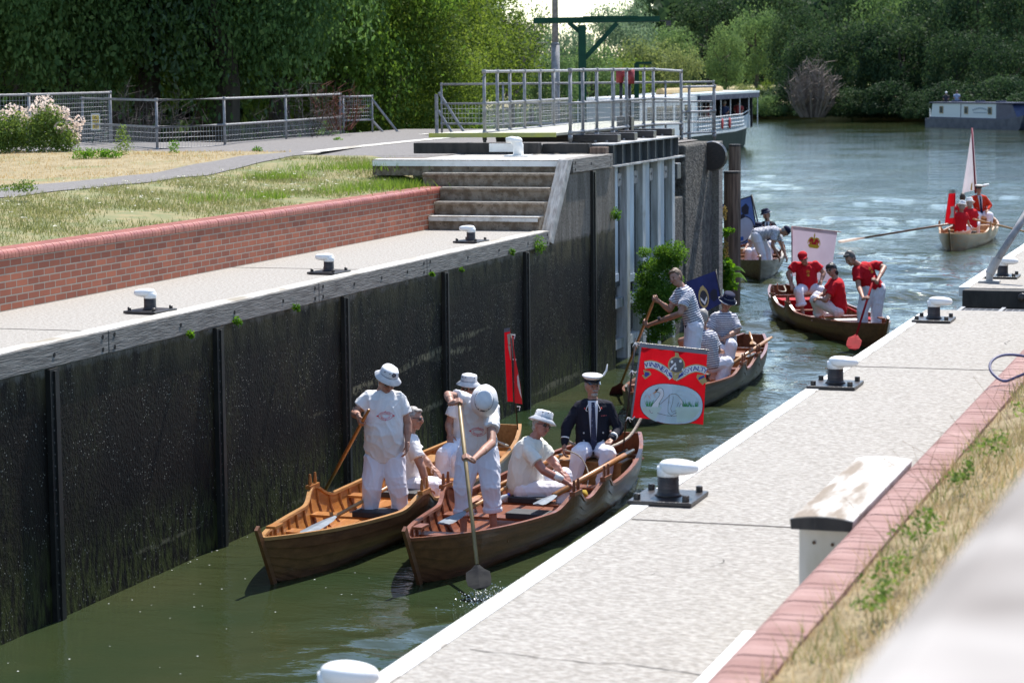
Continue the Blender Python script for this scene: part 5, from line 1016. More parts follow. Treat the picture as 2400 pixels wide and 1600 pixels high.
b1 = Boat((-9.43, 20.90), (-9.42, 28.6), 'golden varnished rowing boat closest to the slimy lock wall', mid_v, gold_v, pale_v, pads=(.345, .50), thw=(.22, .345, .50, .66), pady=-.16, width=.92, wings=((.37, 0), (.52, -1)))
b2 = Boat((-8.04, 21.25), (-7.80, 28.35), 'dark varnished rowing boat in front, nearest to the right quay', dark_v, red_v, red_v, pads=(.375, .50), thw=(.22, .375, .50, .66), pady=-.30, box=.825, width=1.04, wings=((.41, 0), (.55, -1)))
b3 = Boat((-8.75, 31.9), (-8.62, 39.5), 'greyish hulled rowing boat behind the red banner with a striped crew', worn_v, red_v, red_v, pads=(.50,), wings=((.5, 0), (.64, -1)), box=.76)
b4 = Boat((-6.72, 41.75), (-10.1, 48.7), 'brown rowing boat with red fittings, crewed by three people in red shirts', dark_v, red_v, red_v, pads=(.33, .50), pad_m=mat('white_seat_cushion', (.7, .68, .64), .8), box=.78, box_m=red_p, wings=((.72, 0), (.53, 1)))
b5 = Boat((-11.85, 55.0), (-13.7, 62.2), 'worn grey brown rowing boat seen bow on beside the timber piles', worn_v, red_v, worn_v, pads=(.5,), wings=((.4, 0), (.55, -1)))
b6 = Boat((-8.78, 64.9), (-8.72, 72.4), 'distant rowing boat with both oars out, crewed in red', rust_v, gold_v, pale_v, pads=(.5,), wings=((.4, 0), (.52, -1)))

def oar(p0, p1, label, r=.022, blade=.62, bw=.075, m=None, bm_=None, flat=None, blade_at=1, group=None):
    """p0 handle end, p1 blade tip"""
    p0, p1 = np.array(p0, float), np.array(p1, float); d = p1-p0; L_ = np.linalg.norm(d); d /= L_; e = empty('oar', (p0+p1)/2, label, 'oar', group)
    q = MB(); q.tube([p0, p0+d*.14, p0+d*.20, p0+d*(L_-blade)], [r*.75, r*.75, r, r*.9], 10); q.build('shaft', m or pale_v, e, smooth=True)
    fl = np.array(flat if flat is not None else RIGHT, float); fl = fl-d*(fl@d); fl /= np.linalg.norm(fl); th = np.cross(fl, d)
    q = MB(); a = L_-blade; prof = [(0, r), (.25, bw*.8), (.55, bw), (.9, bw*1.05), (1, bw*.75)] if bw < .12 else [(0, r), (.18, bw*.55), (.3, bw*.95), (.6, bw), (.85, bw*.9), (1, bw*.45)]
    vs = []
    for t, w_ in prof:
        c = p0+d*(a+blade*t); vs += [c-fl*w_, c+th*.012, c+fl*w_, c-th*.012]
    n = len(prof); q.add(vs, [(4*i+k, 4*i+(k+1) % 4, 4*i+4+(k+1) % 4, 4*i+4+k) for i in range(n-1) for k in range(4)]+[(0, 1, 2, 3), (4*n-4, 4*n-3, 4*n-2, 4*n-1)]); q.build('blade', bm_ or m or pale_v, e)
    return e
grey_blade = mat('grey_painted_blade', (.20, .24, .28), .5, (.11, .12, .14), 6); black_blade = mat('black_painted_blade', (.012, .013, .016), .8, (.03, .03, .03), 8, spec=.08)
og = 'oars stowed in the boats'
oar(b1.P(.66, .12, .42), b1.P(.12, -.08, .40), 'oar with a grey blade lying lengthwise in the golden boat', bm_=grey_blade, flat=b1.n, blade=.9, bw=.08, group=og)
oar(b2.P(.56, .32, .40), b2.P(.17, .10, .44), 'oar with a pale grey blade in the bow of the dark boat', bm_=grey_blade, flat=b2.n, blade=.75, bw=.08, group=og)
oar(b2.P(.86, -.40, .46), b2.P(.36, -.44, .43), 'golden oar lying along the quay side of the dark boat', bm_=grey_blade, flat=b2.n, blade=.55, bw=.07, r=.036, m=gold_v, group=og)
oar(b2.P(.88, -.28, .44), b2.P(.50, -.40, .40), 'thin dark oar beside the golden one in the dark boat', m=black_blade, flat=b2.n, blade=.5, bw=.05, group=og)
oar(b2.P(.80, .34, .45), b2.P(.34, .36, .42), 'yellow oar lying along the wall side of the dark boat', flat=b2.n, blade=.5, bw=.07, r=.034, m=gold_v, group=og)
oar(b3.P(.97, -.36, .50), b3.P(.45, -.48, .42), 'pale oar lying along the quay side of the grey hulled boat', flat=b3.n, blade=.6, bw=.06, r=.03, group=og)
oar(b3.P(.99, .05, .56), b3.P(.72, -.5, .60), 'short oar end sticking out over the stern rail of the grey hulled boat', flat=b3.n, blade=.5, bw=.05, group=og)
oar(b4.P(.60, -.38, .44), b4.P(.20, -.2, .42), 'red tipped oar lying in the red crewed boat', flat=b4.n, m=red_p, blade=.6, bw=.06, group=og)
def rope(pts, label, r=.016): 
    q = MB(); q.tube(smooth_path(pts, 6), r, 7); return tag(q.build('rope', rope_m, smooth=True), label, 'rope', g_rope)
rope([b2.P(.80, .30, .62), b2.P(.84, .12, .46), b2.P(.90, -.02, .44), b2.P(.96, -.14, .52), b2.P(1.0, -.22, .74)], 'thick pale rope looped across the stern of the dark boat', .02)
rope([b2.P(.62, -.12, .72), b2.P(.66, -.20, .60), b2.P(.66, -.30, .42), b2.P(.62, -.38, .30)], 'thin rein like rope held by the uniformed man', .008)
rope([b1.P(.80, -.5, .50), b1.P(.84, -.2, .52), b1.P(.90, .1, .50), b1.P(.95, .3, .60)], 'pale rope across the stern of the golden boat', .018)
rope([b1.P(.82, -.16, .52), b1.P(.83, -.24, .40), b1.P(.85, -.18, .34), b1.P(.85, -.08, .42), b1.P(.83, -.1, .52), b1.P(.82, -.2, .44)], 'coiled thin rope behind the locker of the golden boat', .009)
rope([b2.P(.79, -.2, .42), b2.P(.81, -.26, .46), b2.P(.83, -.3, .36), b2.P(.82, -.22, .22), b2.P(.80, -.14, .3), b2.P(.80, -.2, .4)], 'coiled thin rope behind the locker of the dark boat', .009)
rope([b4.P(.86, .3, .66), b4.P(.90, .2, .48), b4.P(.95, -.05, .42), b4.P(.99, -.1, .5)], 'pale rope in the stern of the red crewed boat', .014)
rope([b6.P(.97, .1, .6), b6.P(.93, .3, .5), b6.P(.9, .1, .45)], 'pale rope in the stern of the distant boat', .014)
# bottles, towels and bags
def bottle(p, label, c, ax=(1, .2, .1)):
    ax = np.array(ax, float); ax /= np.linalg.norm(ax); e = empty('bottle', p, label, 'bottle', 'bottles in the boats'); q = MB(); q.lathe([(.032, 0), (.036, .02), (.036, .15), (.02, .19), (.014, .2)], p, 12, axis=ax); q.build('body', mat('clear_plastic_'+c[0], c[1], .12, spec=.8, coat=.5), e, smooth=True)
    q = MB(); q.lathe([(.018, .2), (.018, .225)], p, 10, axis=ax); q.build('cap', mat('blue_bottle_cap', (.02, .05, .35), .4), e)
bottle(b2.P(.20, .05, .10), 'crumpled clear bottle with a blue cap lying in the bow of the dark boat', ('a', (.45, .47, .52)))
bottle(b1.P(.27, -.1, .10), 'clear water bottle lying under the oar in the golden boat', ('b', (.5, .5, .5)), (.3, 1, .1))
bottle(b2.P(.83, -.30, .16), 'blue bottle standing behind the locker of the dark boat', ('c', (.04, .10, .45)), (0, .1, 1))
bottle(b2.P(.43, .26, .30), 'small bottle with a dark blue cap beside the standing paddler', ('b', (.5, .5, .5)), (.6, .3, .4))
def lump(name, p, r, m, label, cat):
    q = MB(); q.ell(p, r, n=18, m=12); o = q.build(name, m, smooth=True)
    for v in o.data.vertices: v.co += v.normal*.025*mnoise.noise(v.co*22)
    return tag(o, label, cat)
lump('cloth_bag', b2.P(.225, -.12, .10), (.13, .10, .09), mat('dark_cloth', (.05, .035, .04), .9, (.10, .07, .07), 20), 'dark crumpled bag in the bow of the dark boat', 'bag')
lump('cloth_bag', b1.P(.30, -.22, .10), (.12, .16, .05), mat('pale_towel', (.6, .55, .52), .9, (.45, .38, .36), 15), 'pale crumpled towel on the floor of the golden boat', 'towel')
lump('cloth_bag', b2.P(.70, -.1, .10), (.10, .10, .08), mat('yellow_bag', (.45, .32, .03), .8), 'yellow bag under the uniformed man in the dark boat', 'bag')
lump('cushion', b2.P(.735, .36, .42), (.12, .16, .07), mat('white_vinyl', (.62, .62, .62), .5), 'rounded white cushion beside the uniformed man', 'cushion')

# ------------------------------------------------------------------ people
DG = bpy.context.evaluated_depsgraph_get
def remesh(mb, name, m, parent, vox=.008, sm=3, fold=0., fscale=9., stripe=None):
    me = bpy.data.meshes.new(name); me.from_pydata([tuple(np.array(p)-WL[parent.name]) for p in mb.v], [], mb.f)
    bm = bmesh.new(); bm.from_mesh(me); bmesh.ops.recalc_face_normals(bm, faces=bm.faces); bm.to_mesh(me); bm.free()
    o = bpy.data.objects.new(name, me); COL.objects.link(o)
    r = o.modifiers.new('r', 'REMESH'); r.mode = 'VOXEL'; r.voxel_size = vox; s_ = o.modifiers.new('s', 'SMOOTH'); s_.factor = .5; s_.iterations = sm
    bpy.context.view_layer.update(); ev = o.evaluated_get(bpy.context.evaluated_depsgraph_get()); nm = bpy.data.meshes.new_from_object(ev); nm.name = name
    bpy.data.objects.remove(o); bpy.data.meshes.remove(me)
    if fold:
        n = len(nm.vertices); co = np.empty(n*3, np.float32); nm.vertices.foreach_get('co', co); co = co.reshape(-1, 3); no = np.empty(n*3, np.float32); nm.vertices.foreach_get('normal', no); no = no.reshape(-1, 3)
        k = np.array([(1-min(1, abs(mnoise.noise(Vector((c[0]*fscale, c[1]*fscale, (c[2]+.35*c[0])*fscale*.6))))*2.6))**2+.45*(1-min(1, abs(mnoise.noise(Vector((c[0]*fscale*2.1+5, c[1]*fscale*2.1, (c[2]-.5*c[0])*fscale*1.1))))*2.6))**2 for c in co]); co += no*((k-.4)*fold*.62)[:, None]; nm.vertices.foreach_set('co', co.ravel())
    if stripe is not None:
        n = len(nm.vertices); co = np.empty(n*3, np.float32); nm.vertices.foreach_get('co', co); co = co.reshape(-1, 3)+WL[parent.name]; best = np.full(n, 1e9); val = np.zeros(n)
        for a, b, r_, off in stripe:
            a, b = np.array(a), np.array(b); d = b-a; l = np.linalg.norm(d); d = d/l; t = (co-a)@d; tc = np.clip(t, 0, l); dist = np.linalg.norm(co-a-d*tc[:, None], axis=1)/r_; k = dist < best; best[k] = dist[k]; val[k] = t[k]+off
        at = nm.attributes.new('st', 'FLOAT', 'POINT'); at.data.foreach_set('value', val.astype(np.float32))
    nm.materials.clear(); return link_mesh(name, nm, m, parent, smooth=True)
def cloth(name, c, c2=None, rough=.85, sc=3): return mat(name, c, rough, c2 or tuple(x*.86 for x in c), sc, bump=.45, bscale=12, thr=(.3, .7), spec=.2, bdist=.016)
white_shirt = cloth('white_cotton_shirt', (.84, .83, .82)); cream_shirt = cloth('cream_cotton_shirt', (.82, .80, .72)); white_trs = cloth('white_trousers', (.84, .82, .87), (.78, .75, .81)); red_shirt = cloth('red_cotton_shirt', (.58, .012, .022), (.46, .008, .016)); navy_jacket = cloth('navy_wool_jacket', (.010, .011, .020), (.018, .019, .03)); red_coat = cloth('scarlet_coat', (.60, .035, .012)); navy_cloth = cloth('navy_cloth', (.018, .022, .055)); hat_white = cloth('white_canvas_hat', (.82, .82, .82), (.66, .66, .68), sc=14)
def stripe_mat():
    m = cloth('navy_striped_shirt', (.70, .70, .72)); n = m.node_tree; N = n.nodes; L = n.links; b = N['Principled BSDF']
    at = N.new('ShaderNodeAttribute'); at.attribute_name = 'st'; mu = N.new('ShaderNodeMath'); mu.operation = 'MULTIPLY'; mu.inputs[1].default_value = 1/.034; fr = N.new('ShaderNodeMath'); fr.operation = 'FRACT'; lt = N.new('ShaderNodeMath'); lt.operation = 'LESS_THAN'; lt.inputs[1].default_value = .36
    L.new(at.outputs['Fac'], mu.inputs[0]); L.new(mu.outputs[0], fr.inputs[0]); L.new(fr.outputs[0], lt.inputs[0]); mx = N.new('ShaderNodeMix'); mx.data_type = 'RGBA'; mx.inputs[6].default_value = (.70, .70, .72, 1); mx.inputs[7].default_value = (.025, .03, .12, 1); L.new(lt.outputs[0], mx.inputs[0]); L.new(mx.outputs[2], b.inputs['Base Color']); return m
striped = stripe_mat()
lens_m = mat('dark_lens', (.01, .01, .012), .12, spec=.8, coat=.6); lip_m = mat('lips', (.30, .10, .08), .6); eye_m = mat('eye_dark', (.03, .02, .02), .3)
def unit(v): v = np.array(v, float); return v/(np.linalg.norm(v)+1e-9)
def camdir(r, u, t): return unit(RIGHT*r+UP*u-AWAY*t)   # t: towards the camera
def cap_(mb, a, b, ra, rb, n=12): mb.tube([a, b], [ra, rb], n); mb.ell(a, (ra, ra, ra), n=10, m=6); mb.ell(b, (rb, rb, rb), n=10, m=6)
def hand(mb, w, d, n, thumb, curl=.5, s=1.):
    d, n = unit(d), unit(n); n = unit(n-d*(n@d)); side = np.cross(d, n)*thumb   # towards the thumb
    mb.obox(w+d*.045*s, d*.048*s, side*.038*s, n*.013*s); mb.ell(w+d*.045*s, (.052*s, .040*s, .017*s), axes=[d, side, n]); cap_(mb, w-d*.02, w+d*.03*s, .026*s, .030*s, 8)
    for i, (o, l) in enumerate(((.028, .92), (.0095, 1.0), (-.0095, .95), (-.028, .78))):
        p = w+d*.088*s+side*o*s; a = .25*curl; segs = [.042*l, .027*l, .021*l]; rr = .0098*s
        for k, sl_ in enumerate(segs):
            a += curl*(.75 if k == 0 else 1.0); q = p+(d*math.cos(a)+n*math.sin(a))*sl_*s; cap_(mb, p, q, rr, rr*.93, 8); p = q; rr *= .93
    p = w+d*.025*s+side*.034*s; q = p+(d*.55+side*.62+n*.35)*.042*s; cap_(mb, p, q, .0125*s, .011*s, 8); q2 = q+(d*.8+side*.05+n*(.3+.5*curl))*.033*s; cap_(mb, q, q2, .011*s, .0095*s, 8)
class Person: pass
def text_polys(txt, size):
    cu = bpy.data.curves.new('t', 'FONT'); cu.body = txt; cu.size = size; cu.resolution_u = 1; cu.align_x = 'CENTER'; o = bpy.data.objects.new('t', cu); COL.objects.link(o); bpy.context.view_layer.update()
    me = bpy.data.meshes.new_from_object(o.evaluated_get(bpy.context.evaluated_depsgraph_get())); vs = [(v.co.x, v.co.y) for v in me.vertices]; fs = [tuple(p.vertices) for p in me.polygons]; bpy.data.objects.remove(o); bpy.data.meshes.remove(me); return vs, fs
LOFT = [(-.13, .135, .105), (-.04, .172, .128), (.10, .175, .130), (.30, .165, .124), (.50, .168, .126), (.70, .182, .130), (.84, .178, .115), (.92, .140, .090), (.98, .072, .065), (1.06, .052, .055)]
def person(label, cv, D, J, face, up=None, top='shirt', shirt=None, trs=None, belly=0., skin=None, hair=None, headgear=None, glasses=False, sleeve=.62, trouser_end=1.0, group=None, vox=.009, grips=None, hands=None, back=0., cuffs=False, beard=None, feet=True, logo=None, scale=1.06, shoes=None, hem=-.13, tag_cat='person', longsleeve=False):
    sc, ox, oy = cv
    W_ = {k: Pd(ox+v[0]/sc, oy+v[1]/sc, D+(v[2] if len(v) > 2 else 0)) for k, v in J.items()}
    grips = grips or {}; hands = hands or {}
    p = Person(); p.W = W_; skin = skin or skin_m; shirt = shirt or white_shirt; trs = trs or white_trs
    base = (W_.get('anL', W_['hip'])+W_.get('anR', W_['hip']))/2; e = empty('person', base, label, tag_cat, group); p.e = e
    neck, hip = W_['neck'], W_['hip']; sl_ = np.linalg.norm(neck-hip)
    if 'shL' not in W_: W_['shL'] = neck-RIGHT*.18-UP*.05
    if 'shR' not in W_: W_['shR'] = neck+RIGHT*.18-UP*.05
    shm = (W_['shL']+W_['shR'])/2
    axis = unit(neck-hip); side = W_['shR']-W_['shL']; side = unit(side-axis*(side@axis)); fr = np.cross(side, axis)
    if fr@camdir(*face) < 0 and abs(fr@camdir(*face)) > .05 and not J.get('flip'): fr = -fr
    hipside = unit((W_['hipR']-W_['hipL'])) if 'hipL' in W_ else side
    body, sh, tr = MB(), MB(), MB()
    def spine(t): 
        b_ = hip*(1-t)+neck*t; return b_-fr*back*math.sin(math.pi*min(max(t, 0), 1))
    def ring(t, hw, hd, off, n=20):
        c = spine(t); s_ = unit(hipside*(1-min(max(t, 0), 1))+side*min(max(t, 0), 1)); f_ = unit(fr-s_*(fr@s_)); bl = belly*math.exp(-((t-.32)/.25)**2)
        return [c+s_*(hw+off+bl*.5)*math.cos(a)+f_*((hd+off)*math.sin(a)+(bl*1.5*max(math.sin(a), 0))) for a in np.linspace(0, 2*math.pi, n, endpoint=False)]
    def loft(mb, off, t0, t1):
        R_ = [ring(t, hw*scale, hd*scale, off) for t, hw, hd in LOFT if t0 <= t <= t1]; n = 20; vs = [q for r in R_ for q in r]
        mb.add(vs, [(i*n+k, i*n+(k+1) % n, (i+1)*n+(k+1) % n, (i+1)*n+k) for i in range(len(R_)-1) for k in range(n)]+[tuple(range(n))[::-1], tuple(range((len(R_)-1)*n, len(R_)*n))])
    p.spine, p.fr, p.side, p.axis, p.len = spine, fr, side, axis, sl_
    def surf(x, t, off=.016):   # point on the front: x metres to the person's image-right, t along spine
        ts = [q[0] for q in LOFT]; hw = np.interp(t, ts, [q[1] for q in LOFT])+.014; hd = np.interp(t, ts, [q[2] for q in LOFT])+.014; bl = belly*math.exp(-((t-.32)/.25)**2); hw = hw*scale+bl*.5; k = min(abs(x)/hw, .98)
        return spine(t)+side*x+fr*((hd*scale+1.5*bl)*math.sqrt(1-k*k)+off+.008)
    p.surf = surf
    loft(body, -.006, -.2, 1.1); loft(sh, .016, hem-.001, .985)
    pel = [q for q in LOFT if q[0] <= .11]
    tr.ell(hip+axis*.0, (.180*scale, .135*scale, .13), axes=[hipside, unit(fr-hipside*(fr@hipside)), axis], n=16, m=10)
    # arms
    stripes = [(hip, neck, .15, 0)]
    for sdn in 'LR':
        if 'el'+sdn not in W_: continue
        s0, el, ha = W_['sh'+sdn], W_['el'+sdn], W_['ha'+sdn]; inward = unit(spine(.9)-s0); s0 = s0+inward*.045-axis*.025
        th = 1 if sdn == 'L' else -1
        if sdn in grips:
            a = unit(grips[sdn]); d_ = (ha-el); d_ = unit(d_-a*(d_@a)) if np.linalg.norm(np.cross(unit(d_), a)) > .25 else unit(np.cross(a, AWAY)); n_ = unit(np.cross(d_, a)); 
            if n_@(AWAY*.6-UP*.25) < 0: n_ = -n_
            wr = ha-d_*.072-n_*.030; tv = unit(np.cross(d_, n_)); tsign = 1 if tv@a > 0 else -1   # thumb along the shaft towards its top
            hand(body, wr, d_, n_, tsign, 1.12)
        else:
            h = hands.get(sdn, {}); d_ = unit(h.get('d', ha-el)); n_ = unit(h.get('n', -UP)); wr = ha-d_*.05; hand(body, wr, d_, n_, h.get('t', th if fr@AWAY < 0 else -th)*1, h.get('curl', .35))
        cap_(body, s0, el, .058, .047); cap_(body, el, el+(wr-el)*.45, .047, .045); cap_(body, el+(wr-el)*.35, wr, .042, .0265)
        if longsleeve or top == 'jacket':
            cap_(sh, spine(.90)+inward*-.05, s0, .068, .074); cap_(sh, s0, el, .074, .064); cap_(sh, el, el+(wr-el)*.86, .060, .045); stripes += [(s0, el, .07, .01), (el, wr, .06, .0)]
        else:
            e_ = s0+(el-s0)*min(sleeve, 1.); cap_(sh, spine(.90)+inward*-.05, s0, .066, .070); cap_(sh, s0, s0+(e_-s0)*.6, .076, .080); sh.tube([s0, e_], [.078, .086], 14); stripes.append((s0, e_, .065, .01))
    # neck and head
    hd_ = W_['head']; fw = camdir(*face); upv = unit(hd_-neck) if up is None else camdir(*up); upv = unit(upv-fw*(upv@fw)); sd2 = np.cross(fw, upv); 
    nb_ = spine(.96); cap_(body, nb_, hd_-upv*.05-fw*.015, .058, .056)
    body.ell(hd_+upv*.012-fw*.008, (.077, .097, .108), axes=[sd2, fw, upv], n=20, m=14); body.ell(hd_-upv*.052+fw*.020, (.058, .066, .062), axes=[sd2, fw, upv], n=16, m=10); body.ell(hd_-upv*.095+fw*.052, (.026, .024, .02), axes=[sd2, fw, upv])
    body.tube([hd_+upv*.020+fw*.082, hd_-upv*.012+fw*.104, hd_-upv*.026+fw*.103], [.010, .013, .014], 8); body.ell(hd_-upv*.027+fw*.099, (.018, .014, .011), axes=[sd2, fw, upv]); body.ell(hd_+upv*.030+fw*.080, (.050, .014, .011), axes=[sd2, fw, upv])
    for k in (-1, 1): body.ell(hd_+sd2*k*.079-upv*.008-fw*.006, (.010, .020, .032), axes=[sd2, fw, upv], n=8, m=6); body.ell(hd_+sd2*k*.040-upv*.028+fw*.066, (.024, .022, .022), axes=[sd2, fw, upv], n=8, m=6)
    p.hd, p.fw, p.up, p.sd = hd_, fw, upv, sd2
    # legs
    for sdn in 'LR':
        if 'kn'+sdn not in W_: continue
        h0 = W_.get('hip'+sdn, hip); kn, an = W_['kn'+sdn], W_['an'+sdn]
        cap_(body, h0, kn, .080, .055); cap_(body, kn, an, .055, .038); cap_(body, kn+(an-kn)*.1, kn+(an-kn)*.5, .054, .052)
        ft = unit(fr*1.0-UP*.15-axis*0); ft = unit(ft-np.array([0, 0, 1])*ft[2]); cap_(body, an-np.array([0, 0, .03])-ft*.03, an-np.array([0, 0, .05])+ft*.15, .036, .026)
        seat = abs(unit(kn-h0)@UP) < .8; k1, k2 = (.116, .096) if seat else (.136, .108); h1 = h0*.85+hip*.15; cap_(tr, h1, kn, k1, k2); en = kn+(an-kn)*trouser_end; tr.tube([kn, kn+(en-kn)*.5, en], [k2, .088 if seat else .094, .092 if seat else .100], 14)
        if cuffs: dd = unit(kn-en); tr.tube([en+dd*.05, en+dd*.045, en, en-dd*.005], [.098, .110, .110, .098], 14)
    remesh(body, 'body', skin, e, vox*.72, 3)
    remesh(sh, 'jacket' if top == 'jacket' else 'shirt', shirt, e, vox, 3, fold=.018, fscale=7, stripe=stripes if shirt is striped else None)
    if 'knL' in W_ or 'knR' in W_: remesh(tr, 'trousers', trs, e, vox, 3, fold=.018, fscale=5.5)
    A_ = [sd2, fw, upv]
    q = MB()
    if glasses:
        for k in (-1, 1): q.ell(hd_+sd2*k*.034+upv*.006+fw*.084, (.029, .012, .021), axes=A_, n=12, m=6)
        q.tube([hd_+sd2*.03+upv*.012+fw*.093, hd_-sd2*.03+upv*.012+fw*.093], .004, 6)
        for k in (-1, 1): q.tube([hd_+sd2*k*.062+upv*.012+fw*.075, hd_+sd2*k*.083+upv*.01-fw*.01], .004, 6)
        q.build('sunglasses', lens_m, e, smooth=True)
    else:
        for k in (-1, 1): q.ell(hd_+sd2*k*.032+upv*.006+fw*.080, (.014, .008, .006), axes=A_, n=8, m=5)
        q.build('eyes', eye_m, e, smooth=True)
    q = MB(); q.ell(hd_-upv*.058+fw*.084, (.024, .008, .006), axes=A_, n=10, m=6); q.build('mouth', lip_m, e, smooth=True)
    if beard: 
        q = MB(); q.ell(hd_-upv*.046+fw*.088, (.036, .016, .012), axes=A_, n=14, m=8); q.build('moustache', beard, e, smooth=True)
        q = MB(); q.ell(hd_-upv*.094+fw*.052, (.042, .038, .032), axes=A_, n=14, m=8); q.build('beard', beard, e, smooth=True)
    hm = hair or hair_g
    hq = MB(); lift = .0 if headgear else .018
    hq.ell(hd_+upv*(.022+lift*.4)-fw*(.028), (.084, .094, .104+lift), axes=A_, n=22, m=14); hq.ell(hd_-upv*.03-fw*.055, (.070, .048, .055), axes=A_, n=14, m=8)
    if not headgear: hq.ell(hd_+upv*.098+fw*.035, (.066, .050, .028), axes=A_, n=14, m=8)
    if J.get('longhair'): hq.ell(hd_-upv*.05-fw*.06, (.088, .062, .075), axes=A_, n=14, m=8); hq.ell(hd_+upv*.06+fw*.02, (.09, .085, .06), axes=A_, n=14, m=8)
    ho = hq.build('hair', hm, e, smooth=True)
    for v in ho.data.vertices: v.co += v.normal*.012*mnoise.noise(v.co*45)
    if headgear:
        tilt = unit(upv-fw*headgear.get('tilt', -.12)*1); ht = headgear['t']; c = hd_+upv*.045; q = MB(); sx, sy = .90, 1.08
        if ht == 'bucket':
            hm_ = headgear.get('m', hat_white); c = hd_+upv*.082; q.lathe([(.160, -.034), (.162, -.029), (.110, .016), (.107, .024), (.102, .078), (.090, .094), (.04, .103), (.001, .104)], c, 28, axis=tilt, sx=sy, sy=sx, xdir=fw); q.lathe([(.156, -.036), (.104, .010), (.1, .02)], c, 28, axis=tilt, sx=sy, sy=sx, xdir=fw)
            o = q.build('hat', hm_, e, smooth=True)
            for v in o.data.vertices: v.co += v.normal*.010*mnoise.noise(v.co*14)
            sm_ = MB(); sm_.lathe([(.108, .017), (.1125, .0205), (.108, .024)], c, 28, axis=tilt, sx=sy, sy=sx, xdir=fw); sm_.build('hat_seam_shade', mat('grey_seam_shade', (.25, .25, .28), .9), o)  # seam ring in dark grey, painting crease shade between crown and brim
            for a_ in (.5, 1.1, 2.1, 2.7, 3.6, 5.6): ey = MB(); pp = c+(fw*math.cos(a_)*1.08+sd2*math.sin(a_)*.9)*.104+tilt*.062; ey.ell(pp, (.007, .007, .007), n=6, m=4); ey.build('eyelet', black_iron, o)
            if headgear.get('rim'): r_ = MB(); r_.lathe([(.160, -.037), (.1635, -.034), (.158, -.026)], c, 28, axis=tilt, sx=sy, sy=sx, xdir=fw); r_.build('brim_edge', white_paint, o)
            if headgear.get('badge'):
                bq = MB(); bc = c+fw*.112*headgear['badge']+tilt*.055
                for k in range(5): a_ = k*1.256; bq.obox(bc+sd2*.016*math.cos(a_)+upv*.016*math.sin(a_), sd2*.009, fw*.006, upv*.009)
                bq.build('badge', mat('dark_embroidery', (.05, .05, .08), .8), o)
        elif ht == 'peaked':
            c = hd_+upv*.066; q.lathe([(.098, -.008), (.100, .03), (.128, .052), (.134, .062), (.126, .074), (.07, .080), (.001, .082)], c, 30, axis=tilt, sx=sy, sy=sx, xdir=fw); o = q.build('cap', headgear.get('m', white_paint), e, smooth=True)
            q = MB(); q.lathe([(.101, -.012), (.104, -.01), (.104, .028), (.101, .03)], c, 30, axis=tilt, sx=sy, sy=sx, xdir=fw); q.build('band', navy_jacket, o)
            q = MB(); q.grid(lambda u, v: tuple(c+fw*(.100*math.cos((u-.5)*2.2)+.052*v*math.cos((u-.5)*2.2)**.5+.002)*1.05+sd2*.094*math.sin((u-.5)*2.2)*(1-.1*v)-upv*(.004+.032*v)), 14, 4); q.closed = False; q.build('peak', lens_m, o, smooth=True)
            q = MB(); q.ell(c+fw*.112+upv*.028, (.022, .006, .024), axes=A_, n=8, m=6); q.build('badge', mat('dark_gold_badge', (.10, .08, .03), .4), o)
            if headgear.get('feather') is not None:
                fs_ = headgear['feather']; q = MB(); pts_ = [c+upv*.04+RIGHT*.09, c+upv*.07+RIGHT*.14, c+upv*.13+RIGHT*.175, c+upv*.20+RIGHT*.185] if fs_ == 1 else [c+upv*.04+RIGHT*.06, c+upv*.06+RIGHT*.16, c+upv*.09+RIGHT*.30]
                q.tube(pts_, [.008, .014, .012, .005][:len(pts_)] if fs_ == 1 else [.03, .04, .03], 8); q.build('feather', white_paint, o, smooth=True)
        elif ht == 'beret':
            q.ell(hd_+upv*.062-fw*.012, (.098, .112, .082), axes=A_, n=22, m=12); o = q.build('cap', headgear['m'], e, smooth=True)
            q = MB(); q.lathe([(.094, -.004), (.100, .0), (.098, .026)], hd_+upv*.028, 26, axis=tilt, sx=sy, sy=sx, xdir=fw); q.build('band', headgear['m'], o, smooth=True)
            if headgear.get('peak'): q = MB(); q.grid(lambda u, v: tuple(hd_+upv*.045+fw*(.095+.06*v)*math.cos((u-.5)*1.9)+sd2*.095*math.sin((u-.5)*1.9)-upv*.02*v), 10, 3); q.closed = False; q.build('peak', headgear['m'], o, smooth=True)
    # collar and placket
    if top == 'shirt' and shirt is not striped:
        q = MB(); q.closed = False; cpts = []
        q.tube([spine(.955)+side*.066*math.cos(a)+fr*.070*math.sin(a)+axis*(.012-.025*max(math.sin(a), 0)) for a in np.linspace(0, 2*math.pi, 20)], .010, 6, cap=False); q.build('collar', shirt, e, smooth=True)
    if logo: logo(p)
    return p
def decal(p, name, polys, m, x0, t0, off=.012, parent=None, k=1.0):
    """polys: list of 2D point lists (metres) laid on the chest; x0 lateral offset, t0 height along the spine"""
    q = MB(); q.closed = False
    for P in polys:
        if isinstance(P, tuple): vs, fs = P; q.add([p.surf(x0+x*k, t0+y*k/p.len, off) for x, y in vs], fs)
        else: q.add([p.surf(x0+x*k, t0+y*k/p.len, off) for x, y in P], [tuple(range(len(P)))])
    return q.build(name, m, parent or p.e)
def arc_strip(cx, cy, rx, ry, a0, a1, w_, n=24):
    out = []
    for i in range(n):
        t0, t1 = a0+(a1-a0)*i/n, a0+(a1-a0)*(i+1)/n; P = lambda t, k: (cx+(rx+k)*math.cos(t), cy+(ry+k)*math.sin(t)); out.append([P(t0, 0), P(t1, 0), P(t1, w_), P(t0, w_)])
    return out
red_ink = mat('red_print', (.60, .03, .06), .8); gold_ink = mat('gold_embroidery', (.62, .38, .03), .6)
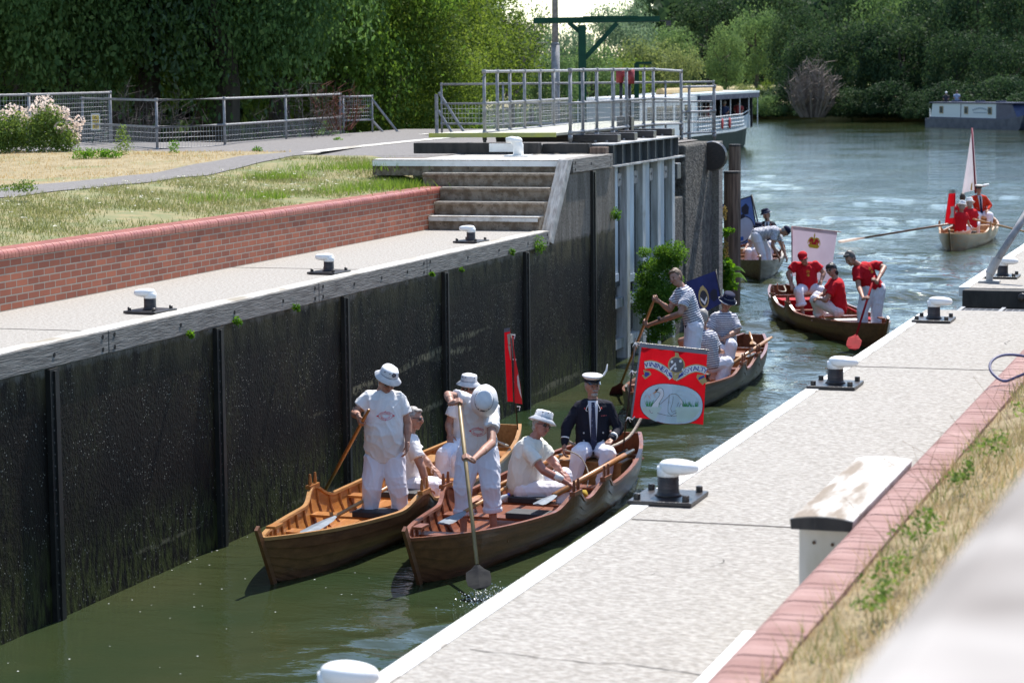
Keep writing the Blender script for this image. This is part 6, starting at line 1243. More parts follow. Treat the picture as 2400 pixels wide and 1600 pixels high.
def text_on_arc(txt, size, cx, cy, rx, ry, a_mid, da, flipd=1):
    out = []
    for i, ch in enumerate(txt):
        if ch == ' ': continue
        vs, fs = text_polys(ch, size); a = a_mid-flipd*da*(i-(len(txt)-1)/2); c, s_ = math.cos(a), math.sin(a); bx, by = cx+rx*c, cy+ry*s_
        tx, ty = (-ry*0-s_*rx, c*ry) if 1 else 0; l = math.hypot(tx, ty); tx, ty = -tx/l*flipd, -ty/l*flipd; nx, ny = -ty, tx
        out.append(([(bx+tx*x+nx*y, by+ty*x+ny*y) for x, y in vs], fs))
    return out
def ring_logo(x0=.0, t0=.58, k=1.0):
    def f(p):
        r = 0.0035
        polys = arc_strip(0, 0, .075, .042, 0, 2*math.pi, r, 30)+arc_strip(0, 0, .048, .020, 0, 2*math.pi, .0025, 24)+[[(-.098, -.004), (-.074, -.010), (-.074, .010), (-.098, .004)], [(.098, -.004), (.074, -.010), (.074, .010), (.098, .004)], [(-.006, .042), (.006, .042), (0, .056)], [(-.006, -.042), (.006, -.042), (0, -.056)]]
        polys += text_on_arc('VINTNERS', .024, 0, 0, .056, .024, math.pi/2, .30, 1)+text_on_arc('ROYALTY', .024, 0, -.0, .064, .040, -math.pi/2, .28, -1)
        decal(p, 'printed_emblem', polys, red_ink, x0, t0, .010, k=k)
    return f
def crown_polys(w_=.06, h=.05):
    P = [[(-w_*.45, 0), (w_*.45, 0), (w_*.48, h*.16), (-w_*.48, h*.16)]]
    P += arc_strip(-w_*.22, h*.2, w_*.25, h*.42, 0, math.pi, h*.09, 10)+arc_strip(w_*.22, h*.2, w_*.25, h*.42, 0, math.pi, h*.09, 10)+[[(-w_*.04, h*.2), (w_*.04, h*.2), (w_*.04, h*.8), (-w_*.04, h*.8)], [(-w_*.07, h*.8), (w_*.07, h*.8), (w_*.07, h*.87), (-w_*.07, h*.87)], [(-w_*.03, h*.72), (w_*.03, h*.72), (w_*.03, h), (-w_*.03, h)]]
    return P
def cypher_logo(x0=0., t0=.62):
    def f(p):
        decal(p, 'embroidered_crown', [[(x, y+.045) for x, y in q] for q in crown_polys(.066, .055)], gold_ink, x0, t0, .011)
        a, fa = text_polys('C', .075); r_, fr_ = text_polys('R', .075)
        decal(p, 'embroidered_cypher', [([(x-.012, y-.030) for x, y in a], fa), ([(x+.010, y-.030) for x, y in r_], fr_)], gold_ink, x0, t0, .012)
    return f
c1 = (2.704, 580, 820); z1 = (3.734, 1020, 860); z2 = (3.734, 1240, 820); c3 = (3.5625, 1400, 600); c4 = (3.734, 1700, 440); c5 = (4.6115, 2140, 280); c6 = (6.032, 1700, 440)
def S_(cv, x, y): return (cv[1]+x/cv[0], cv[2]+y/cv[0])
def online(a, b, cv, x, y):   # point of the 3D segment a-b seen at this picture height
    py = S_(cv, x, y)[1]; lo, hi = 0., 1.
    def pr(t): q = a*(1-t)+b*t; v = RC.T@(q-CAM); return CY-F*v[1]/-v[2]
    f0 = pr(0)
    for _ in range(30):
        m_ = (lo+hi)/2
        if (pr(m_) > py) == (f0 > py): lo = m_
        else: hi = m_
    return a*(1-lo)+b*lo
def relpos(pnt, cv, D):   # back to the crop coordinates + depth offset used by person()
    v = RC.T@(pnt-CAM); px, py = CX+F*v[0]/-v[2], CY-F*v[1]/-v[2]; return ((px-cv[1])*cv[0], (py-cv[2])*cv[0], -v[2]-D)
# --- golden boat crew
D = 25.75; a = Pz(742, 1186, -.05); h_ = Pd(*S_(c1, 728, 455), D-.33); top_ = h_+(h_-a)*(.0)+unit(h_-a)*.36
oar(top_, a, 'wooden paddle held upright by the man standing in the golden boat', r=.021, blade=.5, bw=.085, m=gold_v, group='hand held paddles')
person('man in a white bucket hat and sunglasses standing in the golden boat, holding a paddle', c1, D, dict(head=(882, 206, -.06), neck=(860, 248), shL=(742, 285), shR=(982, 290), elL=(680, 402, -.02), haL=(728, 455, -.33), elR=(1018, 470, .02), haR=(1012, 618, -.08), hip=(868, 655, .02), hipL=(808, 690, .02), hipR=(932, 690, .02), knL=(788, 870, -.04), knR=(950, 862, -.04), anL=(770, 1078, .03), anR=(978, 1062, .03)),
    (.42, -.38, .8), belly=.05, headgear=dict(t='bucket', badge=1), glasses=True, grips={'L': top_-a}, hands={'R': dict(n=-RIGHT*.6-AWAY*.2, curl=.4, t=1)}, vox=.008, logo=ring_logo(.03, .60), scale=1.08, group='crew in white')
D = 27.2
person('hatless grey haired man in white and sunglasses, seated in the golden boat', c1, D, dict(head=(1058, 440, 0), neck=(1030, 520), shL=(1018, 560, .17), shR=(1050, 590, -.17), elL=(1120, 690, .15), haL=(1190, 760, .05), elR=(1105, 745, -.22), haR=(1148, 905, -.24), hip=(955, 850, .05), hipL=(965, 860, .15), hipR=(965, 862, -.06), knL=(1185, 850, .15), knR=(1170, 870, -.1), anL=(1160, 1060, .1), anR=(1120, 1070, -.1)),
    (.93, -.05, .35), belly=.05, hair=hair_g, glasses=True, hands={'R': dict(n=AWAY, curl=.5), 'L': dict(n=-UP, curl=.15)}, vox=.009, group='crew in white')
D = 28.6
person('seated man in a white bucket hat half hidden behind the bending paddler, holding a rope', z1, D, dict(head=(290, 192, -.02), neck=(285, 255), shL=(150, 310), shR=(395, 310), elL=(118, 500, 0), haL=(128, 625, -.18), elR=(400, 500, .1), haR=(330, 640, -.1), hip=(265, 670, .1), hipL=(210, 680, .08), hipR=(320, 690, .08), knL=(75, 770, -.36), knR=(215, 800, -.42), anL=(40, 1060, -.38), anR=(160, 1080, -.4)),
    (.05, -.05, .98), headgear=dict(t='bucket'), glasses=True, vox=.009, scale=.98, group='crew in white', hands={'L': dict(n=RIGHT*.4-UP, curl=1.0)})
# --- dark boat crew
D = 25.3; a = Pd(1122, 1356, 22.85); t0 = Pd(*S_(z1, 206, 285), D-.25); a = a+unit(a-t0)*.14; blade_tip = a
oar(t0, a, 'pale wooden paddle with a black spade blade dipping into the water', r=.022, blade=.34, bw=.122, m=mat('pale_gold_shaft', (.40, .29, .13), .45, (.28, .19, .08), 4), bm_=black_blade, group='hand held paddles')
gL, gR = online(t0, a, z1, 212, 312), online(t0, a, z1, 290, 800)
person('man in a white bucket hat and rolled trousers bending over a paddle, dark boat', z1, D, dict(head=(432, 300, -.16), neck=(402, 262, .0), shL=(245, 262, .05), shR=(530, 330, .0), elL=(112, 245, -.12), haL=relpos(gL, z1, D), elR=(492, 668, -.38), haR=relpos(gR, z1, D), hip=(372, 730, .12), hipL=(282, 760, .12), hipR=(470, 760, .1), knL=(245, 1040, .0), knR=(488, 1045, -.02), anL=(248, 1430, .06), anR=(512, 1400, .04)),
    (-.10, -.97, .12), up=(-.05, .14, .98), headgear=dict(t='bucket', badge=1, tilt=.0), trouser_end=.62, cuffs=True, grips={'L': t0-a, 'R': t0-a}, vox=.008, logo=ring_logo(.02, .42), scale=1.05, group='crew in white')
D = 26.5
person('stout man in a white bucket hat with a bandaged forearm, seated in the dark boat', z1, D, dict(head=(930, 518, -.02), neck=(872, 612), shL=(940, 660, .20), shR=(815, 735, -.20), elL=(1040, 845, .16), haL=(1135, 940, .05), elR=(950, 905, -.28), haR=(1205, 1040, -.22), hip=(745, 1065, .05), hipL=(770, 1070, .14), hipR=(765, 1085, -.10), knL=(1130, 955, .2), knR=(1170, 1075, -.12), anL=(1130, 1300, .12), anR=(1075, 1310, -.12)),
    (.70, .0, .70), shirt=cream_shirt, belly=.085, headgear=dict(t='bucket', badge=.9), glasses=True, skin=mat('reddish_skin', (.42, .20, .15), .5, (.36, .14, .10), 14), back=.05, vox=.008, scale=1.06, group='crew in white', hands={'R': dict(n=-UP, curl=.35, t=-1), 'L': dict(n=-UP, curl=.3)})
q = MB(); wa, wb_ = Pd(*S_(z1, 1040, 945), D-.26), Pd(*S_(z1, 1108, 985), D-.24); q.tube([wa, wb_], [.050, .044], 14)
_p = [o for o in bpy.data.objects if o.name.startswith('person')][-1]
stout = [o for o in bpy.data.objects if o.get('label', '').startswith('stout man')][0]; q.build('bandage', white_paint, stout, smooth=True)
D = 28.5
def officer_dress(p, coat, trim, tie, white=True):
    wht = cloth('dress_shirt', (.68, .68, .72)); ts = np.linspace(.0, .97, 12)
    def panel(fl, fr_, off, name, m, t0=0., t1=1., n=14):
        q = MB(); q.closed = False; T = np.linspace(t0, t1, n); vs = []
        for t in T: a, b = fl(t), fr_(t); vs += [p.surf(a+(b-a)*k/6, t, off) for k in range(7)]
        q.add(vs, [(7*i+k, 7*i+k+1, 7*i+k+8, 7*i+k+7) for i in range(n-1) for k in range(6)]); return q.build(name, m, p.e, smooth=True)
    wdt = lambda t: .030+.030*min(max((t-.1)/.85, 0), 1)
    panel(lambda t: -wdt(t), lambda t: wdt(t), .014, 'dress_shirt', wht, -.08, .98)
    panel(lambda t: -(.018+.022*(1-t)) if t > -.05 else -.01, lambda t: .018+.022*(1-t) if t > -.05 else .01, .022, 'tie', tie, -.10, .955)
    q = MB()
    for s in (-1, 1):
        P = [p.surf(s*.050, .93, .014), p.surf(s*.066, .88, .012), p.surf(s*.088, .80, .012), p.surf(s*.070, .775, .012)]
        for i, j in zip(P[:-1], P[1:]): q.tube([i, j], .0045, 6)
    q.build('lapel_piping', trim, p.e)
    q = MB()
    for s in (-1, 1):
        for t in (.34, .18, .06): q.ell(p.surf(s*(.115), t, .012), (.012, .012, .012), n=8, m=6)
    q.build('buttons', mat('silver_button', (.6, .6, .6), .3, metal=.8), p.e, smooth=True)
    q = MB()
    for k in range(4): q.obox(p.surf(.10+.018*k, .68, .012), p.side*.005, p.fr*.002, p.axis*.004)
    q.build('medal_ribbons', mat('ribbon_red', (.5, .1, .12), .8), p.e)
    q = MB()
    for s in (-1, 1): q.ell(p.surf(s*.098, .835, .02), (.011, .011, .011), n=8, m=6)
    q.build('collar_badges', mat('badge_red', (.55, .05, .04), .6), p.e)
pf = person('uniformed man in a navy jacket and feathered white cap, seated in the dark boat', z2, D, dict(head=(555, 318, -.02), neck=(556, 425), shL=(408, 478, .02), shR=(712, 470, .02), elL=(325, 680, -.02), haL=(305, 868, -.12), elR=(785, 690, .02), haR=(700, 808, -.30), hip=(560, 850, .06), hipL=(490, 870, .04), hipR=(630, 870, .04), knL=(432, 905, -.40), knR=(692, 905, -.40), anL=(392, 1185, -.34), anR=(642, 1205, -.36)),
    (.33, -.06, .93), top='jacket', shirt=navy_jacket, hair=hair_g, beard=hair_g, headgear=dict(t='peaked', feather=1), vox=.0085, scale=1.05, belly=.03, hem=-.14, hands={'L': dict(n=RIGHT, curl=.5), 'R': dict(n=-UP, curl=1.0)}, logo=lambda p: officer_dress(p, navy_jacket, white_paint, mat('navy_spotted_tie', (.012, .016, .05), .7, (.20, .22, .30), 60, thr=(.62, .66))))
q = MB()
for k_, (s0, s1) in {'L': ((325, 745), (312, 775)), 'R': ((770, 745), (735, 745))}.items():
    pass
for P0, P1, r_ in ((Pd(*S_(z2, 316, 765), D-.07), Pd(*S_(z2, 315, 775), D-.075), .053), (Pd(*S_(z2, 742, 752), D-.17), Pd(*S_(z2, 735, 758), D-.19), .052)): q = MB(); q.tube([P0, P1], r_, 16); q.build('cuff_band', white_paint, pf.e, smooth=True)
# --- striped crew
D = 35.3; a = Pz(1440, 938, -.1); t0 = Pd(*S_(c3, 486, 335), D+.02)
oar(t0, a, 'wooden paddle with a dark red blade held by the striped man standing behind the banner', r=.022, blade=.42, bw=.12, m=pale_v, bm_=mat('dark_red_blade', (.13, .03, .03), .5), group='hand held paddles')
gL, gR = online(t0, a, c3, 484, 352), online(t0, a, c3, 405, 548)
person('bare headed man in a striped shirt standing with a paddle behind the red banner', c3, D, dict(head=(655, 182, -.02), neck=(700, 252), shL=(668, 300, .18), shR=(752, 332, -.17), elL=(602, 448, .12), haL=relpos(gL, c3, D), elR=(692, 480, -.26), haR=relpos(gR, c3, D), hip=(812, 572, .05), hipL=(800, 590, .12), hipR=(812, 600, -.06), knL=(775, 820, .1), knR=(790, 830, -.08), anL=(800, 1060, .1), anR=(830, 1065, -.08)),
    (-.72, -.18, .66), shirt=striped, hair=mat('light_brown_hair', (.16, .10, .06), .6, (.09, .055, .03), 50), grips={'L': t0-a, 'R': t0-a}, vox=.009, scale=1.0, group='crew in striped shirts')
me_ = [o for o in bpy.data.objects if o.get('label', '').startswith('bare headed man')][0]
q = MB(); bc = Pd(*S_(c3, 806, 562), D+.04); ax_ = unit(Pd(*S_(c3, 700, 252), D)-bc); q.lathe([(.158, -.02), (.164, -.018), (.164, .018), (.158, .02)], bc, 24, axis=ax_, sx=1.12, sy=.86, xdir=RIGHT*.3+AWAY); q.build('belt', navy_cloth, me_, smooth=True)
q = MB(); w0 = Pd(*S_(c3, 508, 527), D-.16); q.tube([w0, w0+unit(Pd(*S_(c3, 692, 480), D-.26)-w0)*.035], [.036, .037], 12); q.build('wrist_watch', black_iron, me_)
D = 36.3
person('grey haired man in a striped shirt seen from behind, crouching beside the standing striped man', c3, D, dict(head=(884, 520, .03), neck=(880, 612), shL=(835, 655, .0), shR=(985, 685, .05), elL=(695, 708, .1), haL=(720, 790, .2), elR=(1010, 795, .05), haR=(1035, 790, .25), hip=(915, 900, .05), hipL=(880, 920, .1), hipR=(960, 925, .05), knL=(1010, 890, .35), knR=(1085, 885, .1), anL=(990, 1040, .3), anR=(1020, 1050, .1)),
    (.35, -.15, -.92), shirt=striped, hair=hair_g, vox=.0095, back=.04, group='crew in striped shirts')
D = 37.7
person('man in a navy hat and striped shirt seated in the grey hulled boat', c3, D, dict(head=(1082, 395, -.06), neck=(1062, 462), shL=(960, 500), shR=(1150, 505), elL=(932, 625, -.05), haL=(1050, 700, -.28), elR=(1172, 625, -.08), haR=(1035, 695, -.34), hip=(1060, 725, .1), hipL=(1025, 735, .08), hipR=(1095, 735, .08), knL=(1020, 770, -.30), knR=(1120, 745, -.36), anL=(990, 980, -.25), anR=(1060, 985, -.34)),
    (-.05, -.30, .95), shirt=striped, headgear=dict(t='bucket', m=navy_cloth, rim=1), vox=.0095, group='crew in striped shirts', longsleeve=False, sleeve=.9)
# --- red crew
D = 46.9
person('man in a red cap and red shirt seated with his hands braced beside him', c4, D, dict(head=(682, 618, -.12), neck=(702, 668), shL=(592, 660, .0), shR=(806, 655, .0), elL=(548, 752, .0), haL=(578, 848, -.16), elR=(862, 745, .0), haR=(832, 836, -.16), hip=(716, 868, .12), hipL=(680, 880, .1), hipR=(760, 880, .1), knL=(640, 905, -.30), knR=(838, 895, -.20), anL=(676, 1075, -.28), anR=(800, 1075, -.2)),
    (-.12, -.32, .94), shirt=red_shirt, headgear=dict(t='beret', m=red_shirt, peak=1), glasses=True, vox=.0105, trouser_end=.75, cuffs=True, belly=.04, logo=cypher_logo(.02, .62), scale=1.05, group='crew in red shirts')
D = 44.2
person('dark haired man in a red shirt and sunglasses, seated turned to the left', c4, D, dict(head=(930, 722, -.02), neck=(965, 788), shL=(925, 810, .16), shR=(955, 850, -.17), elL=(860, 930, .12), haL=(800, 965, -.02), elR=(878, 985, -.22), haR=(815, 968, -.2), hip=(995, 1065, .05), hipL=(985, 1075, .12), hipR=(985, 1085, -.08), knL=(800, 950, .25), knR=(782, 975, .05), anL=(850, 1140, .55), anR=(830, 1140, .35), longhair=(0, 0)),
    (-.74, -.10, .62), shirt=red_shirt, hair=mat('black_hair', (.012, .009, .009), .5), glasses=True, vox=.0105, trouser_end=.75, cuffs=True, group='crew in red shirts')
D = 42.9; a = Pz(1998, 812, .0); a = Pd(*S_(c4, 1108, 1412), 41.35); t0 = Pd(*S_(c4, 1305, 772), D-.38)
oar(t0, a, 'bright red paddle with a rounded red blade', r=.021, blade=.36, bw=.125, m=red_p, group='hand held paddles')
gL, gR = online(t0, a, c4, 1230, 968), online(t0, a, c4, 1290, 808)
person('man in a red shirt standing stooped over a bright red paddle', c4, D, dict(head=(1092, 622, -.14), neck=(1160, 672), shL=(1128, 712, -.10), shR=(1320, 662, .10), elL=(1168, 868, -.18), haL=relpos(gL, c4, D), elR=(1392, 698, -.02), haR=relpos(gR, c4, D), hip=(1296, 868, .08), hipL=(1240, 895, .05), hipR=(1345, 885, .1), knL=(1200, 1070, .0), knR=(1325, 1075, .05), anL=(1200, 1280, .03), anR=(1320, 1280, .06)),
    (-.60, -.58, .5), up=(-.35, .75, .2), shirt=red_shirt, hair=mat('greying_dark_hair', (.06, .05, .045), .6, (.14, .12, .11), 50), grips={'L': t0-a, 'R': t0-a}, vox=.0105, scale=1.05, logo=cypher_logo(.06, .55), group='crew in red shirts')
# --- boat by the piles
D = 57.4
person('man in a striped shirt and navy cap bending right over by the timber piles', c6, D, dict(head=(850, 620, -.02), neck=(770, 612), shL=(740, 640, .17), shR=(700, 655, -.17), elL=(800, 820, .15), haL=(862, 985, .05), elR=(668, 815, -.2), haR=(755, 985, -.15), hip=(440, 655, .02), hipL=(455, 680, .1), hipR=(435, 690, -.1), knL=(590, 860, .15), knR=(500, 880, -.12), anL=(630, 1110, .15), anR=(560, 1120, -.1)),
    (.62, -.76, .15), up=(.78, .55, .1), shirt=striped, headgear=dict(t='beret', m=navy_cloth), vox=.013, group='crew in striped shirts')
D = 59.2
person('seated rower in a navy hat mostly hidden behind the bending striped man', c6, D, dict(head=(465, 590, 0), neck=(460, 650), shL=(370, 680), shR=(540, 680), elL=(330, 800, -.1), haL=(270, 880, -.3), elR=(560, 810, 0), haR=(500, 880, -.2), hip=(450, 900, .1), hipL=(420, 905, .08), hipR=(500, 905, .08), knL=(330, 905, -.35), knR=(430, 900, -.38), anL=(320, 1110, -.3), anR=(420, 1110, -.35)),
    (-.1, -.1, .98), shirt=white_shirt, headgear=dict(t='bucket', m=navy_cloth, rim=1), vox=.013, group='crew in striped shirts')
D = 61.4
po = person('bearded man in a dark blazer and navy hat sitting beyond the bending striped man', c6, D, dict(head=(578, 392, 0), neck=(600, 470), shL=(512, 500, .05), shR=(690, 505, -.03), elL=(480, 620, .05), haL=(520, 720, -.2), elR=(730, 620, 0), haR=(680, 720, -.2), hip=(610, 770, .05), hipL=(570, 790, .05), hipR=(650, 790, .05), knL=(520, 800, -.35), knR=(640, 800, -.38), anL=(520, 980, -.35), anR=(630, 980, -.35)),
    (-.62, -.10, .76), top='jacket', shirt=navy_jacket, hair=hair_d, beard=hair_d, headgear=dict(t='bucket', m=navy_cloth, rim=1), vox=.013, logo=lambda p: officer_dress(p, navy_jacket, mat('pale_trim', (.5, .5, .45), .7), navy_cloth))
# --- distant red crew
D = 70.2
person('officer in a scarlet coat and plumed white cap seated in the distant boat', c5, D, dict(head=(712, 760, 0), neck=(712, 815), shL=(632, 845), shR=(792, 845), elL=(600, 935, 0), haL=(640, 1005, -.2), elR=(832, 930, 0), haR=(800, 990, -.25), hip=(730, 1020, .08), hipL=(700, 1030, .06), hipR=(765, 1030, .06), knL=(700, 1040, -.3), knR=(835, 1035, -.35), anL=(690, 1190, -.3), anR=(820, 1190, -.35)),
    (.05, 0, 1), top='jacket', shirt=red_coat, hair=hair_d, headgear=dict(t='peaked', feather=2), vox=.016, logo=lambda p: officer_dress(p, red_coat, gold_ink, navy_cloth))
D = 66.9
person('nearer rower in a red shirt and white bucket hat, back turned, in the distant boat', c5, D, dict(head=(528, 950, -.02), neck=(520, 1005), shL=(445, 1020), shR=(585, 1020), elL=(430, 1110, .1), haL=(520, 1150, .3), elR=(590, 1115, .05), haR=(615, 1160, .25), hip=(500, 1190, 0), hipL=(470, 1195, 0), hipR=(530, 1195, 0), knL=(500, 1160, .4), knR=(600, 1170, .38), anL=(520, 1290, .55), anR=(590, 1290, .5)),
    (.15, -.1, -.98), shirt=red_shirt, headgear=dict(t='bucket'), vox=.016, group='crew in red shirts')
D = 68.4
person('further rower in a red shirt and white bucket hat, back turned, in the distant boat', c5, D, dict(head=(612, 915, 0), neck=(612, 965), shL=(550, 985), shR=(680, 985), elL=(540, 1070, .1), haL=(600, 1120, .3), elR=(700, 1080, .1), haR=(690, 1110, .3), hip=(620, 1150, 0), hipL=(590, 1155, 0), hipR=(650, 1155, 0), knL=(600, 1110, .4), knR=(690, 1120, .38), anL=(620, 1240, .5), anR=(690, 1240, .5)),
    (.15, -.1, -.98), shirt=red_shirt, headgear=dict(t='bucket'), vox=.016, group='crew in red shirts')
D = 69.5
person('dark haired passenger, only the head showing between flag and white hats in the distant boat', c5, D, dict(head=(536, 850, 0), neck=(536, 900), shL=(475, 930), shR=(600, 930), elL=(460, 1010, -.05), haL=(500, 1070, -.2), elR=(610, 1010, 0), haR=(580, 1070, -.2), hip=(536, 1100, .05), hipL=(510, 1110, .05), hipR=(560, 1110, .05), knL=(500, 1110, -.3), knR=(570, 1110, -.3), anL=(500, 1250, -.3), anR=(570, 1250, -.3)),
    (.2, 0, -.95), shirt=red_shirt, hair=hair_d, vox=.016)
og2 = 'oars of the distant boat'
oar(b6.P(.40, .15, .62)+RIGHT*.0, Pd(1965, 567, 66.6), 'long oar reaching left from the distant boat into the water', r=.03, blade=.8, bw=.07, m=mid_v, group=og2)
oar(b6.P(.52, -.1, .66), Pd(2480, 562, 69.0), 'long oar reaching right from the distant boat', r=.03, blade=.8, bw=.07, m=pale_v, group=og2)

# ------------------------------------------------------------------ flags
def flag(name, label, corners, pole, m, folds=.03, nf=5, decor=None, border=None, pole_m=None, pole_r=.012, cross=None, sag=.0, both=True):
    """corners TL, TR, BR, BL in 3D; pole (top, bottom)"""
    TL, TR, BR, BL = [np.array(c, float) for c in corners]; nr = unit(np.cross(TR-TL, BL-TL)); nr = nr if nr@AWAY < 0 else -nr
    e = empty(name, pole[1], label, 'flag')
    def sf(u, v, off=0.):   # v down
        c = (TL*(1-u)+TR*u)*(1-v)+(BL*(1-u)+BR*u)*v; w_ = folds*(.35+.65*v)*math.sin(u*nf*2*math.pi*.5+v*1.3+.4)+folds*.4*math.sin(u*nf*6.1+2*v); return c+nr*(w_+off)-UP*sag*math.sin(math.pi*u)*v
    q = MB(); q.grid(lambda u, v: tuple(sf(u, v)), 40, 30); q.closed = False; cl = q.build('cloth', m, e, smooth=True)
    q = MB(); q.tube([pole[0], pole[1]], pole_r, 8); q.build('pole', pole_m or black_iron, e, smooth=True)
    if cross is not None: q = MB(); q.tube(cross, .010, 8); q.build('crossbar', pole_m or black_iron, e)
    if border is not None:
        for nm, rg_ in border[1]:
            q = MB(); q.closed = False; q.grid(lambda u, v: tuple(sf(rg_[0]+(rg_[1]-rg_[0])*u, rg_[2]+(rg_[3]-rg_[2])*v, .004)), 20 if rg_[1]-rg_[0] > .3 else 2, 20 if rg_[3]-rg_[2] > .3 else 2); q.build(nm, border[0], e, smooth=True)
    def dec(nm, polys, mm, off=.006, sub=True):
        q = MB(); q.closed = False
        for P in polys:
            if isinstance(P, tuple): vs, fs = P
            else: vs, fs = P, [tuple(range(len(P)))]
            q.add([sf(x, y, off) for x, y in vs], fs)
        o = q.build(nm, mm, e)
        if sub: pass
        return o
    if decor: decor(dec, sf)
    return e
def ellipse_fill(cx, cy, rx, ry, n=40, rings=5, sq=2.):
    out = []
    def P(a, k): 
        c, s = math.cos(a), math.sin(a); return (cx+rx*k*math.copysign(abs(c)**(2/sq), c), cy+ry*k*math.copysign(abs(s)**(2/sq), s))
    for r in range(rings):
        for i in range(n):
            a0, a1 = 2*math.pi*i/n, 2*math.pi*(i+1)/n; out.append([P(a0, r/rings), P(a1, r/rings), P(a1, (r+1)/rings), P(a0, (r+1)/rings)] if r else [(cx, cy), P(a0, 1/rings), P(a1, 1/rings)])
    return out
def stroke(pts, w_=.004):
    out = []; pts = [np.array(p, float) for p in pts]
    for a, b in zip(pts[:-1], pts[1:]):
        d = b-a; l = np.linalg.norm(d)+1e-9; n_ = np.array([-d[1], d[0]])/l*w_/2; out.append([tuple(a-n_), tuple(b-n_), tuple(b+n_), tuple(a+n_)])
    return out
def curve2(pts, n=8): return [p[:2] for p in smooth_path([(x, y, 0) for x, y in pts], n)]
def band(pts, w_):   # ribbon quads along a smooth 2D path
    P = [np.array(p) for p in curve2(pts, 6)]; out = []; L_, R_ = [], []
    for i, p in enumerate(P):
        d = P[min(i+1, len(P)-1)]-P[max(i-1, 0)]; d /= np.linalg.norm(d)+1e-9; n_ = np.array([-d[1], d[0]])*w_/2; L_.append(p-n_); R_.append(p+n_)
    return [[tuple(L_[i]), tuple(L_[i+1]), tuple(R_[i+1]), tuple(R_[i])] for i in range(len(P)-1)]
fcl = lambda n, c: mat(n, c, .8, tuple(x*.9 for x in c), 5, spec=.2)
F5 = (6.532, 1470, 780)
def fuv(x, y): return ((x-120-(y-220)*-.085*1.0)/1085.0, (y-165-(x-205)*.115)/1165.0)
def vintners(dec, sf):
    gold = fcl('banner_gold', (.60, .45, .20)); wht = fcl('banner_white', (.93, .94, .94)); blue = fcl('banner_blue', (.09, .10, .42)); gry = fcl('banner_grey', (.18, .17, .18)); skyb = fcl('banner_pale_blue', (.66, .80, .88)); grn = fcl('banner_green', (.10, .38, .14)); ink = mat('banner_ink', (.06, .05, .05), .9); org = mat('banner_beak', (.6, .25, .05), .8); mint = fcl('banner_mint', (.68, .86, .80))
    T = lambda pts: [fuv(*p) for p in pts]
    # scrolls
    left = [(205, 490), (300, 480), (400, 505), (500, 560), (600, 640), (640, 690)]; right = [(680, 690), (780, 640), (880, 580), (1000, 545), (1100, 560), (1175, 590)]
    for nm, pts in (('scroll', left), ('scroll', right)):
        dec(nm, band(T(pts), .112), gold, .005); dec(nm+'_fill', band(T(pts), .088), wht, .008)
    dec('scroll_tail', [T([(185, 560), (290, 590), (315, 640), (220, 715), (165, 650), (205, 640)])], gold, .009); dec('scroll_tail_fill', [T([(215, 600), (270, 605), (290, 640), (230, 680), (205, 650)])], blue, .011)
    dec('scroll_tail', [T([(1030, 640), (1140, 650), (1190, 770), (1145, 775), (1110, 812), (1045, 740), (1015, 690)])], gold, .009); dec('scroll_tail_fill', [T([(1040, 690), (1130, 655), (1145, 685), (1050, 730)]), T([(1080, 740), (1130, 725), (1125, 765), (1095, 775)])], blue, .011)
    def word(txt, pts, sz, t0, t1):
        P = curve2(T(pts), 10); P = [np.array(p) for p in P]; out = []; n = len(txt)
        for i, ch in enumerate(txt):
            t = t0+(t1-t0)*(i+.5)/n; k = t*(len(P)-1); j = min(int(k), len(P)-2); c = P[j]*(1-(k-j))+P[j+1]*(k-j); d = P[j+1]-P[j]; d /= np.linalg.norm(d); up_ = np.array([d[1], -d[0]]); vs, fs = text_polys(ch, sz)
            out.append(([tuple(c+d*x+up_*(y-sz*.34)) for x, y in vs], fs))
        return out
    def widen(polys, k=1.25): 
        out = []
        for vs, fs in polys:
            c = np.mean(np.array(vs), 0); out.append(([tuple(c+(np.array(v)-c)*np.array([k, 1.0])) for v in vs], fs))
        return out
    wl, wr = word('VINTNERS', left, .088, .02, .84), word('ROYALTY', right, .088, .2, 1.0)
    dec('lettering', widen(wl)+widen(wr), blue, .012); dec('letter_fill', [(([tuple(np.mean(np.array(vs), 0)+(np.array(v)-np.mean(np.array(vs), 0))*.62) for v in vs]), fs) for vs, fs in wl[:1]], gold, .013)
    dec('scroll_end', [T([(575, 600), (640, 655), (640, 700), (600, 665)]), T([(690, 715), (740, 655), (815, 610), (800, 660), (740, 700)])], blue, .013)
    # shield and crest
    c_ = fuv(705, 490); dec('shield_border', ellipse_fill(c_[0], c_[1], .125, .118, 32, 3), gold, .014); dec('crest', [T([(685, 290), (735, 300), (770, 400), (680, 400)]), T([(640, 600), (760, 600), (735, 690), (690, 735), (650, 710)])], gold, .0145)
    dec('shield', ellipse_fill(c_[0], c_[1], .105, .100, 32, 3), gry, .016); dec('chevron', [T([(600, 545), (690, 450), (820, 555), (800, 585), (700, 500), (610, 580)])], wht, .018)
    for x, y in ((635, 440), (770, 430), (692, 545)): u_ = fuv(x, y); dec('roundel', ellipse_fill(u_[0], u_[1], .020, .021, 12, 1), wht, .018)
    # swan oval
    o_ = fuv(630, 1105); dec('oval_border', ellipse_fill(o_[0], o_[1], .445, .275, 48, 6, 2.4), mat('banner_dark_edge', (.25, .03, .04), .8), .004); dec('oval', ellipse_fill(o_[0], o_[1], .436, .267, 48, 6, 2.4), skyb, .006)
    wp = []; 
    for i in range(14):
        y0, y1 = 1150+17*i, 1150+17*(i+1); wf = lambda y: 455*math.sqrt(max(1-((y-1105)/312)**2, 0.02))**.9
        wp.append(T([(630-wf(y0), y0), (630+wf(y0), y0), (630+wf(y1), y1), (630-wf(y1), y1)]))
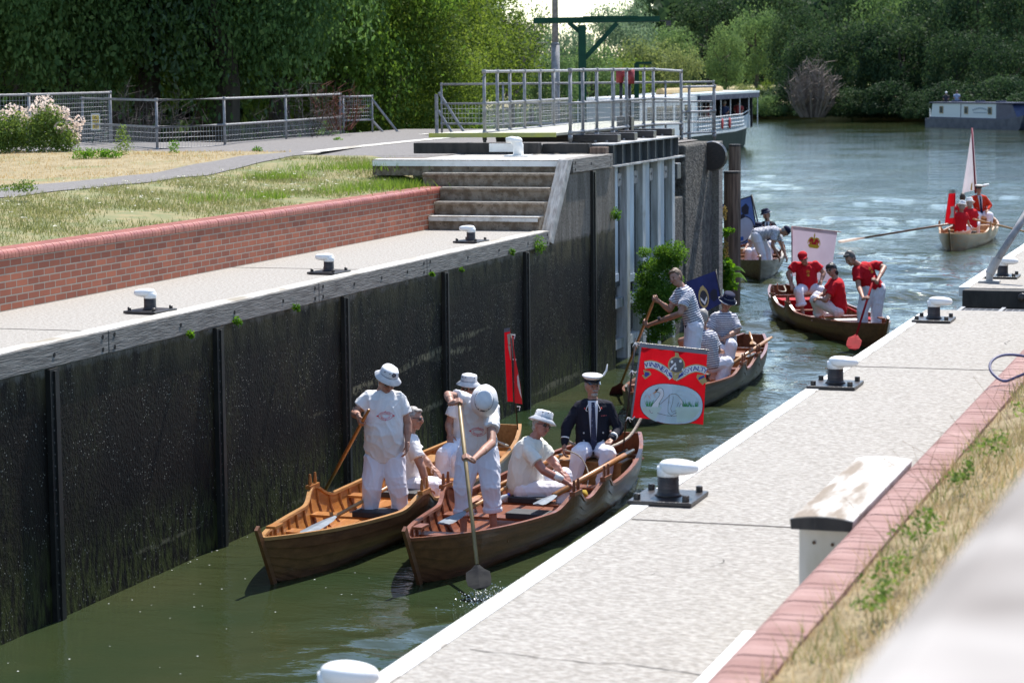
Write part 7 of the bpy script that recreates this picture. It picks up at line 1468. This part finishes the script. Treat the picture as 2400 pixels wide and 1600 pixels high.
    dec('painted_water', wp, mint, .0075)
    body_ = curve2([(400, 880), (440, 850), (490, 870), (510, 930), (500, 990), (460, 1060), (450, 1110), (560, 1010), (620, 950), (700, 950), (760, 1010), (800, 1080), (800, 1150), (900, 1180), (820, 1230), (700, 1290), (560, 1280), (400, 1245), (320, 1240), (305, 1180), (350, 1100), (420, 1010), (455, 940), (420, 915), (400, 905), (400, 880)], 4)
    from mathutils.geometry import tessellate_polygon
    tv = [Vector((x, y, 0)) for x, y in body_[:-1]]; dec('swan', [([fuv(v.x, v.y) for v in tv], [tuple(t) for t in tessellate_polygon([tv])])], wht, .009)
    dec('swan_outline', stroke(T(body_), .0045)+stroke(T([(600, 960), (590, 1060), (580, 1150), (580, 1230), (640, 1300)]), .004)+stroke(T([(660, 980), (650, 1080), (620, 1180), (640, 1230), (720, 1200)]), .004)+stroke(T([(740, 1080), (710, 1150), (760, 1170), (690, 1260)]), .004)+stroke(T([(780, 1090), (740, 1150), (880, 1180)]), .004)+stroke(T([(620, 1290), (700, 1240), (780, 1250), (900, 1190)]), .004), ink, .0105)
    dec('beak', [T([(335, 940), (390, 895), (402, 915), (375, 935)])], org, .0115); dec('swan_mask', [T([(378, 880), (445, 868), (405, 900), (385, 900)])], ink, .012)
    gl_ = []
    rgx = random.Random(4)
    for cx, cy, n_ in ((290, 1140, 22), (430, 1160, 7), (850, 1150, 16), (970, 1180, 20)):
        for i in range(n_):
            x = cx+rgx.uniform(-75, 75)*(1 if n_ > 10 else .4); h = rgx.uniform(50, 130); gl_.append(T([(cx+(x-cx)*.5-6, cy), (cx+(x-cx)*.5+6, cy), (x+rgx.uniform(-15, 15), cy-h)]))
    dec('reeds', gl_, grn, .010)
    fl_ = []
    for i in range(16): x = 220+rgx.uniform(0, 180); y = 1010+rgx.uniform(-70, 20); fl_.append(T([(x-5, y), (x+5, y), (x+rgx.uniform(-8, 8), y-50)]))
    dec('reed_tips', fl_, fcl('banner_pink_white', (.70, .60, .60)), .011)
D = 28.9
cc = [Pd(*S_(F5, 205, 165), D-.05), Pd(*S_(F5, 1228, 282), D-.15), Pd(*S_(F5, 1165, 1400), D-.1), Pd(*S_(F5, 60, 1290), D)]
red_cl = mat('red_banner_cloth', (.62, .008, .018), .75, (.50, .006, .012), 4, trans=.42, spec=.2)
greyb = mat('grey_banner_hem', (.22, .22, .25), .8)
flag('banner', 'large red banner with a lettered scroll, a crest and a white swan in an oval', cc, (Pd(1490, 792, D), Pd(1459, 1062, D+.05)), red_cl, folds=.026, nf=4, decor=vintners, border=(greyb, (('top_hem', (0, 1, -.012, .045)), ('side_hem', (-.006, .022, 0, 1)))), pole_r=.010, cross=[Pd(*S_(F5, 110, 150), D-.02), Pd(*S_(F5, 1250, 268), D-.14)])
bn = [o for o in bpy.data.objects if o.get('label', '').startswith('large red banner')][0]
for x, y in ((120, 150), (65, 575), (15, 1290)):
    q = MB(); c = Pd(*S_(F5, x, y), D-.03); q.tube([c, c+RIGHT*.05-UP*.03, c+RIGHT*.08+UP*.01], .008, 6); q.tube([c, c-RIGHT*.03-UP*.05], .006, 6); q.tube([c, c+RIGHT*.03-UP*.06], .006, 6); q.build('tie_cord', white_paint, bn, smooth=True)
# furled, edge-on red flag on the golden boat
F4 = (4.6115, 1040, 740); D = 29.6
pt_, pb_ = Pd(*S_(F4, 722, 190), D), Pd(*S_(F4, 800, 1230), D)
def two_panel(dec, sf): pass
e = flag('banner', 'narrow edge on red banner folded around its pole at the stern of the golden boat', [Pd(*S_(F4, 656, 160), D+.45), Pd(*S_(F4, 718, 150), D), Pd(*S_(F4, 765, 930), D), Pd(*S_(F4, 694, 925), D+.5)], (pt_, pb_), red_cl, folds=.012, nf=2,
    decor=lambda dec, sf: dec('cream_pattern', [[(.45, .06), (.95, .05), (.98, .20), (.6, .22)], [(.5, .22), (.98, .22), (1.0, .42), (.75, .42)]], fcl('banner_cream', (.70, .64, .50)), .006), border=(greyb, (('side_hem', (-.02, .10, 0, 1)), ('top_hem', (0, 1, -.03, .025)))), pole_r=.009)
D2 = D-.0; q = MB(); q.closed = False
A_, B_, C_, E_ = Pd(*S_(F4, 735, 215), D), Pd(*S_(F4, 750, 225), D-.40), Pd(*S_(F4, 846, 955), D-.45), Pd(*S_(F4, 775, 940), D)
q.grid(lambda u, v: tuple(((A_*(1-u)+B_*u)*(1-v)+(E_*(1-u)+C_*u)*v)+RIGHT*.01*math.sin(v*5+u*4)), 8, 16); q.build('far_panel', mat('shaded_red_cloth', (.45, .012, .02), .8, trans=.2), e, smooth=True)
q = MB(); q.closed = False
def fp(u, v): return ((A_*(1-u)+B_*u)*(1-v)+(E_*(1-u)+C_*u)*v)+RIGHT*.01*math.sin(v*5+u*4)-AWAY*.006-RIGHT*.0
q.add([fp(*c) for c in ((.98, .55), (.98, .92), (.75, .85), (.62, .72), (.75, .60))], [(0, 1, 2, 3, 4)]); q.build('pale_oval_edge', fcl('banner_pale_blue', (.58, .70, .76)), e)
for x, y in ((735, 205), (745, 470), (760, 715), (790, 980)): q = MB(); c = Pd(*S_(F4, x, y), D-.03); q.tube([c, c+RIGHT*.04, c+RIGHT*.03-UP*.05], .007, 6); q.build('tie_cord', white_paint, e)
# blue banners
blue_cl = mat('navy_banner_cloth', (.020, .030, .13), .8, (.014, .020, .09), 3, trans=.15)
def dyers(dec, sf):
    gold = fcl('banner_gold', (.60, .45, .20)); dec('crest_border', ellipse_fill(.46, .60, .16, .30, 28, 3), gold, .008); dec('crest', ellipse_fill(.46, .62, .12, .22, 24, 3), mat('crest_dark', (.04, .04, .05), .7), .010); dec('crest_chevron', [[(.36, .55), (.46, .72), (.56, .60), (.56, .68), (.46, .82), (.36, .64)]], fcl('banner_white', (.74, .76, .76)), .012); dec('crest_beast', [[(.68, .55), (.80, .48), (.90, .55), (.88, .80), (.74, .85), (.66, .72)]], mat('crest_navy', (.012, .012, .03), .7), .008); dec('crest_plume', [[(.40, .30), (.50, .26), (.54, .34), (.46, .40)]], gold, .010)
D = 39.3
flag('banner', 'dark blue banner with a gold bordered crest behind the striped crew', [Pd(*S_(c3, 742, 215), D), Pd(*S_(c3, 990, 122), D), Pd(*S_(c3, 1048, 390), D), Pd(*S_(c3, 790, 520), D)], (Pd(*S_(c3, 988, 112), D), Pd(*S_(c3, 1072, 560), D)), blue_cl, folds=.012, nf=3, decor=dyers, pole_r=.011)
D = 62.0
def swanb(dec, sf):
    dec('oval_border', ellipse_fill(.5, .68, .42, .30, 36, 4), mat('crest_navy', (.012, .012, .03), .7), .006); dec('oval', ellipse_fill(.5, .68, .395, .275, 36, 4), fcl('banner_blue_white', (.42, .48, .62)), .008); dec('wave', [[(.14, .80), (.5, .84), (.86, .78), (.80, .86), (.5, .93), (.25, .88)]], fcl('banner_mid_blue', (.04, .12, .45)), .010)
    dec('beast', [[(.62, .20), (.78, .14), (.86, .24), (.80, .40), (.66, .38), (.60, .30)], [(.46, .38), (.66, .34), (.70, .44), (.50, .46)]], mat('crest_navy', (.012, .012, .03), .7), .008)
flag('banner', 'blue banner with a pale oval, partly hidden by the thick timber pile', [Pd(*S_(c6, -60, 240), D), Pd(*S_(c6, 370, 108), D), Pd(*S_(c6, 470, 700), D), Pd(*S_(c6, 40, 880), D)], (Pd(*S_(c6, 372, 95), D), Pd(*S_(c6, 560, 950), D)), mat('mid_blue_banner_cloth', (.06, .11, .30), .8, (.045, .085, .24), 3, trans=.25), folds=.01, nf=3, decor=swanb, border=(mat('crest_navy', (.012, .012, .03), .7), (('side_hem', (.965, 1.0, 0, 1)), ('top_hem', (0, 1, 0, .03)))), pole_r=.02)
D = 49.4
def crownb(dec, sf):
    k = lambda x, y: (.50+x*1.0, .36-y*1.0); rd = fcl('crown_red', (.55, .03, .03)); gd = fcl('crown_gold', (.62, .42, .03)); 
    dec('crown_lining', [[k(-.09, .02), k(.09, .02), k(.12, .12), k(.07, .18), k(-.07, .18), k(-.12, .12)]], rd, .010)
    dec('crown', [[k(x*2.9, y*3.6) for x, y in q] for q in crown_polys(.095, .078)]+[[k(-.10, -.02), k(.10, -.02), k(.11, .05), k(-.11, .05)]]+[[k(x-.018, .06), k(x+.018, .06), k(x, .12)] for x in (-.07, 0, .07)], gd, .013)
    dec('crown_jewels', ellipse_fill(*k(-.05, .015), .010, .010, 8, 1)+ellipse_fill(*k(.05, .015), .010, .010, 8, 1)+ellipse_fill(*k(0, .015), .010, .010, 8, 1), rd, .016)
pink_cl = mat('pale_pink_banner_cloth', (.72, .58, .66), .8, (.66, .52, .60), 3, trans=.4)
flag('banner', 'pale pink banner with a red and gold crown, behind the red crewed boat', [Pd(*S_(c4, 590, 340), D), Pd(*S_(c4, 980, 388), D), Pd(*S_(c4, 915, 822), D-.1), Pd(*S_(c4, 584, 770), D)], (Pd(*S_(c4, 583, 335), D), Pd(*S_(c4, 585, 900), D)), pink_cl, folds=.015, nf=3, decor=crownb, border=(fcl('banner_hem_pink', (.70, .50, .48)), (('top_hem', (0, 1, 0, .06)),)), pole_m=mat('dark_red_pole', (.16, .015, .03), .5), pole_r=.014, cross=[Pd(*S_(c4, 583, 338), D), Pd(*S_(c4, 1015, 388), D)])
D = 65.7
flag('banner', 'narrow upright red banner with a white figure at the bow of the distant boat', [Pd(*S_(c5, 386, 795), D+.1), Pd(*S_(c5, 458, 790), D-.1), Pd(*S_(c5, 462, 1135), D-.1), Pd(*S_(c5, 350, 1120), D+.4)], (Pd(*S_(c5, 456, 770), D), Pd(*S_(c5, 440, 1235), D)), red_cl, folds=.02, nf=2, decor=lambda dec, sf: dec('white_figure', [[(.45, .45), (.95, .42), (.9, .62), (.95, .78), (.4, .82), (.55, .62)]], white_paint, .03), border=(white_worn, (('top_hem', (0, 1, -.10, .02)),)), pole_r=.012)
D = 70.9
flag('banner', 'tall white tapering banner on a maroon pole at the stern of the distant boat', [Pd(*S_(c5, 632, 120), D), Pd(*S_(c5, 650, 118), D), Pd(*S_(c5, 690, 760), D), Pd(*S_(c5, 525, 800), D+.3)], (Pd(*S_(c5, 636, 92), D-.05), Pd(*S_(c5, 676, 800), D-.05)), mat('white_banner_cloth', (.74, .68, .72), .8, (.66, .60, .64), 3, trans=.4), folds=.03, nf=2, decor=lambda dec, sf: dec('gold_motif', [[(.60, .88), (.70, .86), (.66, .99), (.56, .98)]], gold_ink, .04), pole_m=mat('maroon_pole', (.20, .012, .035), .45), pole_r=.028)
# splash beside the black paddle blade and foam flecks along the wall
foam_m = mat('white_water_splash', (.75, .78, .78), .3, spec=.6)
rg = np.random.default_rng(8); V = []
c0 = np.array([blade_tip[0], blade_tip[1]+.02, .012]); n = 420; P = np.stack([rg.normal(0, .10, n), rg.normal(0, .22, n), np.abs(rg.normal(0, .022, n))], 1)+c0+RIGHT*.02; V.append(leaves(P, rnd_dirs(n, rg), .007, rg, .8))
tag(quads_mesh('splash', np.concatenate(V), foam_m), 'small white splash around the black paddle blade', kind='stuff')
V = []; n = 40; P = np.stack([rg.uniform(-10.6, -8.5, n)**1, rg.uniform(16, 22, n), np.full(n, .006)], 1); V.append(leaves(P, np.tile([0, 0, 1.], (n, 1)), .010, rg, .8))
n = 60; P = np.stack([XW+.03+np.abs(rg.normal(0, .05, n)), rg.uniform(16, 38, n), np.full(n, .006)], 1); V.append(leaves(P, np.tile([0, 0, 1.], (n, 1)), .010, rg, .8))
tag(quads_mesh('floating_flecks', np.concatenate(V), foam_m), 'pale flecks floating on the lock water', kind='stuff')
